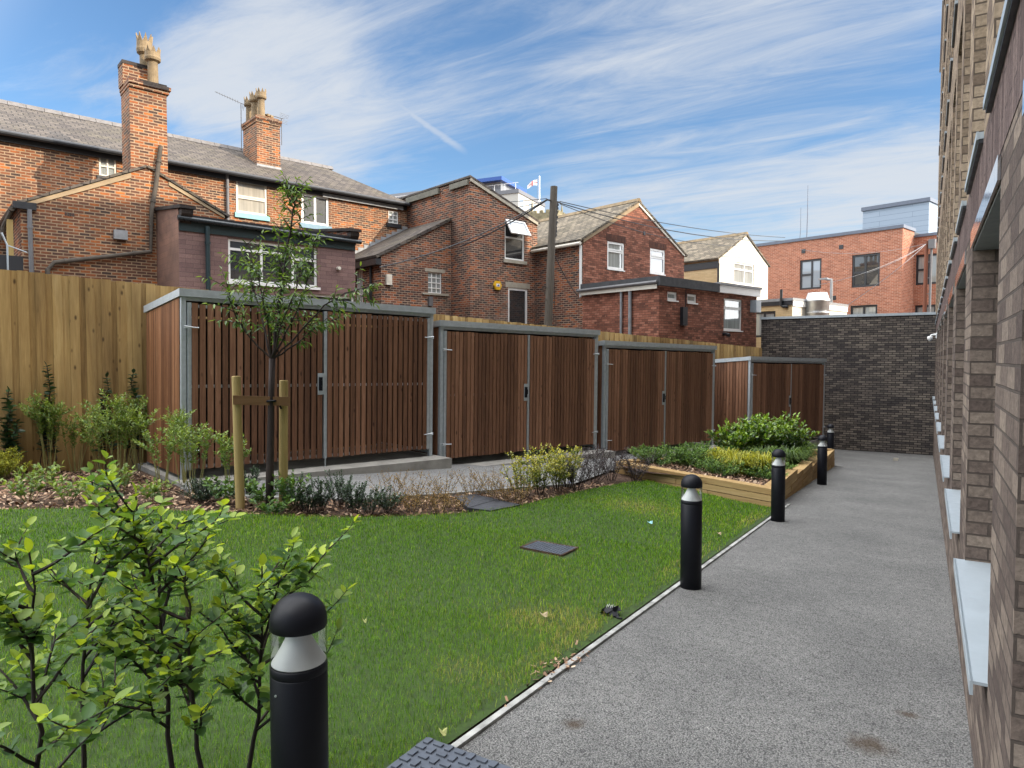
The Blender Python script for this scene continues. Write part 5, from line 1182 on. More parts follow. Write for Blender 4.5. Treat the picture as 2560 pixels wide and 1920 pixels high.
def gable_house():
    td = 16.2; f = TF(td); t = thing('brick_gable_house', 'red brick gable house with a stone slate roof and a flat roofed extension in front', 'house', hp(21, td, GZ))
    sL, zL = f.pix(*r5(542, 412)); sA, zA = f.pix(*r5(1020, 95)); sR, zR = f.pix(*r5(1418, 545))
    zR = zR; W1 = rect(f, r5(755, 420), r5(900, 680)); W2 = rect(f, r5(1125, 483), r5(1252, 715))
    MB().wall(f, [(sL, GZ), (sR, GZ), (sR, zR), (sA, zA), (sL, zL)], [W1, W2], 0.08).build('wall', M['red'], t)
    TB = 30
    Wk = SF(sL); Wkr = rect(Wk, r5(150, 950), r5(318, 1140)); Wkr = (td+0.9, 0.2, td+2.1, 2.75)
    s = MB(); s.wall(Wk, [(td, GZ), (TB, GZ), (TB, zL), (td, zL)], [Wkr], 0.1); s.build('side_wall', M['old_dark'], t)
    s2 = MB(); s2.poly([hp(sR, td, GZ), hp(sR, TB, GZ), hp(sR, TB, zR), hp(sR, td, zR)]); s2.build('side_wall', M['red'], t)
    window(t, Wk, Wkr, 'white', 'pane', 0.06, 0.06, vb=(0.5,), hb=((0.8, 0, 1),))
    mL = (zA-zL)/(sA-sL); mR = (zA-zR)/(sR-sA); o = 0.06
    roof_slab(hp(sL-0.15, td-o, zL-0.15*mL+0.02), hp(sL-0.15, TB, zL-0.15*mL+0.02), hp(sA, TB, zA+0.02), hp(sA, td-o, zA+0.02), 0.07).build('roof', M['slate2'], t)
    roof_slab(hp(sR+0.15, td-o, zR-0.15*mR+0.02), hp(sR+0.15, TB, zR-0.15*mR+0.02), hp(sA, TB, zA+0.02), hp(sA, td-o, zA+0.02), 0.07).build('roof', M['slate2'], t)
    rd = MB(); k = td-o
    while k < TB-0.5: rd.prism([hp(sA-0.16, k, zA+0.03), hp(sA+0.16, k, zA+0.03), hp(sA+0.05, k, zA+0.17), hp(sA-0.05, k, zA+0.17)], HN*0.44); k += 0.45
    rd.build('ridge_tiles', M['clay'], t)
    v = MB(); v.prism([f.p(sL, zL-0.1, 0.001), f.p(sA, zA-0.14, 0.001), f.p(sA, zA+0.01, 0.001), f.p(sL, zL+0.01, 0.001)], -HN*0.04); v.build('mortar_verge', M['mortar'], t)
    v = MB(); v.prism([f.p(sA, zA-0.08, 0.001), f.p(sR, zR-0.06, 0.001), f.p(sR, zR+0.01, 0.001), f.p(sA, zA+0.01, 0.001)], -HN*0.04); v.build('white_verge', M['old_white'], t)
    window(t, f, W1, 'white', 'pane_net', 0.08, 0.02, hb=((0.7, 0, 1), (0.66, 0, 1)), sill='white', sill_h=0.04, sill_out=0.03, sill_over=0.02)
    window(t, f, W2, 'white', 'pane_painted_sky', 0.08, 0.02, hb=((0.7, 0, 1), (0.66, 0, 1)), sill='white', sill_h=0.04, sill_out=0.03, sill_over=0.02)
    for W in (W1, W2): MB().box(f.p(W[0]-0.08, W[3]+0.02, 0.0), HD*(W[2]-W[0]+0.16), Z*0.24, -HN*0.006).build('brick_arch', M['arch'], t)
    g_ = MB(); g_.tube([hp(sL-0.17, td-0.05, zL-0.14), hp(sL-0.17, TB, zL-0.14)], 0.06, 8); g_.build('gutter', M['old_white'], t)
    q = MB(); q.tube([hp(sL-0.05, td+0.05, zL-0.2), hp(sL-0.05, td+0.05, 3.8)], 0.05, 8); q.build('downpipe', M['white'], t)
    bv = f.pix(*r5(1072, 357)); MB().box(f.p(bv[0]-0.06, bv[1]-0.07, 0.002), HD*0.12, Z*0.14, -HN*0.02).build('air_vent', M['black'], t)
    # flat-roofed extension
    te = SF(sL).pix(*r5(1200, 820))[0]; fe = TF(te); zf = fe.pix(*r5(1205, 728))[1]; sS = fe.pix(*r5(1700, 900))[0]; sE = fe.pix(*r5(2045, 930))[0]
    e = thing('brick_extension', 'flat roofed red brick extension with two tiny white windows and one tall one', 'extension', hp(22, te, GZ))
    w1 = rect(fe, r5(1274, 858), r5(1360, 940)); w2 = rect(fe, r5(1445, 878), r5(1528, 962)); w3 = rect(fe, r5(1762, 915), r5(1920, 1200))
    fz = fe.pix(*r5(1205, 808))[1]
    MB().wall(fe, [(sL, GZ), (sE, GZ), (sE, fz), (sL, fz)], [w1, w2, w3], 0.08).build('wall', M['red'], e)
    sd = MB(); sd.wall(SF(sL), [(te, GZ), (td-0.002, GZ), (td-0.002, fz), (te, fz)]); sd.build('side_wall', M['red'], e)
    s2 = MB(); s2.poly([hp(sE, te, GZ), hp(sE, td, GZ), hp(sE, td, fz), hp(sE, te, fz)]); s2.build('side_wall', M['red'], e)
    z2 = fe.pix(*r5(1880, 845))[1]
    rf = MB(); rf.box(hp(sL-0.12, te-0.12, fz), HD*(sS-sL+0.12), HN*(td-te+0.11), Z*(zf-fz)); rf.build('roof', M['felt'], e)
    r2_ = MB(); r2_.box(hp(sS+0.003, te-0.1, fz-0.0), HD*(sE-sS+0.1), HN*(td-te+0.09), Z*0.26); r2_.build('white_fascia', M['white'], e)
    r3_ = MB(); r3_.box(hp(sS+0.003, te-0.14, fz+0.262), HD*(sE-sS+0.14), HN*(td-te+0.12), Z*0.08); r3_.build('roof', M['lead'], e)
    MB().box(hp(sL-0.135, te-0.02, fz-0.1), HD*0.01, HN*(td-te), Z*0.13).build('fascia', M['old_white'], e)
    gt = MB(); gt.tube([hp(sL-0.17, te-0.05, fz+0.1), hp(sL-0.17, td+0.1, fz+0.06)], 0.055, 8); gt.build('gutter', M['grey_pipe'], e)
    for px in (885, 962): u = SF(sL).pix(*r5(px, 1000))[0]; m = MB(); m.tube([hp(sL-0.07, u, fz), hp(sL-0.07, u, -2)], 0.06 if px > 900 else 0.045, 8); m.build('downpipe', M['lead'], e)
    window(e, fe, w1, 'white', 'pane_net', 0.07, 0.04, sill='white', sill_h=0.04, sill_out=0.04, sill_over=0.02); window(e, fe, w2, 'white', 'pane_net', 0.07, 0.04, sill='white', sill_h=0.04, sill_out=0.04, sill_over=0.02)
    window(e, fe, w3, 'white', 'pane_net', 0.06, 0.05, hb=((0.72, 0, 1), (0.69, 0, 1)), sill='white', sill_h=0.04, sill_out=0.03, sill_over=0.02)
    q = fe.pix(*r5(1402, 1075)); m = MB(); m.box(fe.p(q[0]-0.13, q[1]-0.3, 0.002), HD*0.26, Z*0.6, -HN*0.12); m.tube([fe.p(q[0]+0.1, q[1]+0.3, 0.05), fe.p(q[0]+0.12, fz, 0.05)], 0.015, 6); m.build('vent_box', M['black'], e)
    q = fe.pix(*r5(2007, 990)); m = MB(); m.box(fe.p(q[0]-0.16, q[1]-0.22, 0.002), HD*0.34, Z*0.44, -HN*0.25); m.build('wall_lamp_box', M['sill_metal'], e)
    q = fe.pix(*r5(1755, 1228)); m = MB(); m.tube([fe.p(q[0], q[1], 0), fe.p(q[0], q[1], 0.12)], 0.06, 8); m.tube([fe.p(q[0], q[1], 0.1), fe.p(q[0]-0.1, q[1]-0.05, 0.3)], 0.06, 8); cc = m.build('dark_camera', M['black']); tag(cc, 'small black camera under the tall window of the flat roofed extension', 'security camera')
    m = MB(); u0 = SF(sL).pix(*r5(560, 1040))[0]
    pts = [hp(sL-0.012, u0, 2.0), hp(sL-0.012, (u0+te)/2, 1.95), hp(sL-0.012, te-0.012, 2.1)]; m.tube(pts, 0.013, 5); m.tube([fe.p(sL, 2.1, 0.012), fe.p(sL+1.2, 1.55, 0.012), fe.p(sL+2.5, 1.75, 0.012)], 0.013, 5); m.build('wall_cable', M['black'], e)
    # kit on the house's dark side wall
    k = MB(); k.box(hp(sL-0.62, td+0.25, 1.2), HD*0.6, HN*0.6, Z*0.55); ck = k.build('black_crate', M['black']); tag(ck, 'black box shaped unit on the dark side wall of the gable house', 'wall unit')
    k = MB(); k.lathe(hp(sL-0.2, td+0.45, 2.05), [(0.0, -0.1), (0.1, -0.07), (0.13, 0.05), (0.1, 0.14), (0, 0.16)], 14); k.box(hp(sL-0.2, td+0.3, 1.9), HD*0.19, HN*0.3, Z*0.3); ck = k.build('flood_sensor', M['old_white']); tag(ck, 'white round sensor fixed above the black wall unit', 'sensor')
M['arch'] = brick('brown_arch_brick', [(0, (0.07, 0.03, 0.022)), (1, (0.14, 0.055, 0.035))], (0.07, 0.05, 0.04), bw=0.24, bh=0.075, soot=0.2, soldier=True)
M['felt'] = plain('grey_roofing_felt', (0.05, 0.052, 0.056), 0.75, var=0.3)
gable_house()

def white_house():
    tw = 16.4; f = TF(tw); t = thing('white_gable_house', 'white painted gable house with a cream side wall and stone slate roof', 'house', hp(28.5, tw, GZ))
    sL, zL = f.pix(*r5(1720, 575)); sA, zA = f.pix(*r5(1955, 378)); sR, zR = f.pix(*r5(2143, 640)); TB = 25
    W = rect(f, r5(1850, 600), r5(2020, 812))
    MB().wall(f, [(sL, GZ), (sR, GZ), (sR, zR), (sA, zA), (sL, zL)], [W], 0.06).build('wall', M['white_wall'], t)
    MB().wall(SF(sL), [(tw, GZ), (TB, GZ), (TB, zL), (tw, zL)]).build('side_wall', M['cream_wall'], t)
    s = MB(); s.poly([hp(sR, tw, GZ), hp(sR, TB, GZ), hp(sR, TB, zR), hp(sR, tw, zR)]); s.build('side_wall', M['cream_wall'], t)
    mL = (zA-zL)/(sA-sL); mR = (zA-zR)/(sR-sA); o = 0.05
    roof_slab(hp(sL-0.12, tw-o, zL-0.12*mL+0.02), hp(sL-0.12, TB, zL-0.12*mL+0.02), hp(sA, TB, zA+0.02), hp(sA, tw-o, zA+0.02), 0.08).build('roof', M['slate2'], t)
    roof_slab(hp(sR+0.12, tw-o, zR-0.12*mR+0.02), hp(sR+0.12, TB, zR-0.12*mR+0.02), hp(sA, TB, zA+0.02), hp(sA, tw-o, zA+0.02), 0.08).build('roof', M['slate2'], t)
    rd = MB(); k = tw-o
    while k < TB-0.5: rd.prism([hp(sA-0.15, k, zA+0.04), hp(sA+0.15, k, zA+0.04), hp(sA+0.05, k, zA+0.17), hp(sA-0.05, k, zA+0.17)], HN*0.44); k += 0.45
    rd.build('ridge_tiles', M['clay'], t)
    MB().box(hp(sL-0.03, tw+0.02, zL-0.4), HD*0.028, HN*(TB-tw-0.1), Z*0.3).build('fascia', M['black'], t)
    c = MB(); c.tube([hp(sL-0.05, tw-0.0, zL-0.2), hp(sL-0.05, tw-0.0, 3.5)], 0.05, 8); c.build('downpipe', M['black'], t)
    window(t, f, W, 'white', 'pane_net', 0.07, 0.04, vb=(0.55,), hb=((0.68, 0, 1),), sill='white', sill_h=0.05, sill_over=0.03)
white_house()

def annex():
    ta = 13.9; f = TF(ta); sL, zt = f.pix(*r6(668, 1085)); sR, _ = f.pix(*r6(1172, 1150)); z = zt
    t = thing('white_annex', 'low flat roofed annex with a cream side and white front above the dark wall', 'annex', hp(sL+2, ta, GZ))
    MB().wall(f, [(sL, GZ), (sR, GZ), (sR, z-0.12), (sL, z-0.12)]).build('wall', M['white_wall'], t)
    Wd = SF(sL); tb = Wd.pix(*r6(345, 1160))[0]; w = rect(Wd, r6(345, 1215), r6(510, 1320)); w = (max(w[0], Wd.pix(*r6(512, 1230))[0]), w[1]-0.6, tb+0.2, w[3])
    MB().wall(Wd, [(ta, GZ), (tb+1.5, GZ), (tb+1.5, z-0.3), (ta, z-0.3)], [w], 0.1).build('side_wall', M['cream_wall'], t)
    window(t, Wd, w, 'black', 'pane_net', 0.09, 0.04, vb=(0.5,))
    MB().box(hp(sL-0.06, ta-0.05, z-0.12), HD*(sR-sL+0.1), HN*2.9, Z*0.12).build('roof', M['lead'], t)
    MB().box(hp(sL-0.045, ta+0.02, z-0.3), HD*0.04, HN*(tb+1.4-ta), Z*0.178).build('fascia', M['black'], t)
    MB().box(hp(sL+0.01, ta-0.04, z-0.36), HD*(sR-sL-0.02), HN*0.036, Z*0.235).build('white_board', M['white'], t)
    ff = TF(ta-0.35); u0, z1 = ff.pix(*r6(852, 1035)); u1, _ = ff.pix(*r6(945, 1035)); r_ = (u1-u0)/2
    fl = thing('flue', 'shiny stainless steel flue standing in front of the white annex', 'flue', ff.p((u0+u1)/2, z1-3.5))
    c = MB(); c.lathe(ff.p((u0+u1)/2, z1-3.5), [(r_, 0), (r_, 3.1), (r_*1.06, 3.12), (r_*1.06, 3.18), (r_, 3.2), (r_*0.8, 3.5), (r_*0.75, 3.5), (r_*0.75, 3.2), (0, 3.2)], 24); c.build('duct', M['steel_flue'], fl, smooth=True)
    for k in (1.9, 2.6): bd = MB(); bd.lathe(ff.p((u0+u1)/2, z1-3.5+k), [(r_*1.003, 0), (r_*1.05, 0.01), (r_*1.05, 0.05), (r_*1.003, 0.06)], 24); bd.build('band', M['steel_flue'], fl)
    p = Wd.pix(*r6(578, 1010)); q = Wd.pix(*r6(590, 1170)); m = MB(); m.tube([Wd.p(p[0], p[1], 0.12), Wd.p(p[0], q[1]+0.05, 0.12), Wd.p(p[0]-0.1, q[1], 0.1), Wd.p(p[0]-0.25, q[1], 0.02)], 0.06, 8); v = m.build('vent_pipe', M['black']); tag(v, 'black bent vent pipe rising over the roof of the low annex', 'vent pipe')
annex()

def modern_block():
    sH = 37.0; f = SF(sH); tR, zT = f.pix(*r6(1685, 440)); tL = f.pix(*r6(320, 580))[0]+14; s2 = sH+1.6
    t = thing('modern_brick_building', 'modern orange brick flat roofed building with dark framed windows', 'building', hp(sH+3, tR+4, GZ))
    W1 = rect(f, r6(737, 742), r6(932, 1000)); W2 = rect(f, r6(1218, 695), r6(1470, 975)); W3 = rect(f, r6(1202, 1160), r6(1448, 1300))
    for_ = lambda W: (W[0], W[1], W[2], W[3])
    MB().wall(f, [(tR, GZ), (tL, GZ), (tL, zT), (tR, zT)], [W1, W2, W3], 0.1).build('wall', M['modern'], t)
    fr_ = TF(tR); MB().wall(fr_, [(sH, GZ), (s2, GZ), (s2, zT), (sH, zT)]).build('return_wall', M['modern'], t)
    f2 = SF(s2); z2 = f2.pix(*r6(1890, 520))[1]; tE = tR-7
    V1 = rect(f2, r6(1738, 700), r6(2010, 955)); V2 = rect(f2, r6(1716, 1160), r6(1990, 1300)); V1 = (V1[0], V1[1], min(V1[2], tR-0.1), V1[3]); V2 = (V2[0], V2[1], min(V2[2], tR-0.1), V2[3])
    MB().wall(f2, [(tE, GZ), (tR, GZ), (tR, z2), (tE, z2)], [V1, V2], 0.1).build('wall', M['modern'], t)
    b = MB(); b.poly([hp(sH, tR, zT), hp(sH+12, tR, zT), hp(sH+12, tL, zT), hp(sH, tL, zT)][::-1]); b.poly([hp(s2, tE, z2), hp(s2+12, tE, z2), hp(s2+12, tR, z2), hp(s2, tR, z2)]); b.poly([hp(s2, tR, z2), hp(sH+12, tR, z2), hp(sH+12, tR, zT), hp(s2, tR, zT)]); b.poly([hp(s2, tE, GZ), hp(s2+12, tE, GZ), hp(s2+12, tE, z2), hp(s2, tE, z2)])
    b.build('roof', M['felt'], t)
    c = MB(); c.box(hp(sH-0.06, tR-0.06, zT+0.002), HD*0.4, HN*(tL-tR), Z*0.16); c.box(hp(sH+0.345, tR-0.06, zT+0.002), HD*1.3, HN*0.35, Z*0.16); c.box(hp(s2-0.06, tE, z2+0.002), HD*0.4, HN*(tR-tE-0.07), Z*0.14); c.build('coping', M['slate_trim'], t)
    window(t, f, W1, 'black', 'pane_painted_sky', 0.1, 0.05, vb=(0.45,), hb=((0.5, 0.45, 1),)); window(t, f, W2, 'black', 'pane', 0.1, 0.05, vb=(0.52,), hb=((0.45, 0.52, 1),)); window(t, f, W3, 'black', 'pane_net', 0.1, 0.05, vb=(0.5,))
    window(t, f2, V1, 'black', 'pane_net', 0.1, 0.05, vb=(0.45,), hb=((0.5, 0.45, 1),)); window(t, f2, V2, 'black', 'pane_net', 0.1, 0.05, vb=(0.5,))
    for a in ((770, 656), (1117, 618), (963, 1090), (1050, 1086)): q = f.pix(*r6(*a)); MB().box(f.p(q[0]-0.11, q[1]-0.11, 0.002), HN*0.22, Z*0.22, -HD*0.02).build('air_vent', M['black'], t)
    # clad plant room on the roof behind
    sg = sH+7; fg = SF(sg); tg, zg = fg.pix(*r6(1928, 195)); tgl = fg.pix(*r6(1318, 290))[0]
    g_ = thing('plant_room', 'pale blue grey clad box on the roof of the modern brick building', 'plant room', hp(sg+2, tg+2, zT))
    m = MB(); m.wall(fg, [(tg, zT-3), (tgl, zT-3), (tgl, zg), (tg, zg)]); m.wall(TF(tg), [(sg, zT-3), (sg+6, zT-3), (sg+6, zg), (sg, zg)]); m.poly([hp(sg, tgl, zT-3), hp(sg+6, tgl, zT-3), hp(sg+6, tgl, zg), hp(sg, tgl, zg)][::-1]); m.build('cladding', M['cladding'], g_)
    MB().box(hp(sg-0.08, tg-0.08, zg), HD*6.2, HN*(tgl-tg+0.16), Z*0.22).build('roof_trim', M['slate_trim'], g_)
    # two whip masts beyond the parapet
    for a, b_, lab in (((811, 50), (798, 525), 'tall thin whip mast on the modern roof, the higher of two'), ((746, 255), (728, 530), 'shorter faint whip mast on the modern roof')):
        ps = SF(sH+3.5); p, q = ps.pix(*r6(*a)), ps.pix(*r6(*b_)); m = MB(); m.tube([ps.p(q[0], zT-0.1), ps.p(p[0], (p[1]+zT)/2), ps.p(p[0], p[1])], [0.035, 0.028, 0.015] if 'higher' in lab else [0.022, 0.018, 0.012], 6); tag(m.build('whip_mast', M['slate_trim']), lab, 'mast')
    # street lamp in the lane
    ls = SF(sH-2.2); p = ls.pix(*r6(1028, 920)); m = MB(); L = thing('street_lamp', 'slim grey street lamp in front of the modern brick building', 'street lamp', ls.p(p[0], GZ))
    m.tube([ls.p(p[0], GZ), ls.p(p[0], p[1]-0.3), ls.p(p[0], p[1]), ls.p(p[0]+0.3, p[1]+0.06)], 0.07, 8); m.build('column', M['lead'], L); MB().box(ls.p(p[0]+0.2, p[1]+0.04, -0.08), HN*0.45, -HD*0.16, Z*0.09).build('lamp_head', M['lead'], L)
M['slate_trim'] = plain('slate_grey_trim', (0.1, 0.12, 0.16), 0.5)
M['cladding'] = brick('grey_board_cladding', [(0, (0.27, 0.33, 0.4)), (1, (0.3, 0.36, 0.43))], (0.17, 0.22, 0.27), bw=3.6, bh=0.3, ms=0.02, soot=0.0, mottle=0.05, warp=0.0, bump=0.3)
modern_block()

def far_buildings():
    # block of flats with a blue roof edge, about 230 m away
    dz = 230.0; e = dz/95.0
    def P(a, b, k=dz): return CAM+pix_ray(*c5(a, b))*k
    at_ = R(-6.7); HD = Vector((math.sin(at_), math.cos(at_), 0)); HN = Vector((-math.cos(at_), math.sin(at_), 0))
    def TF(t): return Frame(HN*t, HD, -HN)
    def SF(sv): return Frame(HD*sv, HN, -HD)
    def hp(sv, t, z): return HD*sv + HN*t + Vector((0, 0, z))
    c0 = P(1150, 410); s0, t0 = c0.dot(HD), c0.dot(HN)
    t = thing('tower_block', 'distant grey and white tower block with a bright blue roof edge', 'building', hp(s0, t0, GZ))
    z_w = c0.z; z_g = P(1150, 335).z; fL, fR = SF(s0), TF(t0)
    sE = fR.pix(*c5(1665, 640))[0]
    w = MB(); w.wall(fL, [(t0, GZ), (t0+30*e, GZ), (t0+30*e, z_w), (t0, z_w)]); w.wall(fR, [(s0, GZ), (sE, GZ), (sE, z_w), (s0, z_w)]); w.build('wall', M['pale_render'], t)
    b = MB(); b.box(hp(s0-0.3, t0-0.3, z_w), HD*(sE-s0+0.6), HN*30*e, Z*(z_g-z_w)); b.build('grey_band', M['tower_grey'], t)
    for a, b_ in ((1168, 1252), (1360, 1402), (1455, 1490)):
        u0, u1 = fR.pix(*c5(a, 600))[0], fR.pix(*c5(b_, 600))[0]
        for k in range(3): MB().box(hp(u0, t0-0.05, z_w-0.4-(k+1)*e*1.5), HD*(u1-u0), HN*0.04, Z*e*1.3).build('window', M['pane_painted_sky'], t)
    t1 = None; s1 = s0+1.2; q = SF(s1).pix(*c5(805, 180)); t1 = q[0]; zt = q[1]
    MB().box(hp(s1, t1, z_g+0.01), HD*(TF(t1).pix(*c5(1060, 320))[0]-s1), HN*24*e, Z*(zt-z_g)).build('top_storey', M['tower_grey2'], t)
    fb = SF(s1-2.4); tb_, zb = fb.pix(*c5(822, 78)); zb0 = fb.pix(*c5(822, 150))[1]
    r_ = MB(); r_.box(hp(s1-2.4, tb_, zb0), HD*(TF(tb_).pix(*c5(1318, 380))[0]-s1+2.4), HN*(fb.pix(1123, 452)[0]-tb_), Z*(zb-zb0)); r_.build('blue_roof_edge', plain('bright_blue_trim', (0.03, 0.085, 0.3), 0.35), t)
    rl = MB()
    for k in range(14): rl.tube([hp(s0+0.1, t0+1+k*4, z_g-0.05), hp(s0+0.1, t0+1+k*4, z_g+2.2)], 0.09, 5)
    rl.tube([hp(s0+0.1, t0, z_g+2.2), hp(s0+0.1, t0+58, z_g+2.2)], 0.09, 5); rl.build('railing', M['white'], t)
    # church tower with pinnacles in front of it, about 160 m away
    k = 160.0; pc = P(1905, 780, k); s0, t0, zt = pc.dot(HD), pc.dot(HN), pc.z; u = k/1707.0/7.9
    h = thing('church_tower', 'old stone church tower with green stained pinnacles behind the roofs', 'church tower', hp(s0, t0+4, GZ))
    lw = SF(s0).pix(*c5(1160, 760))[0]-t0; rw = TF(t0).pix(*c5(2150, 940))[0]-s0
    ph = u*200
    MB().box(hp(s0, t0, GZ), HD*rw, HN*lw, Z*(zt-ph-GZ)).build('shaft', M['tower_brick'], h)
    m = MB(); m.box(hp(s0-0.4, t0-0.4, zt-ph), HD*(rw+0.8), HN*(lw+0.8), Z*0.7); m.box(hp(s0-0.1, t0-0.1, zt-ph+0.71), HD*(rw+0.2), HN*(lw+0.2), Z*(ph-0.71))
    for i in range(6):
        m.box(hp(s0-0.12, t0+lw*(i+0.15)/6, zt-0.05), HD*0.7, HN*(lw/6*0.5), Z*0.7); m.box(hp(s0+rw*(i+0.15)/6, t0-0.12, zt-0.05), HD*(rw/6*0.5), HN*0.7, Z*0.7)
    m.build('parapet', M['mossy_stone'], h)
    def pinn(px, yt, yb, onleft):
        fr_ = SF(s0) if onleft else TF(t0); uu, z1 = fr_.pix(*c5(px, yt)); z0 = zt-0.3; s_, t_ = (s0+0.3, uu) if onleft else (uu, t0+0.3); hh = z1-z0; r = u*20
        q = MB(); q.box(hp(s_-r*0.75, t_-r*0.75, z0), HD*r*1.5, HN*r*1.5, Z*hh*0.35); b0 = [hp(s_-r, t_-r, z0+hh*0.35), hp(s_+r, t_-r, z0+hh*0.35), hp(s_+r, t_+r, z0+hh*0.35), hp(s_-r, t_+r, z0+hh*0.35)]; tp = hp(s_, t_, z0+hh)
        for x, y in zip(b0, b0[1:]+b0[:1]): q.poly([x, y, tp])
        q.poly(b0[::-1]); q.build('pinnacle', M['mossy_stone'], h)
    pinn(1413, 520, 700, True); pinn(1122, 650, 740, True); pinn(2035, 610, 820, False); pinn(2098, 800, 880, False); pinn(945, 530, 700, True)
    kf = k+6; pb, pt_ = P(1568, 790, kf), P(1580, 85, kf); v = kf/1707.0/7.9
    fp = thing('flagpole', 'tall white flagpole flying a white flag with a red cross on the church tower', 'flagpole', Vector((pb.x, pb.y, pb.z-1)))
    MB().tube([Vector((pb.x, pb.y, pb.z-2)), Vector((pb.x, pb.y, pt_.z))], [v*16, v*13], 10).build('pole', M['white'], fp)
    MB().tube([Vector((pb.x, pb.y, pt_.z))-RT*v*40-Z*0.6, Vector((pb.x, pb.y, pt_.z))-RT*v*40-Z*v*500], 0.03, 5).build('halyard', M['grey_pipe'], fp)
    tl = P(1528, 140, kf); w_, h_ = v*215, v*120; dr = -RT*0.9+FW*0.4; nx, nz = 19, 9
    def FP(i, j):
        x = i/nx; y = j/nz; return tl+dr*(x*w_)+Z*(-h_*y*(1-0.35*x)-v*(95*x*x))+FW*(v*14*math.sin(x*8+y*2))
    fl = MB(); fc = MB()
    for i in range(nx):
        for j in range(nz):
            cross = (9 <= i <= 10) or (j == 4); (fc if cross else fl).poly([FP(i, j), FP(i+1, j), FP(i+1, j+1), FP(i, j+1)])
    fo = fl.build('flag_cloth', M['white'], fp); fc.build('red_cross', plain('red_flag_cloth', (0.6, 0.03, 0.03), 0.7), fo)
M['pale_render'] = plain('pale_render', (0.42, 0.41, 0.37), 0.8, var=0.03, scale=0.3)
M['tower_grey'] = plain('tower_grey_cladding', (0.14, 0.145, 0.16), 0.6, var=0.05, scale=0.3)
M['tower_grey2'] = plain('tower_mid_grey_cladding', (0.2, 0.205, 0.22), 0.6, var=0.05, scale=0.3)
M['tower_brick'] = brick('tower_brick', [(0, (0.16, 0.07, 0.05)), (1, (0.25, 0.11, 0.08))], (0.2, 0.14, 0.1), soot=0.2)
M['mossy_stone'] = plain('mossy_sandstone', (0.2, 0.175, 0.105), 0.95, var=0.5, scale=0.9)
far_buildings()

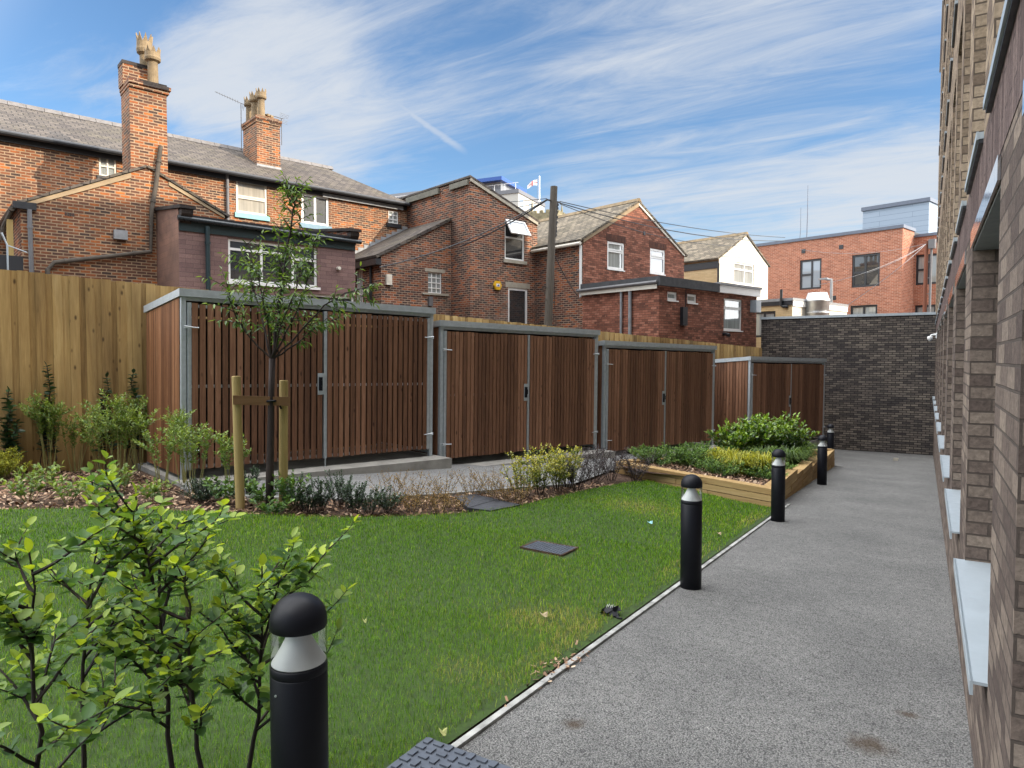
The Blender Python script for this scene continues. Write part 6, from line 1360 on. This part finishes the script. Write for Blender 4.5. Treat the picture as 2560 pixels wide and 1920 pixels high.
def poles():
    tp = 15.7; f = TF(tp); a = f.pix(*r4(1862, 172)); b = f.pix(*r4(1808, 1440)); slope = (a[0]-b[0])/(a[1]-b[1])
    base = f.p(b[0]+(GZ-b[1])*slope, GZ); top = f.p(a[0], a[1])
    t = thing('telegraph_pole', 'weathered wooden telegraph pole leaning between the brick wing and the gable house', 'telegraph pole', base)
    MB().tube([base, base.lerp(top, 0.5), top], [0.155, 0.135, 0.115], 14).build('pole', M['pole'], t)
    m = MB(); q = base.lerp(top, 0.9)
    for k in range(20):
        c = base.lerp(top, 0.83+0.006*k); m.box(c+HD*0.1-HN*0.05+rv(0.01), HD*(0.05+0.05*random.random()), HN*0.1, Z*0.07)
    m.build('terminal_box', M['black'], t)
    m = MB()
    for k in (0.95, 0.953): c = base.lerp(top, k); m.tube([c-HD*0.32, c+HD*0.32], 0.015, 6)
    for k in (0.66, 0.62, 0.3): c = base.lerp(top, k); m.tube([c-HD*0.24, c-HD*0.1], 0.014, 6); m.tube([c+HD*0.1-Z*0.08, c+HD*0.25-Z*0.08], 0.014, 6)
    m.build('steps', M['iron'], t)
    def wire(p, q, sag, r=0.016, name='cable'):
        pts = [p.lerp(q, k/10)-Z*(sag*4*(k/10)*(1-k/10)) for k in range(11)]; return MB().tube(pts, r, 5).build(name, M['black'], t)
    c = base.lerp(top, 0.95); L, R_ = c-HD*0.3, c+HD*0.3
    wire(L, TF(18.55).p(*TF(18.55).pix(*c5(0, 1475))), 0.1, 0.022); wire(L+Z*0.02, TF(17.9).p(*TF(17.9).pix(*r4(255, 915))), 0.25, 0.02)
    wire(L+Z*0.05, TF(40).p(*TF(40).pix(*r4(450, 265))), 0.3, 0.012); wire(L-Z*0.02, TF(40).p(*TF(40).pix(*r4(900, 330))), 0.4, 0.012)
    far1 = SF(30.5).p(*SF(30.5).pix(*r6(600, 560))); wire(R_, far1, 0.35, 0.018); wire(R_+Z*0.05, far1+Z*0.15, 0.2, 0.014); wire(R_-Z*0.03, TF(16).p(*TF(16).pix(*r5(1900, 465))), 0.35, 0.012)
    d = base.lerp(top, 0.78); wire(d+HD*0.1, TF(16.1).p(*TF(16.1).pix(*r5(500, 900))), 0.1, 0.014); wire(d+HD*0.1, SF(17.6).p(*SF(17.6).pix(*r5(300, 1000))), -0.1, 0.012)
    # second pole, brown, near the modern building
    s = SF(33.5); a = s.pix(*r6(1905, 585)); b = s.pix(*r6(1885, 1205)); top2 = s.p(a[0], a[1]+0.1); base2 = s.p(b[0]+0.05, GZ)
    t2 = thing('wooden_pole', 'brown wooden service pole with wires in front of the modern brick building', 'telegraph pole', base2)
    MB().tube([base2, top2], [0.095, 0.075], 12).build('pole', M['brown_pole'], t2)
    m = MB()
    for k in range(7): c = base2.lerp(top2, 0.45+0.075*k); m.tube([c, c-HN*0.25], 0.02, 5)
    m.box(top2-HN*0.35-Z*0.35-HD*0.12, HN*0.25, HD*0.2, Z*0.4); m.tube([base2-HN*0.2, top2-HN*0.2], 0.05, 6); m.build('steps_and_boxes', M['grey_pipe'], t2)
    def wire2(p, q, sag, r=0.012): pts = [p.lerp(q, k/10)-Z*(sag*4*(k/10)*(1-k/10)) for k in range(11)]; MB().tube(pts, 0.008, 5).build('cable', M['lead'], t2)
    for (px, py, tt, sg) in ((1350, 860, 24.5, .1), (860, 975, 24, .25), (740, 640, 31.2, .3), (1180, 1150, 20, .1)): ff = SF(tt); wire2(top2-Z*0.1, ff.p(*ff.pix(*r6(px, py))), sg)
    # clothes-line prop and bits over the fence at far left
    f2 = TF(18.2); p0 = f2.pix(*c6(100, 900)); p1 = f2.pix(*c6(20, 560)); p2 = f2.pix(*c6(100, 735)); m = MB(); m.tube([f2.p(p0[0], 0.5), f2.p(*p2), f2.p(*p1)], 0.02, 6); m.tube([f2.p(*p2), f2.p(p2[0]+0.35, p2[1]-0.12)], 0.012, 6); tag(m.build('bent_pole', M['sill_metal']), 'thin bent metal pole standing over the fence at the far left', 'pole')
    m = MB(); q = f2.pix(*c6(190, 1010)); m.box(f2.p(q[0]-0.25, -1.0), HD*0.42, HN*0.4, Z*(q[1]+1.2)); m.box(f2.p(q[0]-0.9, -1.0), HD*0.6, HN*0.4, Z*(q[1]+1.3)); tag(m.build('stacked_clutter', M['black']), 'dark stacked clutter showing above the fence at the far left', 'clutter')
M['brown_pole'] = wood('brown_service_pole', [(0.1, (0.09, 0.03, 0.018)), (0.5, (0.17, 0.065, 0.04)), (1, (0.25, 0.1, 0.06))], ring=12, knots=0.2)
poles()
# ------------------------------------------------------------------ planting
UPV = Vector((0, 0, 1))
def shoot_leaves(pts, L, W, spacing, young_tip=1.0, start=0.25, out=0.9, up=0.25, opp=True, yv=0.3, flat=0.5):
    """leaves along one shoot; pts polyline"""
    res = []; tot = sum((b-a).length for a, b in zip(pts, pts[1:])); k = 0; acc = 0.0; nxt = tot*start; ph = random.uniform(0, 6.28)
    for a, b in zip(pts, pts[1:]):
        d = b-a; l = d.length; d = d.normalized() if l > 0 else UPV
        while nxt <= acc+l:
            p = a+d*(nxt-acc); fr = nxt/tot
            for sgn in ((1, -1) if opp else (1,)):
                o = d.orthogonal().normalized(); o2 = d.cross(o); a_ = ph + (0 if sgn > 0 else math.pi)
                side = (o*math.cos(a_)+o2*math.sin(a_)); side = Vector((side.x, side.y, side.z*(1-flat))).normalized()
                dr = (side*out + d*0.55 + UPV*up + rv(0.25)).normalized()
                s = random.uniform(0.75, 1.15)*(1.0 if fr < 0.85 else 0.8)
                nv = (UPV*(1.0)+rv(0.45)).normalized()
                yg = min(1.2, max(0, (fr-0.6)/0.4*young_tip*random.uniform(0.5, 1.2) + random.uniform(0, yv)))
                res.append((p, dr, nv, L*s, W*s, yg))
            ph += 2.4 if not opp else 1.57; nxt += spacing*random.uniform(0.8, 1.25)
        acc += l
    n = (UPV+rv(0.3)).normalized(); d = (pts[-1]-pts[-2]).normalized(); res.append((pts[-1], (d+rv(0.3)).normalized(), n, L*0.8, W*0.8, young_tip))
    return res
def bush(name, label, cat, loc, h, spread, nst, leafL, leafW, mat, stem='twig', stem_r=0.006, twigs=3, spacing=0.05, shape='oval', start=0.3, young=0.6, lean=0.5, group=None, base_r=0.05, opp=True, bend=0.5, yv=0.3, up=0.25, h_var=0.3, dome=False):
    loc = Vector(loc); t = thing(name, label, cat, loc, group); st = MB(); lv = []
    for i in range(nst):
        a = 2*math.pi*(i+random.random()*0.6)/nst; r_ = base_r*random.random()
        tilt = lean*random.uniform(0.2, 1.0)*spread; hh = h*(1-random.uniform(0, h_var))
        if dome: hh *= max(0.35, 1-0.6*(tilt/max(lean*spread, 1e-3))**2)
        b = loc+Vector((r_*math.cos(a), r_*math.sin(a), -0.02)); d = Vector((math.cos(a)*tilt, math.sin(a)*tilt, hh))
        pts = curve_pts(b, d, d.length, 6, UPV*bend*0.3, 0.18); st.tube(pts, [stem_r*(1-0.1*k) for k in range(len(pts))], 5, False)
        lv += shoot_leaves(pts, leafL, leafW, spacing, young, start, opp=opp, yv=yv, up=up)
        for j in range(twigs):
            k = random.randint(2 if start < 0.45 else 4, 5); p = pts[k]; ang = random.uniform(0, 6.28); td = Vector((math.cos(ang), math.sin(ang), random.uniform(0.2, 1.0)))
            tp = curve_pts(p, td, h*random.uniform(0.12, 0.3), 3, UPV*0.3, 0.2); st.tube(tp, [stem_r*0.6, stem_r*0.5, stem_r*0.4, stem_r*0.3], 4, False)
            lv += shoot_leaves(tp, leafL*0.9, leafW*0.9, spacing, young, 0.15, opp=opp, yv=yv, up=up)
    st.build('stems', M[stem], t); leaf_mesh('foliage', lv, M[mat], t, shape); return t
def tuft(name, label, cat, loc, h, r, n, mat, group=None, w=0.006):
    loc = Vector(loc); V = []; y = []; t = thing(name, label, cat, loc, group)
    for i in range(n):
        a = random.uniform(0, 6.28); rr = r*0.35*math.sqrt(random.random()); b = loc+Vector((math.cos(a)*rr, math.sin(a)*rr, -0.01)); a2 = a+random.uniform(-.7, .7)
        hh = h*random.uniform(0.55, 1.1); out = r*random.uniform(0.3, 1.15); d = Vector((math.cos(a2), math.sin(a2), 0)); s = Vector((-d.y, d.x, 0))*w*random.uniform(0.6, 1.2)
        p1 = b+d*out*0.3+UPV*hh*0.7; p2 = b+d*out*0.7+UPV*hh*0.98; p3 = b+d*out*1.1+UPV*hh*random.uniform(0.55, 0.95); yv = random.random()
        for (q0, s0), (q1, s1) in (((b, 0.8), (p1, 1.0)), ((p1, 1.0), (p2, 0.8)), ((p2, 0.8), (p3, 0.12))):
            V += [q0-s*s0, q0+s*s0, q1+s*s1, q1-s*s1]; y += [yv]*4
    V = np.array([tuple(v) for v in V]); build_faces('blades', V, np.arange(len(V)).reshape(-1, 4), M[mat], t, young=np.array(y)); return t

# ---- the five hornbeam whips in the foreground
def whip(label, px, depth, top_y, lean_px, nbr, seed, extra=(), low=0.2):
    """px: pixel column of the stem near the frame's lower edge; depth: metres from the camera along the view"""
    random.seed(seed)
    def W(x, y, k=depth): return CAM+pix_ray(x, y)*k
    foot = W(px, 1920); foot.z = gz(foot.x, foot.y); top = W(px+lean_px, top_y, depth+random.uniform(-.05, .05)); H = top.z-foot.z
    t = thing('hornbeam_shrub', label, 'shrub', foot, 'young hornbeam shrubs in front of the lawn')
    st = MB(); lv = []
    mid = foot.lerp(top, 0.5)+Vector((random.uniform(-.05, .05), random.uniform(-.05, .05), 0)); main = []
    for k in range(11): f = k/10; main.append(foot*(1-f)**2+mid*2*f*(1-f)+top*f*f + rv(0.012))
    st.tube(main, [0.011*(1-0.075*k) for k in range(11)], 7, False)
    lv += shoot_leaves(main, 0.062, 0.04, 0.03, 0.9, 0.62, out=0.9, up=0.15, opp=False)
    def branch(p, d, L, lvl, yo):
        pts = curve_pts(p, d, L, 5, UPV*0.25-UPV*0.1*lvl, 0.28); r0 = 0.0065 if lvl == 0 else 0.0032
        st.tube(pts, [r0*(1-0.13*k) for k in range(6)], 5, False)
        lv.extend(shoot_leaves(pts, 0.053*random.uniform(0.75, 1.15), 0.034, 0.018, yo, 0.12 if lvl else 0.35, out=1.0, up=0.12, opp=False, yv=0.22, flat=0.75))
        if lvl < 1:
            for j in range(random.randint(2, 4)):
                k = random.randint(1, 5); dd = (pts[min(5, k+1)]-pts[k-1]).normalized(); s = dd.cross(UPV).normalized()*(1 if j % 2 else -1)
                branch(pts[k], dd*0.7+s*random.uniform(0.5, 1.0)+UPV*random.uniform(-.1, .35), L*random.uniform(0.3, 0.55), 1, yo*random.uniform(0.5, 1.1))
    for i in range(nbr):
        f = low+(0.97-low)*(i+random.random()*0.6)/nbr; k = min(9, int(f*10)); p = main[k].lerp(main[k+1], f*10-k); a = random.uniform(0, 6.28)
        d = Vector((math.cos(a), math.sin(a), random.uniform(0.5, 1.1))); branch(p, d, H*random.uniform(0.2, 0.38)*(1.15-0.55*f), 0, 0.5+0.8*random.random())
    for (f, dx, dy, L) in extra:
        k = min(9, int(f*10)); p = main[k]; q = p+RT*dx+UPV*dy+FW*random.uniform(-.1, .1); branch(p, q-p, L, 0, 0.9)
    st.build('stems', M['bark'], t); leaf_mesh('foliage', lv, M['hornbeam'], t, 'oval', 0.3, 0.12); random.seed(seed+100)
whip('leafy hornbeam at the left edge of the frame, nearest the corner', 86, 2.1, 1380, -10, 14, 21, [(0.75, -0.1, 0.25, 0.3)], 0.3)
whip('second hornbeam from the left, a slim leaning stem low among the leaves', 213, 2.4, 1370, 20, 10, 22, [(0.8, 0.16, 0.2, 0.26)], 0.35)
whip('tallest hornbeam, its pale tip reaching across the bark bed', 441, 2.45, 1235, -105, 16, 23, [(0.9, -0.15, 0.12, 0.2), (0.7, 0.2, 0.2, 0.28)], 0.32)
whip('hornbeam with one bright yellow green cluster at its middle, beside the tallest one', 520, 2.35, 1440, -60, 11, 24, [], 0.45)
whip('hornbeam just left of the near bollard with branches spreading to the right', 600, 2.6, 1420, 60, 16, 25, [(0.8, 0.3, 0.24, 0.36), (0.6, 0.25, 0.15, 0.3), (0.7, 0.12, 0.3, 0.3)], 0.32)

# ---- the staked young tree
def young_tree():
    random.seed(5); fp = atd(582, 1094); k = (fp-CAM).dot(FW)
    def W(x, y, dz=0.0): return CAM+pix_ray(x*K, y*K)*(k+dz)
    t = thing('young_tree', 'young slender tree with long narrow hanging leaves tied between two stakes', 'tree', fp)
    st = MB(); lv = []
    tr = [fp-Z*0.1, W(583, 1020), W(585, 930), W(586, 850), W(588, 775)]
    bk = MB().tube(tr, [0.047, 0.043, 0.037, 0.034, 0.034], 14); bk.build('trunk', M['bark'], t, smooth=True)
    def br(pts, r0, r1, leafy=0.35, sub=5, L=0.5):
        n = len(pts); st.tube(pts, [r0+(r1-r0)*i/(n-1) for i in range(n)], 7, False)
        lv.extend(shoot_leaves(pts, 0.09, 0.029, 0.05, 0.6, leafy, out=0.8, up=-0.35, opp=False, flat=0.3))
        for j in range(sub):
            i = random.randint(max(1, int(n*0.3)), n-1); d = (pts[i]-pts[i-1]).normalized(); a = random.uniform(0, 6.28); o = d.orthogonal().normalized(); o2 = d.cross(o)
            dd = d*0.7+(o*math.cos(a)+o2*math.sin(a))*0.75+UPV*0.15; p = pts[i].lerp(pts[i-1], random.random())
            q = curve_pts(p, dd, L*random.uniform(0.35, 1.0), 5, -UPV*0.35, 0.25); st.tube(q, [r1*1.2*(1-0.14*m) for m in range(6)], 5, False)
            lv.extend(shoot_leaves(q, 0.088, 0.028, 0.034, 0.8, 0.15, out=0.8, up=-0.4, opp=False, flat=0.3))
    def path(*xy, dz=0.0):
        base = [W(x, y, dz*i/max(1, len(xy)-1)) for i, (x, y) in enumerate(xy)]; out = []
        for a, b in zip(base, base[1:]):
            for m in range(3): out.append(a.lerp(b, m/3)+rv(0.012))
        out.append(base[-1]); return out
    br(path((588, 778), (600, 690), (612, 600), (622, 520), (632, 455), (636, 418)), 0.022, 0.005, 0.25, 52, 0.34)
    br(path((586, 775), (568, 690), (548, 620), (530, 565), (522, 540), dz=0.35), 0.011, 0.005, 0.45, 20, 0.34)
    br(path((585, 775), (545, 735), (512, 690), (496, 645), (490, 612), dz=-0.3), 0.011, 0.005, 0.6, 17, 0.32)
    br(path((588, 772), (575, 690), (565, 640), (560, 585), dz=-0.5), 0.011, 0.005, 0.4, 18, 0.34)
    br(path((589, 775), (618, 720), (650, 650), (672, 575), (680, 520), dz=0.3), 0.011, 0.005, 0.5, 20, 0.32)
    br(path((590, 778), (650, 715), (700, 660), (742, 635), (790, 622), (808, 612), dz=-0.2), 0.011, 0.004, 0.5, 18, 0.34)
    br(path((588, 772), (640, 745), (690, 700), (730, 690), dz=0.4), 0.011, 0.004, 0.4, 13, 0.3)
    br(path((587, 775), (608, 700), (640, 630), (650, 560), dz=-0.45), 0.011, 0.004, 0.4, 20, 0.32)
    br(path((588, 700), (615, 610), (600, 540), (608, 480), dz=0.2), 0.011, 0.004, 0.3, 17, 0.3)
    br(path((587, 770), (598, 735), (612, 700), (640, 665), dz=0.5), 0.011, 0.004, 0.25, 17, 0.3)
    st.build('branches', M['bark'], t); leaf_mesh('crown', lv, M['tree_leaf'], t, 'lance', 0.3, 0.35)
    # stakes, crossbar and tie
    L0, R0 = atd(519, 1094), atd(612, 1090); s = thing('tree_stakes', 'pair of round softwood stakes joined by a brown crossbar holding the young tree', 'tree stakes', (L0+R0)/2)
    kL = (L0-CAM).dot(FW); tl = CAM+pix_ray(510*K, 812*K)*kL; kR = (R0-CAM).dot(FW); tR = CAM+pix_ray(613*K, 821*K)*kR
    for p, q in ((L0, tl), (R0, tR)):
        d = (q-p).normalized(); MB().tube([p-d*0.2, q-d*0.012, q], [0.05, 0.048, 0.04], 16).build('stake', M['stake'], s)
    a, b = L0.lerp(tl, 0.82), R0.lerp(tR, 0.83); a = CAM+pix_ray(503*K, 864*K)*(kL-0.06); b = CAM+pix_ray(627*K, 867*K)*(kR-0.06); u = (b-a); n_ = Vector((u.y, -u.x, 0)).normalized()
    n_ = n_ if n_.dot(CAM-a) > 0 else -n_
    MB().box(a-Z*0.05, u, Z*0.1, n_*0.025).build('crossbar', M['crossbar'], s)
    m = MB(); c = tr[3].lerp(tr[2], 0.2); ring = [c+Vector((0.05*math.cos(x), 0.05*math.sin(x), 0.0)) for x in [R(30*i) for i in range(13)]]; m.tube(ring, 0.014, 6)
    e = CAM+pix_ray(600*K, 872*K)*(kR-0.09); m.tube([c+(e-c).normalized()*0.05+Z*0.03, e+Z*0.03, e+RT*0.04-Z*0.06], 0.013, 6); m.tube([c-Z*0.02, e+RT*0.05+Z*0.05], 0.013, 6); m.build('tie', M['matt_black'], s)
young_tree()

# ---- the bark bed
def dw(x, y): return atd(x, y)
random.seed(31)
DOG = [(20, 1003, 1.35, 'far left', 9), (80, 1012, 1.3, '', 10), (108, 1020, 1.2, '', 8), (165, 1018, .9, '', 5), (222, 1030, 1.05, '', 7), (265, 1040, 1.25, '', 9), (300, 1012, 1.2, '', 6), (352, 1058, 1.0, '', 5), (398, 1045, 1.1, '', 5), (420, 1062, 0.85, '', 5), (500, 1070, 0.85, '', 6)]
DL = ['dogwood with yellow green stems at the left edge, before the fence', 'dogwood with a bundle of arching yellow stems near the left edge', 'shorter dogwood right of the arching yellow stemmed one',
      'thin low dogwood under the climbing plant with the highest leaves', 'dogwood with pale leaves left of the middle of the fence bed', 'dense dogwood with many upright yellow stems in front of the fence',
      'dogwood closest to the fence foot beside the first bin store', 'narrow yellow stemmed dogwood in front of the orange brown store side', 'tall narrow dogwood covering the steel corner post of the first bin store',
      'low dogwood at the foot of the first bin store corner', 'loose leafy dogwood in front of the first store door, left of the tree']
for (x, y, h, _, n), lab in zip(DOG, DL):
    p = dw(x, y); bush('dogwood', lab, 'shrub', p, h*0.95, 0.34, n+1, 0.055, 0.026, 'dogwood', 'green_stem', 0.0065, 4, 0.024, 'oval', 0.5, 0.5, 0.6, 'dogwood shrubs in the bark bed', 0.07, True, 0.8, 0.35, 0.35)
for (x, y, top, lab) in ((100, 1000, 790, 'dark climbing plant with the highest leaves on the fence'), (225, 1003, 815, 'dark bushy climbing plant in the middle of the visible fence'), (285, 1003, 806, 'dark climbing plant on the fence next to the first bin store'), (20, 1000, 845, 'dark glossy shrub against the fence at the left edge')):
    p = dw(x, y); fl = S0+SN*1.97; q = hit(x*K, y*K, fl, SN); tp = hit(x*K, top*K, fl, SN); random.seed(int(x))
    base = Vector((q.x, q.y, gz(q.x, q.y))); t = thing('climbing_plant', lab, 'climber', base, 'dark climbers against the fence'); st = MB(); lv = []
    for k in range(3):
        pts = [base.lerp(tp, m/8)+Vector((random.uniform(-.1, .1), 0, 0))*(1 if 0 < m < 8 else .4)-SN*(0.05+0.03*k) for m in range(9)]; pts = [w+RT*(k-1)*0.09*(1-m/11) for m, w in enumerate(pts)][:9 if k == 1 else 6]
        st.tube(pts, 0.006, 5, False); lv += shoot_leaves(pts, 0.1, 0.07, 0.032, 0.3, 0.3, out=1.0, up=0.0, opp=True)
    st.build('stems', M['twig'], t); leaf_mesh('foliage', lv, M['dark_leaf'], t, 'oval', 0.2, 0.25)
random.seed(41)
bush('golden_conifer', 'yellow green dome of a small conifer at the left edge of the bark bed', 'shrub', dw(2, 1030), 0.42, 0.3, 46, 0.035, 0.013, 'goldconifer', 'green_stem', 0.003, 3, 0.016, 'lance', 0.15, 0.9, 1.0, None, 0.08, True, 0.4, 0.6, 0.6, 0.25, True)
bush('dark_yew', 'tiny dark evergreen mound in the bark left of the tree', 'shrub', dw(438, 1078), 0.3, 0.24, 34, 0.03, 0.012, 'dark_leaf', 'twig', 0.003, 3, 0.016, 'lance', 0.1, 0.2, 1.0, None, 0.06, True, 0.3, 0.3, 0.4, 0.25, True)
HEL = [(95, 1052), (150, 1082), (210, 1092), (262, 1060), (330, 1082), (60, 1080)]
HELL = ['low leafy plant behind the left part of the bark strip', 'small green plant in the open bark at left', 'little pale green seedling near the lawn, behind the tallest hornbeam', 'broad leaved bright green plant in front of the dogwoods', 'small leafy plant in the bark between hornbeam tip and corner post', 'sparse low plant at the left, close to the lawn edge']
for (x, y), lab in zip(HEL, HELL): bush('ground_plant', lab, 'plant', dw(x, y), random.uniform(0.22, 0.34), 0.25, 7, 0.07, 0.04, 'dogwood', 'green_stem', 0.004, 2, 0.05, 'oval', 0.3, 0.6, 1.0, 'low leafy plants in the bark bed', 0.05)
BOX = [(537, 1066, .34), (640, 1090, .36), (662, 1102, .28), (690, 1104, .42), (735, 1088, .4), (765, 1108, .42), (800, 1108, .3), (838, 1103, .26)]
BOXL = ['small dark evergreen sprig left of the tree between the stakes', 'dark evergreen sprig just right of the tree stakes', 'low dark evergreen tuft at the lawn edge right of the stakes', 'dark upright evergreen bush in the row right of the tree',
        'dark evergreen bush set back against the pavement', 'widest dark evergreen bush in the row right of the tree', 'small dark evergreen bush near the end of the row', 'smallest dark evergreen tuft at the right end of the row']
for (x, y, h), lab in zip(BOX, BOXL): bush('evergreen_bush', lab, 'shrub', dw(x, y), h, 0.22, 12, 0.034, 0.017, 'dark_leaf', 'twig', 0.004, 3, 0.018, 'oval', 0.2, 0.5, 1.0, 'small dark evergreens along the bed', 0.06, True, 0.4, 0.35, 0.4)
GRN = [(624, 1098, .42, 'bright green leafy plant at the foot of the right tree stake'), (590, 1110, .16, 'flat green weed at the lawn edge below the tree'), (560, 1092, .3, 'bright green leafy plant between the left stake and the trunk'), (485, 1085, .3, 'green leafy plant left of the left tree stake')]
for x, y, h, lab in GRN: bush('leafy_plant', lab, 'plant', dw(x, y), h, 0.25, 8, 0.055, 0.042, 'hebe', 'green_stem', 0.004, 3, 0.04, 'oval', 0.25, 0.8, 1.0, None, 0.05)
SPI = [(845, 1078, .38), (890, 1085, .36), (918, 1098, .28), (958, 1082, .42), (885, 1106, .26), (950, 1108, .3), (1020, 1072, .36), (1058, 1076, .44), (1085, 1086, .4), (1115, 1090, .34), (990, 1100, .22)]
SPL = ['straw coloured spirea at the left end of the bronze group', 'pale bronze spirea second in the bronze group', 'low golden spirea in front of the taller bronze ones', 'bronze spirea with thin upright twigs beside the pavement', 'low golden spirea nearest the dark evergreens',
       'yellow bronze spirea at the lawn edge by the first bed cover', 'reddish spirea behind the bed covers', 'tallest reddish bronze spirea next to the yellow variegated shrub', 'golden spirea right of the tallest bronze one', 'yellow green spirea at the lawn edge under the variegated shrub', 'small straw spirea growing over the first bed cover']
for (x, y, h), lab in zip(SPI, SPL): bush('bronze_spirea', lab, 'shrub', dw(x, y), h, 0.3, 14, 0.03, 0.011, 'bronze', 'twig', 0.0025, 4, 0.022, 'lance', 0.15, 1.0, 1.0, 'bronze spireas in the bark bed', 0.08, False, 0.5, 0.8, 0.3)
VAR = [(1128, 1072, .62), (1165, 1066, .7), (1205, 1058, .68), (1225, 1050, .6)]
VAL = ['yellow variegated shrub at the left end of its group', 'fullest yellow variegated shrub in the middle of its group', 'upright variegated shrub third in its group', 'variegated shrub beside the purple leaved ones']
for (x, y, h), lab in zip(VAR, VAL): bush('variegated_shrub', lab, 'shrub', dw(x, y), h, 0.3, 11, 0.05, 0.024, 'variegated', 'twig', 0.005, 4, 0.03, 'oval', 0.2, 1.0, 0.9, 'yellow variegated shrubs', 0.08, True, 0.5, 0.8, 0.35)
PUR = [(1245, 1056, .55), (1285, 1042, .62), (1320, 1036, .6), (1372, 1038, .5)]
PUL = ['purple black shrub next to the variegated ones', 'purple black lacy shrub with pale pink flower heads', 'purple black shrub nearest the corner of the raised bed', 'small purple shrub leaning on the front of the raised bed']
for (x, y, h), lab in zip(PUR, PUL): bush('purple_shrub', lab, 'shrub', dw(x, y), h, 0.4, 13, 0.05, 0.011, 'purple', 'purple_stem' if 'purple_stem' in M else 'twig', 0.005, 4, 0.024, 'lance', 0.25, 0.6, 1.0, 'purple leaved shrubs by the raised bed', 0.1, True, 0.4, 0.4, 0.2)
# ---- the raised bed
def pz(x, y): return Vector((x, y, planter_z(x, y)-0.02))
LAU = [(-3.2, 15.0, 0.8, 0.55, 'tallest glossy laurel at the left of the clump in the raised bed'), (-2.9, 15.7, 0.85, 0.6, 'broad glossy laurel in the middle of the raised bed'), (-2.62, 16.3, 0.75, 0.55, 'glossy laurel at the right side of the clump in the raised bed'), (-3.45, 14.6, 0.6, 0.5, 'lower glossy laurel at the front left of the clump')]
for x, y, h, s, lab in LAU: bush('laurel_shrub', lab, 'shrub', pz(x, y), h*1.2, s, 22, 0.12, 0.062, 'laurel', 'green_stem', 0.007, 6, 0.045, 'oval', 0.15, 1.0, 1.0, 'glossy laurels in the raised bed', 0.15, False, 0.5, 0.3, 0.4)
HEB = [(-4.35, 12.1, .36), (-4.0, 12.6, .4), (-3.6, 12.75, .42), (-3.35, 13.3, .42), (-3.85, 13.4, .4), (-3.1, 12.2, .3), (-2.5, 12.6, .3), (-2.4, 13.2, .3)]
HBL = ['small hebe in the left corner of the raised bed', 'rounded hebe second from the left corner of the bed', 'dense green hebe left of the golden grasses', 'hebe directly in front of the laurels', 'hebe along the back edge of the raised bed', 'low hebe close behind the front sleepers', 'dark low hebe between golden grass and third bollard', 'low hebe near the bed side behind the third bollard']
for (x, y, h), lab in zip(HEB, HBL): bush('hebe_shrub', lab, 'shrub', pz(x, y), h*1.15, 0.5, 40, 0.04, 0.017, 'hebe', 'green_stem', 0.003, 4, 0.018, 'oval', 0.15, 0.9, 1.0, 'hebes in the raised bed', 0.14, True, 0.5, 0.6, 0.5, 0.25, True)
for x, y, lab in ((-3.15, 12.7, 'golden grass clump at the left of the three golden clumps'), (-2.85, 12.6, 'golden grass clump between the other two golden clumps'), (-2.55, 12.95, 'golden grass clump nearest the third bollard')): tuft('golden_grass', lab, 'ornamental grass', pz(x, y), 0.42, 0.3, 300, 'gold', 'golden grasses in the raised bed', 0.01)
for x, y, lab in ((-2.45, 14.9, 'green sedge clump by the bed side, in front of the fourth bollard'), (-2.4, 15.9, 'green sedge clump behind the fourth bollard'), (-2.5, 17.0, 'green sedge clump towards the far end of the raised bed'), (-2.75, 14.4, 'green sedge clump at the foot of the laurels')): tuft('green_sedge', lab, 'ornamental grass', pz(x, y), 0.42, 0.4, 420, 'sedge', 'green sedges in the raised bed', 0.009)
make_grass(); make_chips()
